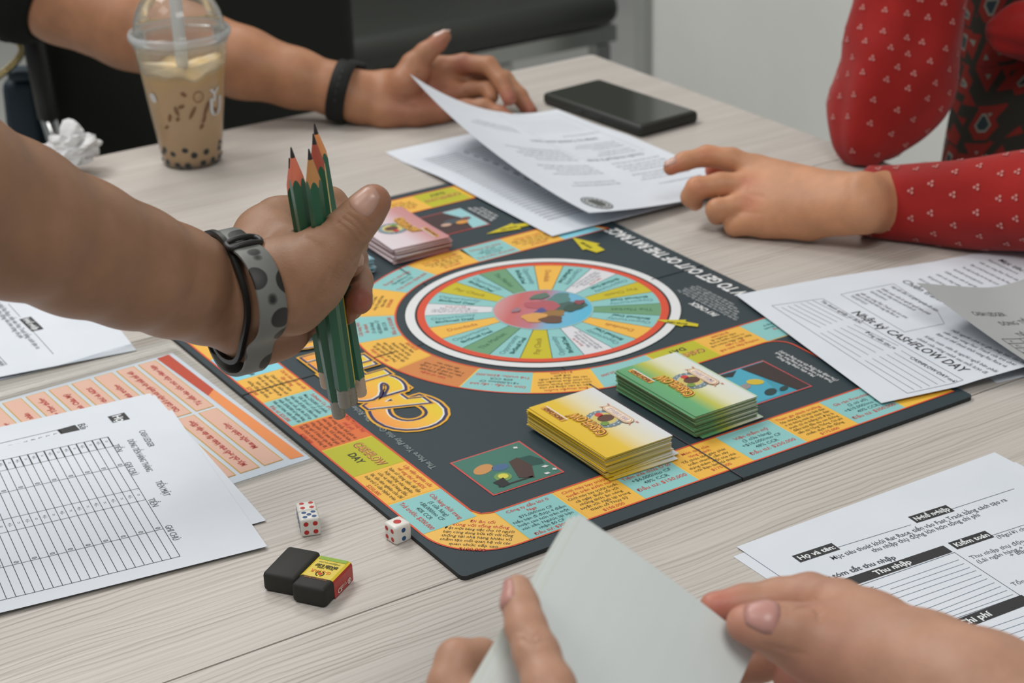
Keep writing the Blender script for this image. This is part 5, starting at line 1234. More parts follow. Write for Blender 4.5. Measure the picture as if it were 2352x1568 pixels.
def laplace(V, F, it, w=0.5):
    F = np.asarray(F); E = np.vstack([F[:, [0, 1]], F[:, [1, 2]], F[:, [2, 3]], F[:, [3, 0]]]); E = np.vstack([E, E[:, ::-1]])
    cnt = np.bincount(E[:, 0], minlength=len(V))[:, None].astype(float)
    for k in range(it * 2):
        A = np.column_stack([np.bincount(E[:, 0], V[E[:, 1], i], minlength=len(V)) for i in range(3)]) / np.maximum(cnt, 1); V = V + (A - V) * (w if k % 2 == 0 else -w * 0.92)
    return V
def skin(name, base, red, rough=0.48):
    m, nt, b = nodes_mat(name, rough, 0.35); L = nt.links.new
    tc = N(nt, 'TexCoord'); n1 = N(nt, 'TexNoise', Scale=38.0, Detail=5.0, Roughness=0.6); L(tc.outputs['Object'], n1.inputs['Vector'])
    r = ramp(nt, [(0.30, lin([v * 0.93 for v in base])), (0.70, lin([min(255, v * 1.05) for v in base]))]); L(n1.outputs['Fac'], r.inputs['Fac'])
    at_ = N(nt, 'Attribute'); at_.attribute_name = 'tone'; sp = N(nt, 'SeparateColor'); L(at_.outputs['Color'], sp.inputs[0])
    mx = N(nt, 'Mix'); mx.data_type = 'RGBA'; L(sp.outputs[0], mx.inputs[0]); L(r.outputs['Color'], mx.inputs[6]); mx.inputs[7].default_value = (*lin(red), 1); L(mx.outputs[2], b.inputs['Base Color'])
    n2 = N(nt, 'TexNoise', Scale=900.0, Detail=3.0); L(tc.outputs['Object'], n2.inputs['Vector']); n3 = N(nt, 'TexVoronoi', Scale=420.0); n3.feature = 'DISTANCE_TO_EDGE'; L(tc.outputs['Object'], n3.inputs['Vector'])
    ad = N(nt, 'Math'); ad.operation = 'ADD'; L(n2.outputs['Fac'], ad.inputs[0]); L(n3.outputs['Distance'], ad.inputs[1])
    bp = N(nt, 'Bump', Strength=0.16, Distance=0.0006); L(ad.outputs[0], bp.inputs['Height'])
    b2_ = N(nt, 'Bump', Strength=0.85, Distance=0.0011); b2_.invert = True; L(sp.outputs[1], b2_.inputs['Height']); L(bp.outputs['Normal'], b2_.inputs['Normal']); L(b2_.outputs['Normal'], b.inputs['Normal'])
    b.inputs['Subsurface Weight'].default_value = 0.14; b.inputs['Subsurface Radius'].default_value = (0.009, 0.0035, 0.002); b.inputs['Subsurface Scale'].default_value = 1.0
    return m
NAILM = mat('fingernail', (206, 164, 148), rough=0.28, spec=0.5)
def nail(parent, base, tip, up, r, length, width=None, lift=0.0004, over=0.0, m=None, body=None):
    """curved nail plate: base -> tip along the finger end, up = direction the nail faces"""
    base = np.asarray(base, float); tip = np.asarray(tip, float); a = tip - base; a /= np.linalg.norm(a); up = np.asarray(up, float); up = up - a * (up @ a); up /= np.linalg.norm(up); sd = np.cross(a, up)
    w = width or r * 0.82; V = []; nu, nv = 8, 8
    for j in range(nv + 1):
        t = j / nv; wj = w * (0.80 + 0.22 * math.sin(math.pi * min(1, t * 1.15 + 0.05)) - (0.10 * max(0, t - 0.85) / 0.15)); c = tip + a * (over - length * (1 - t)); 
        hr = r + lift - 0.0010 * t * t - (0.0009 if j == 0 else 0)
        for i in range(nu + 1):
            s_ = -1 + 2 * i / nu; x = wj * s_; edge = 0.20 * w * s_ * s_ * (1.0) + (0.0015 * (abs(s_) ** 3) * (1 - t))
            bow = (1 - s_ * s_) * 0.0016 * (t - 0.5) if j in (0, nv) else 0
            V.append(c + sd * x + up * (hr - edge - 0.12 * w * s_ ** 4) + a * bow * 2)
    if body is not None:      # settle the plate on the finger's surface
        V = np.array(V); C0 = base + np.outer((V - base) @ a, a) * 0.96; dr = V - C0; dr /= np.linalg.norm(dr, axis=1)[:, None]; lo_ = np.full(len(V), 0.001); hi_ = np.full(len(V), 0.03)
        for _ in range(20):
            mid = (lo_ + hi_) / 2; d = body.dist(C0 + dr * mid[:, None]); lo_ = np.where(d < 0, mid, lo_); hi_ = np.where(d < 0, hi_, mid)
        s_ = np.tile(-1 + 2 * np.arange(nu + 1) / nu, nv + 1); t_ = np.repeat(np.arange(nv + 1) / nv, nu + 1)
        V = C0 + dr * (lo_ + lift - 0.0007 * np.abs(s_) ** 4 - np.where(t_ == 0, 0.0008, 0))[:, None]
    F = [(j * (nu + 1) + i, j * (nu + 1) + i + 1, (j + 1) * (nu + 1) + i + 1, (j + 1) * (nu + 1) + i) for j in range(nv) for i in range(nu)]
    o = mesh('fingernail', V, F, m or NAILM, parent, smooth=True); sd_ = o.modifiers.new('thick', 'SOLIDIFY'); sd_.thickness = 0.0006; sd_.offset = 0; return o
def ring_on(body, c, axis, width, lift, thick, na=72, nw=6, up=None, tilt=None):
    """band that hugs a limb: rays from the limb axis to the body surface"""
    c = np.asarray(c, float); axis = np.asarray(axis, float); axis /= np.linalg.norm(axis); ref = np.asarray(up if up is not None else (0, 0, 1.0)); u = ref - axis * (ref @ axis); u /= np.linalg.norm(u); v = np.cross(axis, u)
    R = np.zeros((nw + 1, na)); 
    for j in range(nw + 1):
        o = c + axis * width * (j / nw - 0.5)
        a = 2 * np.pi * np.arange(na) / na; dr = np.cos(a)[:, None] * u + np.sin(a)[:, None] * v
        lo_ = np.full(na, 0.004); hi_ = np.full(na, 0.075)
        for _ in range(24):
            mid = (lo_ + hi_) / 2; d = body.dist(o + dr * mid[:, None]); lo_ = np.where(d < 0, mid, lo_); hi_ = np.where(d < 0, hi_, mid)
        R[j] = (lo_ + hi_) / 2
    Rm = R.max(0); Rm = (np.roll(Rm, 1) + Rm + np.roll(Rm, -1) + np.roll(Rm, 2) + np.roll(Rm, -2)) / 5 + lift
    V = []; F = []
    prof = [(-0.5, 0.0), (-0.5, 0.7), (-0.42, 1.0), (0.42, 1.0), (0.5, 0.7), (0.5, 0.0)]; m = len(prof)
    for k in range(na):
        a = 2 * math.pi * k / na; dr = math.cos(a) * u + math.sin(a) * v
        for x, y in prof: V.append(c + axis * (width * x + (0 if tilt is None else tilt * math.cos(a))) + dr * (Rm[k] + thick * y))
    for k in range(na):
        for i in range(m): F.append((k * m + i, k * m + (i + 1) % m, ((k + 1) % na) * m + (i + 1) % m, ((k + 1) % na) * m + i))
    return np.array(V), F, (u, v, Rm)
def J(*q): return [(atd(x, y, d), r) for x, y, d, r in q]
# ------------------------------------------------------------------ person at the left holding pencils
SK1 = skin('skin_tan_left', (150, 112, 86), (160, 90, 76))
per1 = thing('person', 'bare-armed person reaching in from the left with a fist of green pencils', 'person', tuple(atd(-400, 400, 0.80) * np.array([1, 1, 0]) + np.array([0, 0, 0])))
b1 = Body(kp=0.009, kf=0.007)
PENCILS = [(atd(668, 337, 0.935), atd(779, 955, 1.037), 1, 'green pencil with pink-orange wood at the left of the bundle, lowest ferrule', dict(spin=0.25)),
           (atd(664, 362, 0.948), atd(752, 885, 1.047), 1, 'green pencil half hidden behind the leftmost one, crumpled ferrule', dict(spin=0.7, worn=True)),
           (atd(722, 283, 0.952), atd(828, 905, 1.052), 0, 'green pencil with the highest tip, orange wood, ferrule farthest right', dict(spin=0.1, worn=True)),
           (atd(719, 306, 0.941), atd(807, 925, 1.040), 3, 'green pencil with a yellow stripe and rust-coloured wood', dict(spin=-0.35, stripe=True)),
           (atd(709, 341, 0.926), atd(793, 930, 1.024), 2, 'green pencil with blunt brown tip nearest the camera in the bundle', dict(spin=0.3))]
for tp_, en_, *_ in PENCILS: b1.cut.append((tp_, en_, 0.0044))
# forearm and wrist
b1.chain(J((-760, 215, 0.70, 0.0435), (-420, 335, 0.775, 0.0410), (-150, 432, 0.83, 0.0385), (20, 502, 0.865, 0.0350), (180, 568, 0.90, 0.0315), (300, 612, 0.925, 0.0288), (400, 646, 0.95, 0.0262)))
b1.chain(J((400, 636, 0.95, 0.0245), (480, 648, 0.972, 0.0195), (550, 655, 0.985, 0.0180))); b1.chain(J((400, 656, 0.95, 0.0245), (470, 694, 0.972, 0.0195), (530, 715, 0.985, 0.0180)))
# back of the hand: metacarpals fan out behind the pencils
b1.chain(J((560, 630, 0.990, 0.0165), (610, 545, 1.018, 0.0150), (638, 508, 1.030, 0.0125)))
b1.chain(J((560, 660, 0.992, 0.0165), (640, 590, 1.030, 0.0150), (680, 555, 1.045, 0.0120)))
b1.chain(J((555, 690, 0.992, 0.0165), (620, 690, 1.015, 0.0165), (680, 660, 1.040, 0.0130)))
b1.chain(J((545, 715, 0.988, 0.0165), (590, 750, 0.998, 0.0175), (650, 755, 1.015, 0.0140)))
# heel of the hand below and the thenar mass in front
b1.chain(J((545, 742, 0.985, 0.0125), (600, 772, 0.985, 0.0112), (655, 768, 0.990, 0.0108)))
b1.chain(J((575, 655, 0.978, 0.0170), (645, 640, 0.968, 0.0195), (715, 622, 0.959, 0.0165), (762, 590, 0.956, 0.0130)))
b1.chain(J((600, 690, 0.975, 0.0180), (670, 685, 0.965, 0.0160), (720, 655, 0.960, 0.0125)))
b1.chain(J((640, 560, 1.005, 0.0130), (690, 580, 0.985, 0.0100), (735, 585, 0.970, 0.0100)))     # web of the thumb
# thumb
b1.finger(J((715, 600, 0.960, 0.0150), (765, 560, 0.956, 0.0128), (806, 522, 0.953, 0.0112), (835, 490, 0.951, 0.0100), (857, 464, 0.950, 0.0093)))
# index: behind the pencils, comes back round on the right
b1.finger(J((638, 508, 1.030, 0.0120), (705, 478, 1.045, 0.0100), (758, 470, 1.050, 0.0096), (792, 506, 1.048, 0.0088), (808, 558, 1.032, 0.0084), (802, 606, 1.010, 0.0077)))
# middle and ring
b1.finger(J((680, 555, 1.045, 0.0115), (760, 545, 1.058, 0.0098), (806, 595, 1.052, 0.0090), (820, 645, 1.034, 0.0084), (824, 690, 1.008, 0.0077)))
b1.finger(J((680, 660, 1.040, 0.0115), (750, 640, 1.055, 0.0095), (792, 668, 1.048, 0.0088), (800, 700, 1.032, 0.0080), (790, 716, 1.014, 0.0076)))
b1.finger(J((650, 755, 1.015, 0.0120), (715, 725, 1.035, 0.0090), (748, 715, 1.035, 0.0080), (735, 735, 1.018, 0.0076)))
for p_, r_, a_ in (((802, 606, 1.000), 0.010, 0.5), ((826, 690, 1.000), 0.014, 0.9), ((860, 455, 0.945), 0.010, 0.35), ((700, 760, 1.0), 0.02, 0.35)): b1.red.append((atd(*p_), r_, a_))
for ln_, wd_, st_ in ((((778, 512), (800, 528), (818, 552)), 0.0010, 0.8), (((790, 503), (812, 518), (830, 542)), 0.0010, 1.0), (((800, 494), (822, 510), (838, 532)), 0.0010, 0.7), (((815, 480), (838, 496), (850, 510)), 0.0009, 0.5),
                      (((830, 588), (812, 612), (792, 640)), 0.0010, 0.8), (((816, 590), (796, 620), (772, 655)), 0.0010, 0.8), (((800, 596), (780, 628), (755, 668)), 0.0010, 0.6), (((780, 606), (765, 636), (738, 682)), 0.0010, 0.6), (((756, 620), (745, 650), (715, 695)), 0.0010, 0.45),
                      (((640, 690), (660, 720), (668, 752)), 0.0012, 0.7), (((610, 715), (622, 745), (624, 775)), 0.0012, 0.5), (((700, 660), (690, 700), (672, 735)), 0.0011, 0.5), (((700, 548), (716, 556), (735, 566)), 0.0016, 0.5)):
    b1.crease.append(([on_skin(b1, x_, y_, 0.90, 1.08) for x_, y_ in ln_], wd_ * 1.35, st_ * 0.7))
b1.mesh('body', per1, SK1, 0.0014)
nail(per1, atd(820, 507, 0.951), atd(862, 458, 0.950), -CF + 0.30 * CU - 0.30 * CR, 0.0093, 0.0128, 0.0074, lift=0.0003, over=0.003, body=b1, m=mat('fingernail_tan', (182, 142, 124), rough=0.32))
nail(per1, atd(808, 558, 1.032), atd(801, 612, 1.008), -CF * 0.85 + 0.30 * CR - 0.1 * CU, 0.0078, 0.0105, 0.0062, over=0.004, body=b1, m=mat('fingernail_tan', (182, 142, 124), rough=0.32))
# wristband: grey strap with loose black spots, black loop
bandc = atd(535, 682, 0.980); axis = atd(640, 640, 0.985) - atd(430, 690, 0.958)
V, F, (u_, v_, R_) = ring_on(b1, bandc, axis, 0.0150, 0.0003, 0.0022, up=-CF, tilt=None)
wb = thing('wristband', 'grey wristband with black spots on the wrist of the pencil hand', 'wristband', tuple(bandc))
def strap_mat():
    m, nt, b = nodes_mat('strap_grey_spots', 0.5, 0.4); L = nt.links.new
    tc = N(nt, 'TexCoord'); vo = N(nt, 'TexVoronoi', Scale=62.0, Randomness=0.9); L(tc.outputs['Object'], vo.inputs['Vector'])
    r = ramp(nt, [(0.40, lin((38, 38, 36))), (0.44, lin((112, 114, 110)))]); L(vo.outputs['Distance'], r.inputs['Fac']); L(r.outputs['Color'], b.inputs['Base Color']); return m
o = mesh('strap', V, F, strap_mat(), wb); smooth_angle(o, 35)
BLK = mat('strap_black', (34, 34, 32), rough=0.45)
V, F, _ = ring_on(b1, bandc - axis / np.linalg.norm(axis) * 0.0066, axis, 0.0030, 0.0008, 0.0026, up=-CF); o = mesh('strap_edge', V, F, BLK, wb); smooth_angle(o, 35)
# loop and pin near the top of the visible strap
an = axis / np.linalg.norm(axis)
def onband(a, x, h): k = int(round(a / (2 * math.pi) * 72)) % 72; return bandc + an * x + (math.cos(a) * u_ + math.sin(a) * v_) * (R_[k] + h)
a0 = math.atan2(CU @ v_, CU @ u_)
loop = [onband(a0 * s_, x, h) for s_, x, h in ((0.52, -0.0075, 0.003), (0.52, -0.003, 0.0045), (0.52, 0.003, 0.0045), (0.52, 0.0082, 0.003), (0.46, 0.0095, 0.003), (0.40, 0.0082, 0.003), (0.40, 0.003, 0.0042), (0.40, -0.003, 0.0042), (0.40, -0.0075, 0.003), (0.46, -0.0085, 0.0028), (0.52, -0.0075, 0.003))]
V, F = tube_vf(spline(loop, 4), 0.0016, 8); mesh('strap_loop', V, F, BLK, wb, smooth=True)

# ------------------------------------------------------------------ pencils in the fist
GREENP = mat('pencil_green', (46, 102, 76), rough=0.36, spec=0.4, noise=0.05, nscale=200); YELP = mat('pencil_yellow_stripe', (204, 180, 40), rough=0.35)
WOODP = [mat('pencil_wood_orange', (226, 152, 92), rough=0.6, noise=0.06, nscale=300), mat('pencil_wood_red', (226, 128, 100), rough=0.6, noise=0.06, nscale=300), mat('pencil_wood_brown', (198, 142, 86), rough=0.6, noise=0.06, nscale=300), mat('pencil_wood_rust', (176, 86, 66), rough=0.6, noise=0.06, nscale=300)]
LEAD = mat('pencil_lead', (46, 44, 44), rough=0.4); FERR = mat('pencil_ferrule', (140, 138, 132), rough=0.30, metal=1.0, bump=0.3, bscale=900); FERR2 = mat('pencil_ferrule_worn', (190, 170, 150), rough=0.5, metal=0.4, bump=0.5, bscale=500); RUBW = mat('pencil_rubber_white', (150, 138, 124), rough=0.7)
def pencil(tip, end, wood, label, spin=0.0, stripe=False, worn=False):
    tip = np.asarray(tip, float); end = np.asarray(end, float); a = tip - end; L = np.linalg.norm(a); a /= L
    t = thing('pencil', label, 'pencil', tuple(end), 'green pencils held in the fist')
    t.rotation_euler = Vector(a).to_track_quat('Z', 'Y').to_euler(); R = 0.0042
    def ringv(r, z, n=6, sp=0.0): return [(r * math.cos(2 * math.pi * k / n + spin + sp), r * math.sin(2 * math.pi * k / n + spin + sp), z) for k in range(n)]
    ls = L - 0.0195 if not worn else L - 0.0185; lf = 0.0120
    # hexagonal lacquered shaft with a scalloped sharpened end
    n = 36; V = []; F = []
    def hexr(k): a_ = (2 * math.pi * k / n) % (math.pi / 3); return R * math.cos(math.pi / 6) / math.cos(a_ - math.pi / 6)
    for z_, sc in ((lf, 0), (ls - 0.004, 0), (ls, 1)):
        for k in range(n):
            r_ = hexr(k); zz_ = z_ + (sc * 0.0020 * (1 - 2 * (r_ / R - 0.866) / 0.134)); V.append((r_ * math.cos(2 * math.pi * k / n + spin), r_ * math.sin(2 * math.pi * k / n + spin), zz_))
    F = [(i * n + k, i * n + (k + 1) % n, (i + 1) * n + (k + 1) % n, (i + 1) * n + k) for i in range(2) for k in range(n)]
    mi = [1 if stripe and (k // 6) == 0 else 0 for i in range(2) for k in range(n)]
    o = mesh('shaft', V, F, [GREENP, YELP], t, mi=mi, local=True); smooth_angle(o, 20)
    V2 = [V[2 * n + k] for k in range(n)]; zl = L - 0.0060; V2 += [(0.00125 * math.cos(2 * math.pi * k / n + spin), 0.00125 * math.sin(2 * math.pi * k / n + spin), zl) for k in range(n)]
    mesh('wood_cone', V2, [(k, (k + 1) % n, n + (k + 1) % n, n + k) for k in range(n)], wood, t, local=True, smooth=True)
    V, F = lathe_vf([(0.00125, zl), (0.0004, L - 0.0006), (0.00005, L)], 12); mesh('lead_point', V, F, LEAD, t, local=True, smooth=True)
    pf = [(0.0035, 0.0), (0.0037, 0.0004)] + [(0.0037 + (0.00022 if i % 2 else 0), 0.001 + 0.0012 * i) for i in range(10)] + [(0.0040, lf + 0.0004), (0.0036, lf + 0.0008)]
    V, F = lathe_vf(pf, 24); F.append(tuple(range(23, -1, -1))); mesh('ferrule', V, F, FERR2 if worn else FERR, t, local=True, smooth=True)
    V, F = lathe_vf([(0.0001, -0.0008), (0.0024, -0.0007), (0.0031, -0.0002), (0.0033, 0.0004)], 20); mesh('rubber_tip', V, F, RUBW, t, local=True, smooth=True)
    return t
for tp_, en_, wd_, lb_, kw_ in PENCILS: pencil(tp_, en_, WOODP[wd_], lb_, **kw_)
# ------------------------------------------------------------------ far person with the black watch, lifting the page
SK2 = skin('skin_tan_far', (172, 122, 90), (160, 88, 80))
E0 = depth_of(at(905, 292, 0.0))
per2 = thing('person', 'person behind the cup with a bare forearm, black watch and black striped sleeve', 'person', tuple(at(60, -150, 0.0)))
b2 = Body(kp=0.009, kf=0.007)
b2.chain(J((-250, -330, E0 + 0.10, 0.056), (-30, -120, E0 + 0.07, 0.052), (150, -10, E0 + 0.05, 0.049), (300, 55, E0 + 0.035, 0.0450), (430, 103, E0 + 0.025, 0.0405), (560, 145, E0 + 0.018, 0.0345), (680, 180, E0 + 0.012, 0.0285), (770, 205, E0 + 0.008, 0.0245)))
b2.chain(J((770, 200, E0 + 0.008, 0.0225), (830, 212, E0 + 0.010, 0.0190), (880, 205, E0 + 0.012, 0.0180))); b2.chain(J((770, 212, E0 + 0.008, 0.0225), (830, 238, E0 + 0.006, 0.0185), (880, 250, E0 + 0.006, 0.0175)))
for m_, w_ in (((1008, 158, E0 + 0.030, 0.0120), (890, 205, E0 + 0.014, 0.0165)), ((1030, 188, E0 + 0.034, 0.0120), (890, 222, E0 + 0.014, 0.0165)), ((1030, 222, E0 + 0.026, 0.0120), (890, 240, E0 + 0.010, 0.0165)), ((1010, 252, E0 + 0.012, 0.0120), (890, 252, E0 + 0.006, 0.0165))): b2.chain(J(w_, m_))
b2.chain(J((885, 262, E0 + 0.000, 0.0130), (960, 262, E0 + 0.002, 0.0120), (1010, 258, E0 + 0.006, 0.0105)))          # heel on the table
b2.chain(J((885, 215, E0 + 0.006, 0.0150), (930, 190, E0 - 0.006, 0.0140), (960, 165, E0 - 0.004, 0.0115)))          # thenar
b2.chain(J((950, 165, E0 + 0.006, 0.0090), (985, 160, E0 + 0.018, 0.0085)))                                          # web
b2.finger(J((930, 182, E0 - 0.004, 0.0130), (948, 148, E0 - 0.004, 0.0118), (978, 121, E0 - 0.006, 0.0106), (1004, 100, E0 - 0.008, 0.0088), (1022, 84, E0 - 0.010, 0.0064)))
b2.finger(J((1008, 155, E0 + 0.030, 0.0110), (1065, 145, E0 + 0.024, 0.0096), (1122, 150, E0 + 0.014, 0.0092), (1152, 186, E0 + 0.004, 0.0086), (1170, 226, E0 - 0.004, 0.0076)))
b2.finger(J((1030, 185, E0 + 0.036, 0.0110), (1100, 172, E0 + 0.040, 0.0096), (1158, 182, E0 + 0.036, 0.0092), (1192, 220, E0 + 0.026, 0.0086), (1217, 256, E0 + 0.018, 0.0078)))
b2.finger(J((1030, 222, E0 + 0.026, 0.0105), (1085, 205, E0 + 0.026, 0.0090), (1120, 205, E0 + 0.020, 0.0086), (1128, 222, E0 + 0.012, 0.0080)))
b2.finger(J((1010, 252, E0 + 0.010, 0.0105), (1070, 248, E0 + 0.004, 0.0088), (1112, 246, E0 + 0.000, 0.0084), (1150, 262, E0 - 0.006, 0.0076), (1176, 276, E0 - 0.010, 0.0066)))
for p_, r_, a_ in (((1170, 226, E0 - 0.01), 0.014, 0.6), ((1217, 256, E0 + 0.01), 0.014, 0.6), ((1000, 215, E0), 0.03, 0.5), ((950, 235, E0 - 0.01), 0.03, 0.35), ((1010, 95, E0 - 0.012), 0.012, 0.5), ((1060, 150, E0 + 0.015), 0.012, 0.5)): b2.red.append((atd(*p_), r_, a_))
for ln_, wd_, st_ in ((((962, 168), (985, 188), (1000, 215)), 0.0020, 0.8), (((1060, 158), (1075, 168), (1090, 170)), 0.0016, 0.6), (((1000, 190), (1040, 200), (1070, 215)), 0.0022, 0.6), (((1010, 225), (1040, 232), (1070, 238)), 0.0020, 0.6), (((900, 200), (930, 225), (960, 245)), 0.0022, 0.4)):
    b2.crease.append(([on_skin(b2, x_, y_, E0 - 0.08, E0 + 0.08) for x_, y_ in ln_], wd_, st_))
b2.mesh('body', per2, SK2, 0.0022, zmin=0.0006)
nail(per2, atd(985, 116, E0 - 0.006), atd(1022, 84, E0 - 0.010), CU * 0.9 - CR * 0.5 - CF * 0.15, 0.008, 0.016, 0.0064, over=0.008, body=b2, m=mat('fingernail_pale', (222, 190, 178), rough=0.25))
# watch
V, F, (u_, v_, R_) = ring_on(b2, atd(788, 206, E0 + 0.008), atd(880, 228, E0 + 0.006) - atd(690, 182, E0 + 0.012), 0.0185, 0.0006, 0.0028, up=-CF, tilt=None)
wt = thing('wrist_watch', 'black rubber watch on the far wrist behind the lifted page', 'watch', tuple(atd(788, 206, E0)))
WBK = mat('watch_rubber', (22, 23, 22), rough=0.65, spec=0.25); o = mesh('strap', V, F, WBK, wt); smooth_angle(o, 35)
# watch case on the outer side of the wrist
ax_ = atd(880, 228, E0 + 0.006) - atd(690, 182, E0 + 0.012); ax_ /= np.linalg.norm(ax_); oc = atd(800, 206, E0 + 0.008); od = CU * 0.55 + CF * 0.83; od = od - ax_ * (od @ ax_); od /= np.linalg.norm(od); os_ = np.cross(ax_, od)
V, F = rounded_box((0.020, 0.038, 0.011), 0.003, 3); V = oc + V[:, :1] * ax_ + V[:, 1:2] * os_ + (V[:, 2:] + 0.0285) * od; o = mesh('watch_case', V, F, WBK, wt, smooth=True)
for k in range(5):
    a_ = -0.5 + 0.25 * k; kk = int(round((a_ % (2 * math.pi)) / (2 * math.pi) * 72)) % 72; c_ = atd(788, 206, E0 + 0.008) + (math.cos(a_) * u_ + math.sin(a_) * v_) * (R_[kk] + 0.0029)
    V, F = rounded_box((0.0025, 0.0040, 0.0010), 0.0003, 1); dn = math.cos(a_) * u_ + math.sin(a_) * v_; V = c_ + V[:, :1] * ax_ + V[:, 1:2] * np.cross(dn, ax_) + V[:, 2:] * dn; mesh('strap_slot', V, F, mat('watch_slot', (22, 22, 22), rough=0.6), wt)
# black sleeve with white stripes
SLK = mat('black_knit', (30, 31, 29), rough=0.9, spec=0.15, bump=0.4, bscale=700)
sp_ = [atd(154, -14, E0 + 0.05), atd(112, -46, E0 + 0.055), atd(0, -128, E0 + 0.07), atd(-200, -270, E0 + 0.09), atd(-380, -420, E0 + 0.11)]; sC = spline(sp_, 6); sR = spline([(r, 0, 0) for r in (0.0560, 0.0780, 0.0840, 0.0880, 0.0920)], 6)[:, 0]
V, F = tube_vf(sC, list(sR), 48, cap=False); o = mesh('sleeve', V, F, SLK, per2, smooth=True); sd_ = o.modifiers.new('thick', 'SOLIDIFY'); sd_.thickness = 0.003
for k, (i0, i1) in enumerate(((7, 8), (9, 10))):
    V, F = tube_vf(sC[i0:i1 + 1], list(sR[i0:i1 + 1] + 0.0020), 48, cap=False); mesh('sleeve_stripe', V, F, mat('stripe_white', (150, 154, 152), rough=0.9), per2, smooth=True)
# ------------------------------------------------------------------ person in the red printed blouse at the table's right end
SK3 = skin('skin_light_right', (198, 142, 106), (196, 104, 84))
G0 = depth_of(at(1760, 541, 0.0)); G1 = depth_of(at(2000, 556, 0.0)); GE = depth_of(at(1965, 390, 0.0))
per3 = thing('person', 'person in a red blouse with small white sprigs, one hand resting on the table', 'person', tuple(at(2300, 420, 0.0) * np.array([1, 1, 0])))
b3 = Body(kp=0.009, kf=0.007)
b3.chain(J((2420, 450, G1 - 0.04, 0.0330), (2200, 462, G1 - 0.01, 0.0300), (2050, 465, G1 + 0.012, 0.0245)))
b3.chain(J((2050, 455, G1 + 0.012, 0.0225), (1980, 450, G0 - 0.045, 0.0172), (1930, 444, G0 - 0.030, 0.0150))); b3.chain(J((2050, 475, G1 + 0.012, 0.0225), (1980, 482, G0 - 0.050, 0.0172), (1930, 484, G0 - 0.040, 0.0150)))
for w_, m_ in (((1925, 436, G0 - 0.028, 0.0135), (1740, 392, G0 + 0.018, 0.0125)), ((1925, 452, G0 - 0.034, 0.0138), (1725, 428, G0 + 0.008, 0.0130)), ((1925, 472, G0 - 0.040, 0.0138), (1728, 468, G0 - 0.002, 0.0130)), ((1925, 490, G0 - 0.042, 0.0135), (1742, 503, G0 - 0.008, 0.0122))): b3.chain(J(w_, m_))
b3.chain(J((1940, 500, G0 - 0.040, 0.0112), (1860, 512, G0 - 0.022, 0.0118), (1760, 513, G0 - 0.010, 0.0110)))
b3.finger(J((1740, 390, G0 + 0.018, 0.0115), (1680, 366, G0 + 0.024, 0.0098), (1625, 358, G0 + 0.026, 0.0090), (1572, 370, G0 + 0.022, 0.0078), (1540, 386, G0 + 0.018, 0.0064)))
b3.finger(J((1725, 426, G0 + 0.008, 0.0120), (1655, 424, G0 + 0.008, 0.0102), (1601, 432, G0 + 0.006, 0.0094), (1586, 452, G0 + 0.012, 0.0080), (1597, 466, G0 + 0.022, 0.0070)))
b3.finger(J((1728, 466, G0 - 0.002, 0.0120), (1690, 474, G0 - 0.004, 0.0102), (1648, 482, G0 - 0.004, 0.0095), (1648, 492, G0 + 0.010, 0.0082), (1672, 492, G0 + 0.022, 0.0074)))
b3.finger(J((1742, 502, G0 - 0.008, 0.0112), (1712, 512, G0 - 0.008, 0.0096), (1688, 518, G0 - 0.004, 0.0086), (1700, 522, G0 + 0.010, 0.0076)))
b3.finger(J((1820, 420, G0 + 0.030, 0.0120), (1740, 405, G0 + 0.046, 0.0105), (1680, 398, G0 + 0.050, 0.0092), (1640, 392, G0 + 0.050, 0.0080)))
for p_, r_, a_ in (((1640, 392, G0 + 0.045), 0.014, 1.0), ((1545, 388, G0 + 0.012), 0.010, 0.5), ((1722, 425, G0 - 0.004), 0.010, 0.4), ((1725, 468, G0 - 0.014), 0.010, 0.4), ((1620, 355, G0 + 0.02), 0.008, 0.3), ((1600, 432, G0), 0.008, 0.3)): b3.red.append((atd(*p_), r_, a_))
for ln_, wd_, st_ in ((((1612, 345), (1622, 356), (1624, 368)), 0.0012, 0.5), (((1596, 418), (1600, 432), (1602, 446)), 0.0012, 0.5), (((1712, 412), (1722, 424), (1720, 438)), 0.0018, 0.35), (((1716, 458), (1726, 468), (1724, 480)), 0.0018, 0.35), (((1690, 442), (1720, 446), (1750, 452)), 0.0024, 0.45), (((1690, 486), (1715, 488), (1745, 490)), 0.0022, 0.45)):
    b3.crease.append(([on_skin(b3, x_, y_, G0 - 0.12, G0 + 0.10) for x_, y_ in ln_], wd_, st_))
b3.mesh('body', per3, SK3, 0.0020, zmin=0.0006)
nail(per3, atd(1572, 370, G0 + 0.022), atd(1540, 386, G0 + 0.018), CU * 0.55 - CF * 0.4 - CR * 0.5, 0.0066, 0.010, 0.0050, over=0.004, body=b3)
# blouse cloth: red with a diagonal repeat of tiny three-petal sprigs
def blouse(name='red_blouse'):
    m, nt, b = nodes_mat(name, 0.85, 0.15); L = nt.links.new
    tc = N(nt, 'TexCoord'); n1 = N(nt, 'TexNoise', Scale=12.0, Detail=4.0); L(tc.outputs['Object'], n1.inputs['Vector'])
    r = ramp(nt, [(0.3, lin((138, 30, 28))), (0.7, lin((166, 38, 34)))]); L(n1.outputs['Fac'], r.inputs['Fac']); L(r.outputs['Color'], b.inputs['Base Color'])
    n2 = N(nt, 'TexNoise', Scale=1400.0, Detail=2.0); bp = N(nt, 'Bump', Strength=0.25, Distance=0.0006); L(tc.outputs['Object'], n2.inputs['Vector']); L(n2.outputs['Fac'], bp.inputs['Height']); L(bp.outputs['Normal'], b.inputs['Normal'])
    b.inputs['Sheen Weight'].default_value = 0.15
    return m
RED = blouse(); SPRIG = mat('sprig_pale', (196, 132, 126), rough=0.9)
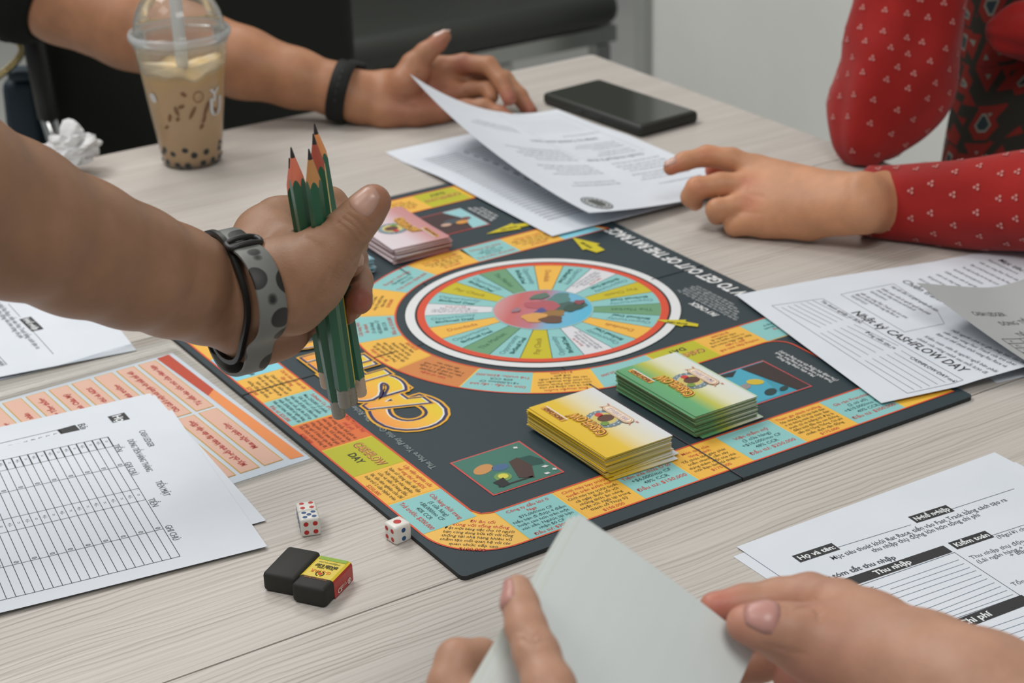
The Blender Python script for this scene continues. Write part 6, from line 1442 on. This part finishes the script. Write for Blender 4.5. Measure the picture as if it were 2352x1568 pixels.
def cloth_tube(name, pts, rad, n=48, seg=8, fold=0.0, seed=1, flatz=None, nf=5):
    """sleeve: tube with soft lengthwise folds; returns object and a surface function (s, a) -> point, normal"""
    C = spline([p for p in pts], seg); R = spline([(r, 0, 0) for r in rad], seg)[:, 0]; rn_ = random.Random(seed); ph = [rn_.random() * 6.28 for _ in range(8)]
    m = len(C); V = np.zeros((m, n, 3)); t0 = C[1] - C[0]; t0 /= np.linalg.norm(t0); u = np.cross(t0, CF); u /= np.linalg.norm(u)
    for i in range(m):
        t = C[min(i + 1, m - 1)] - C[max(i - 1, 0)]; t /= np.linalg.norm(t); u = u - t * (u @ t); u /= np.linalg.norm(u); v = np.cross(t, u); s_ = i / (m - 1)
        for k in range(n):
            a = 2 * math.pi * k / n
            f_ = fold * (math.sin(nf * a + ph[0] + 3.0 * s_) * 0.5 + math.sin((nf + 3) * a + ph[1] - 5 * s_) * 0.3 + math.sin(3 * a + ph[2] + 9 * s_) * 0.4 + 0.5 * math.sin(14 * s_ + 2 * math.sin(a + ph[3])))
            V[i, k] = C[i] + (math.cos(a) * u + math.sin(a) * v) * (R[i] * (1 + f_))
    if flatz is not None: V[:, :, 2] = np.where(V[:, :, 2] < flatz, flatz + (V[:, :, 2] - flatz) * 0.02, V[:, :, 2])
    F = [(i * n + k, i * n + (k + 1) % n, (i + 1) * n + (k + 1) % n, (i + 1) * n + k) for i in range(m - 1) for k in range(n)]
    o = mesh(name, V.reshape(-1, 3), F, RED, per3, smooth=True); sd_ = o.modifiers.new('thick', 'SOLIDIFY'); sd_.thickness = 0.0016; sd_.offset = -1; fix_normals(o)
    return o, V
def sprigs(V, parent, step_s, step_a, size=0.0032):
    """scatter three-petal sprigs over a sleeve grid, about evenly in metres"""
    m, n, _ = V.shape; p3 = []; f3 = []; nv = 0; L = np.linalg.norm(np.diff(V.mean(1), axis=0), axis=1).cumsum(); L = np.concatenate([[0], L]); row = 0; s_ = step_s * 0.4
    while s_ < L[-1]:
        i = int(np.searchsorted(L, s_)); i = min(max(i, 1), m - 2); per = np.linalg.norm(np.diff(np.vstack([V[i], V[i][:1]]), axis=0), axis=1).sum(); cnt = max(3, int(per / step_a))
        for k in range(cnt):
            x = ((k + 0.5 * (row % 2)) / cnt) * n; k0 = int(x) % n; P = V[i, k0]; a = V[i, (k0 + 1) % n] - V[i, k0 - 1]; b = V[i + 1, k0] - V[i - 1, k0]; a /= np.linalg.norm(a); nn = np.cross(a, b); nn /= np.linalg.norm(nn); b = np.cross(nn, a)
            if nn @ (P - V[i].mean(0)) < 0: nn = -nn
            P = P + nn * 0.0007
            for q_ in (0.5 * math.pi, 0.5 * math.pi + 2.1, 0.5 * math.pi - 2.1):
                c_ = P + (math.cos(q_) * a + math.sin(q_) * b) * size * 0.62
                for t in range(8): w_ = 2 * math.pi * t / 8; p3.append(c_ + (math.cos(w_) * a + math.sin(w_) * b) * size * 0.42)
                f3.append(tuple(range(nv, nv + 8))); nv += 8
        s_ += step_s; row += 1
    o = mesh('sprig_print', p3, f3, SPRIG, parent); o['kind'] = 'stuff'; return o
fs = [atd(2560, 452, G1 - 0.09), atd(2352, 462, G1 - 0.045), atd(2200, 468, G1 - 0.018), atd(2080, 470, G1 + 0.004), atd(1995, 468, G1 + 0.022)]
o, V = cloth_tube('sleeve', fs, [0.046, 0.0415, 0.0370, 0.0335, 0.0312], fold=0.035, seed=4, flatz=0.0006); sprigs(V, o, 0.0185, 0.0200, 0.0030)
# other arm: elbow on the table, loose sleeve rising out of the picture
us = [atd(1978, 386, GE + 0.010), atd(1985, 340, GE + 0.012), atd(2018, 262, GE + 0.016), atd(2052, 170, GE + 0.020), atd(2082, 70, GE + 0.018), atd(2105, -60, GE + 0.012), atd(2125, -220, GE + 0.0)]
o, V = cloth_tube('sleeve', us, [0.010, 0.030, 0.0500, 0.0565, 0.0545, 0.0520, 0.0500], fold=0.085, seed=9, flatz=0.0006, nf=4, n=64, seg=10); sprigs(V, o, 0.0190, 0.0205, 0.0030)
# torso in a dark patterned pinafore
def pinafore():
    m, nt, b = nodes_mat('pinafore_dark', 0.85, 0.15); L = nt.links.new
    tc = N(nt, 'TexCoord'); mp = N(nt, 'Mapping'); mp.inputs['Rotation'].default_value = (0.2, 0.3, 0.6); L(tc.outputs['Object'], mp.inputs['Vector'])
    vo = N(nt, 'TexVoronoi', Scale=34.0, Randomness=0.55); vo.distance = 'CHEBYCHEV'; L(mp.outputs['Vector'], vo.inputs['Vector'])
    r = ramp(nt, [(0.0, lin((40, 52, 56))), (0.16, lin((44, 50, 50))), (0.17, lin((112, 116, 108))), (0.22, lin((112, 116, 108))), (0.23, lin((112, 36, 30))), (0.40, lin((96, 32, 28))), (0.42, lin((44, 42, 36))), (1.0, lin((52, 50, 42)))], 'CONSTANT'); L(vo.outputs['Distance'], r.inputs['Fac']); L(r.outputs['Color'], b.inputs['Base Color']); return m
TD = GE + 0.10
tb = Body(kp=0.03); tb.chain(J((2330, 620, TD - 0.02, 0.10), (2375, 330, TD + 0.02, 0.105), (2420, 60, TD + 0.02, 0.115), (2440, -250, TD + 0.02, 0.12))); tb.chain(J((2260, 520, TD + 0.06, 0.055), (2330, 200, TD + 0.06, 0.075)))
tors = J((2330, 640, TD, 0.085), (2368, 360, TD + 0.02, 0.085), (2400, 120, TD + 0.02, 0.082), (2430, -150, TD + 0.02, 0.095), (2440, -420, TD, 0.10))
V_, F_ = tube_vf(spline([p for p, _ in tors], 6), list(spline([(r, 0, 0) for _, r in tors], 6)[:, 0]), 48); o = mesh('pinafore', V_, F_, pinafore(), per3, smooth=True)
cs = [atd(2268, 70, TD - 0.085), atd(2320, 72, TD - 0.095), atd(2400, 70, TD - 0.10), atd(2480, 60, TD - 0.10)]
o, V = cloth_tube('collar_ruffle', cs, [0.008, 0.024, 0.030, 0.032], fold=0.10, seed=12, nf=6)
# ------------------------------------------------------------------ near person holding a hand of cards at the bottom
SK4 = skin('skin_light_near', (180, 137, 113), (190, 108, 96))
H0 = 0.76
per4 = thing('person', 'person nearest the camera, two bare hands holding white-backed cards', 'person', tuple(atd(1500, 1900, 0.62) * np.array([1, 1, 0])))
# cards: plane through three corners
A_, B_, D_ = atd(1342, 1180, 0.760), atd(1752, 1490, 0.773), atd(1105, 1568, 0.707)
eu = B_ - A_; Lu = np.linalg.norm(eu); eu /= Lu; en = np.cross(eu, D_ - A_); en /= np.linalg.norm(en); ev = np.cross(en, eu); 
if ev @ (D_ - A_) < 0: ev = -ev
if en @ CF > 0: en = -en
ev2 = (D_ - A_) / np.linalg.norm(D_ - A_); print('held card', Lu, np.linalg.norm(D_ - A_), math.degrees(math.acos(eu @ ev2)))
HB = mat('card_back_plain', (216, 223, 221), rough=0.45, noise=0.02, nscale=40); HE = [mat('card_edge_olive', (170, 176, 120), rough=0.6), mat('card_edge_grey', (190, 194, 184), rough=0.6)]
CWH, CLH = 0.0922, 0.0980
def held(i, off_u, off_v, rot, depth, label):
    w_, l_ = CWH, CLH; c, s_ = math.cos(rot), math.sin(rot); U = eu * c + ev * s_; Vv = -eu * s_ + ev * c; O = A_ + eu * off_u + ev * off_v - en * depth
    nu, nv = 8, 8; P = []
    for j in range(nv + 1):
        for k in range(nu + 1):
            x, y = w_ * k / nu, l_ * j / nv; bend = -0.006 * ((x / w_) - 0.55) ** 2 * 4 * 0.35; P.append(O + U * x + Vv * y + en * bend)
    F = [(j * (nu + 1) + k, j * (nu + 1) + k + 1, (j + 1) * (nu + 1) + k + 1, (j + 1) * (nu + 1) + k) for j in range(nv) for k in range(nu)]
    o = mesh('playing_card', P, F, [HB, HE[i % 2]], loc=tuple(P[40])); sd_ = o.modifiers.new('thick', 'SOLIDIFY'); sd_.thickness = 0.0006; sd_.offset = 0; sd_.material_offset_rim = 1
    return tag(o, label, 'card', 'white-backed cards held at the bottom')
held(0, 0, 0, 0, 0.0, 'white-backed card nearest the camera, front of the held fan')
held(1, -0.0012, -0.0006, 0.006, 0.0012, 'second white-backed card of the held fan, its left edge just showing')
held(0, -0.0026, 0.0006, 0.020, 0.0024, 'third white-backed card of the held fan, tilted a little left')
held(1, -0.0036, 0.0020, 0.030, 0.0036, 'fourth white-backed card of the held fan, rearmost with olive edge')
b4 = Body(kp=0.008, kf=0.006)
# left hand: thumb laid on the card's left edge, knuckle behind
b4.finger(J((1190, 1352, 0.727, 0.0058), (1196, 1390, 0.721, 0.0068), (1208, 1440, 0.713, 0.0076), (1232, 1500, 0.704, 0.0084), (1262, 1580, 0.692, 0.0096), (1275, 1680, 0.684, 0.0120)))
b4.chain(J((1275, 1680, 0.684, 0.0130), (1220, 1830, 0.68, 0.022), (1140, 1990, 0.66, 0.026), (1000, 2250, 0.62, 0.031), (800, 2600, 0.58, 0.036)))
b4.chain(J((1200, 1850, 0.69, 0.020), (1130, 1720, 0.73, 0.0145), (1085, 1640, 0.745, 0.0115)))
b4.finger(J((1080, 1640, 0.745, 0.0110), (1035, 1575, 0.752, 0.0092), (1050, 1516, 0.758, 0.0085), (1105, 1512, 0.764, 0.0078), (1150, 1540, 0.766, 0.0070)))
b4.finger(J((1085, 1660, 0.745, 0.0110), (1030, 1630, 0.758, 0.0095), (1050, 1590, 0.772, 0.0085), (1120, 1580, 0.780, 0.0078)))
# right hand: thumb in front, index behind the cards, wrist to the lower right
b4.chain(J((2700, 1950, 0.68, 0.037), (2450, 1760, 0.705, 0.033), (2250, 1625, 0.73, 0.0285), (2120, 1550, 0.748, 0.0240)))
b4.chain(J((2120, 1535, 0.750, 0.0205), (2000, 1455, 0.772, 0.0155), (1925, 1400, 0.788, 0.0122)))
b4.chain(J((2120, 1560, 0.748, 0.0205), (1990, 1510, 0.764, 0.0178), (1880, 1480, 0.768, 0.0145), (1800, 1455, 0.768, 0.0112)))
b4.chain(J((2080, 1580, 0.757, 0.0195), (1950, 1570, 0.780, 0.0185), (1860, 1560, 0.795, 0.0145)))
b4.finger(J((1925, 1398, 0.790, 0.0118), (1860, 1372, 0.800, 0.0103), (1790, 1375, 0.804, 0.0088), (1710, 1385, 0.803, 0.0078), (1640, 1392, 0.800, 0.0064)))
b4.finger(J((1880, 1470, 0.766, 0.0132), (1810, 1448, 0.762, 0.0106), (1755, 1438, 0.761, 0.0098), (1712, 1432, 0.762, 0.0080)))
b4.finger(J((1905, 1450, 0.797, 0.0112), (1840, 1420, 0.812, 0.0097), (1760, 1440, 0.815, 0.0087), (1690, 1460, 0.812, 0.0074)))
b4.finger(J((1880, 1520, 0.797, 0.0112), (1810, 1500, 0.815, 0.0097), (1740, 1520, 0.818, 0.0087), (1680, 1540, 0.814, 0.0074)))
for p_, r_, a_ in (((1180, 1345, 0.75), 0.008, 0.9), ((1720, 1430, 0.765), 0.012, 0.7), ((1650, 1392, 0.795), 0.012, 0.7), ((1860, 1580, 0.78), 0.03, 0.6), ((1222, 1470, 0.73), 0.008, 0.4), ((1880, 1345, 0.76), 0.012, 0.3)): b4.red.append((atd(*p_), r_, a_))
for ln_, wd_, st_ in ((((1200, 1466), (1222, 1478), (1246, 1476)), 0.0014, 0.8), (((1196, 1452), (1218, 1464), (1240, 1462)), 0.0012, 0.6), (((1795, 1392), (1830, 1398), (1862, 1395), (1880, 1408)), 0.0016, 1.0), (((1870, 1378), (1878, 1400), (1880, 1420)), 0.0012, 0.5), (((1760, 1480), (1800, 1492), (1850, 1500)), 0.0016, 0.4)):
    b4.crease.append(([on_skin(b4, x_, y_, 0.62, 0.86) for x_, y_ in ln_], wd_, st_))
b4.mesh('body', per4, SK4, 0.0017)
nail(per4, atd(1800, 1446, 0.762), atd(1720, 1434, 0.762), CU * 0.75 - CF * 0.75, 0.0078, 0.0115, 0.0062, over=0.002, body=b4, m=mat('fingernail_rose', (188, 138, 128), rough=0.35))
nail(per4, atd(1200, 1420, 0.713), atd(1190, 1352, 0.724), -CR * 0.95 - CF * 0.25 + CU * 0.1, 0.0066, 0.0110, 0.0052, over=0.003, body=b4, m=mat('fingernail_rose', (188, 138, 128), rough=0.35))
# ================================================================== seats and bag behind the table
BLKL = mat('black_leatherette', (52, 54, 50), rough=0.45, spec=0.4, noise=0.06, nscale=20); BLKF = mat('black_mesh_cloth', (42, 44, 40), rough=0.85, spec=0.15, bump=0.4, bscale=500)
CHROME = mat('chrome_tube', (190, 192, 190), rough=0.18, metal=1.0); PLASB = mat('black_plastic', (30, 30, 29), rough=0.5)
def pad(name, c, s, r, m, parent, R=None):
    V, F = rounded_box(s, r, 4); V = V @ (np.asarray(R).T if R is not None else np.eye(3)) + np.asarray(c); return mesh(name, V, F, m, parent, smooth=True)
# bench seat beyond the far table
ch = thing('waiting_chair', 'black padded seat on a steel frame beyond the far table corner', 'chair', (1.18, 2.25, -TZ))
pad('seat', (1.17, 2.27, -0.300), (0.76, 0.54, 0.065), 0.030, BLKL, ch)
pad('backrest', (1.17, 2.58, 0.02), (0.70, 0.06, 0.42), 0.028, BLKL, ch)
V, F = box_vf((1.20, 2.04, -0.352), (0.70, 0.030, 0.030)); mesh('front_rail', V, F, METAL, ch); V, F = box_vf((1.20, 2.48, -0.352), (0.70, 0.030, 0.030)); mesh('rear_rail', V, F, METAL, ch)
for sx in (0.93, 1.30, 1.52):
    for sy in (2.04, 2.48): V, F = box_vf((sx, sy, -0.555), (0.030, 0.030, 0.37)); mesh('leg', V, F, METAL, ch)
# office chair of the far person
oc_ = thing('office_chair', 'black office chair with tubular arm behind the cup', 'chair', (0.39, 1.45, -TZ))
pad('backrest', (0.390, 1.26, -0.02), (0.405, 0.06, 0.78), 0.028, BLKF, oc_)
pad('seat', (0.39, 1.50, -0.32), (0.42, 0.40, 0.08), 0.035, BLKF, oc_)
V, F = lathe_vf([(0.0001, 0.0), (0.028, 0.0), (0.028, 0.34), (0.0001, 0.34)], 20, (0.39, 1.50, -0.70)); mesh('column', V, F, CHROME, oc_, smooth=True)
for k in range(5):
    a = 2 * math.pi * k / 5 + 0.3; V, F = tube_vf([(0.39, 1.50, -0.67), (0.39 + 0.26 * math.cos(a), 1.50 + 0.26 * math.sin(a), -0.715)], [0.022, 0.014], 10); mesh('base_spoke', V, F, PLASB, oc_, smooth=True)
def bgp(px_, py_, Y):
    r = np.array([px_ - 1176.0, py_ - 784.0, FPX]); w_ = np.array([r @ D1, r @ D2, r @ DN]); return CAMP + w_ * ((Y - CAMP[1]) / w_[1])
ta, tb_, tc_ = bgp(68, 55, 1.22), bgp(112, 268, 1.22), bgp(160, 420, 1.22)
V, F = tube_vf([ta, (ta + tb_) / 2, tb_], 0.0125, 16); mesh('arm_pad', V, F, PLASB, oc_, smooth=True)
V, F = tube_vf([tb_, tc_, tc_ + np.array([0.0, 0.0, -0.25])], 0.0105, 16); mesh('arm_tube', V, F, CHROME, oc_, smooth=True)
# dark round stool seat low behind the table
st = thing('round_stool', 'dark round stool low behind the far table edge', 'stool', (0.40, 1.85, -TZ))
sc_ = bgp(205, 320, 2.00); V, F = lathe_vf([(0.0001, 0.05), (0.12, 0.048), (0.150, 0.035), (0.158, 0.015), (0.150, 0.0), (0.0001, 0.0)], 40, (sc_[0], sc_[1], sc_[2] - 0.04)); mesh('seat', V, F, BLKL, st, smooth=True)
V, F = lathe_vf([(0.0001, 0.0), (0.17, 0.0), (0.17, 0.012), (0.03, 0.03), (0.022, 0.05), (0.022, TZ + sc_[2] - 0.04)], 32, (sc_[0], sc_[1], -TZ)); mesh('pedestal', V, F, CHROME, st, smooth=True)
# handbag with chain hanging from the chair arm
BLUE = mat('navy_bag', (40, 56, 66), rough=0.55, spec=0.4, noise=0.08, nscale=30); GOLD = mat('gold_metal', (210, 192, 140), rough=0.25, metal=1.0)
YB = 1.345; hb0 = bgp(62, 300, YB); sc = depth_of(hb0) / FPX
bag = thing('handbag', 'dark blue handbag with gold chain strap hanging at the far left', 'bag', (hb0[0], hb0[1], hb0[2] - 0.1))
V, F = rounded_box((96 * sc, 0.05, 230 * sc), 0.012, 4); V[:, 0] *= 1 - 0.18 * (V[:, 2] / (230 * sc) + 0.5); Rb = rotz(math.radians(-32)); V = V @ Rb.T + bgp(66, 285, YB); mesh('bag_body', V, F, BLUE, bag, smooth=True)
V, F = rounded_box((60 * sc, 0.03, 26 * sc), 0.006, 3); mesh('bag_clasp_tab', V @ Rb.T + bgp(52, 168, YB - 0.02), F, BLUE, bag, smooth=True)
path = spline([bgp(-60, 215, YB - 0.02), bgp(-10, 180, YB - 0.03), bgp(28, 150, YB - 0.03), bgp(50, 120, YB - 0.03), bgp(45, 90, YB - 0.03), bgp(62, 58, YB - 0.02)], 8)
lk = bpy.data.meshes.new('chain_link'); ringp = [(0.0036 * math.cos(t) * 1.5, 0.0036 * math.sin(t), 0) for t in np.linspace(0, 2 * math.pi, 13)]
V, F = tube_vf(ringp, 0.0011, 6, cap=False); lk.from_pydata(V.tolist(), [], F); lk.materials.append(GOLD); lk.polygons.foreach_set('use_smooth', np.ones(len(lk.polygons), bool))
for i in range(len(path) - 1):
    p0, p1 = path[i], path[i + 1]; o = bpy.data.objects.new('chain_link', lk); link(o, bag); q_ = Vector(p1 - p0).to_track_quat('X', 'Z'); o.rotation_mode = 'QUATERNION'
    from mathutils import Quaternion
    o.rotation_quaternion = q_ @ Quaternion((1, 0, 0), (math.pi / 2) * (i % 2)); o.location = Vector((p0 + p1) / 2 + np.array([0, 0, TZ]) - base_of(bag)); 
# pale cabinet block seen past the bag
V, F = box_vf((-0.05, 2.6, -0.35), (0.5, 0.4, 0.78)); cb = thing('cabinet', 'pale cabinet far behind the handbag at the left edge', 'cabinet', (-0.05, 2.6, -TZ)); mesh('cabinet_body', V, F, mat('cabinet_putty', (150, 148, 130), rough=0.6), cb)
V, F = box_vf((-0.05, 2.395, -0.33), (0.44, 0.012, 0.66)); mesh('door', V, F, mat('cabinet_door', (158, 156, 138), rough=0.6), cb)
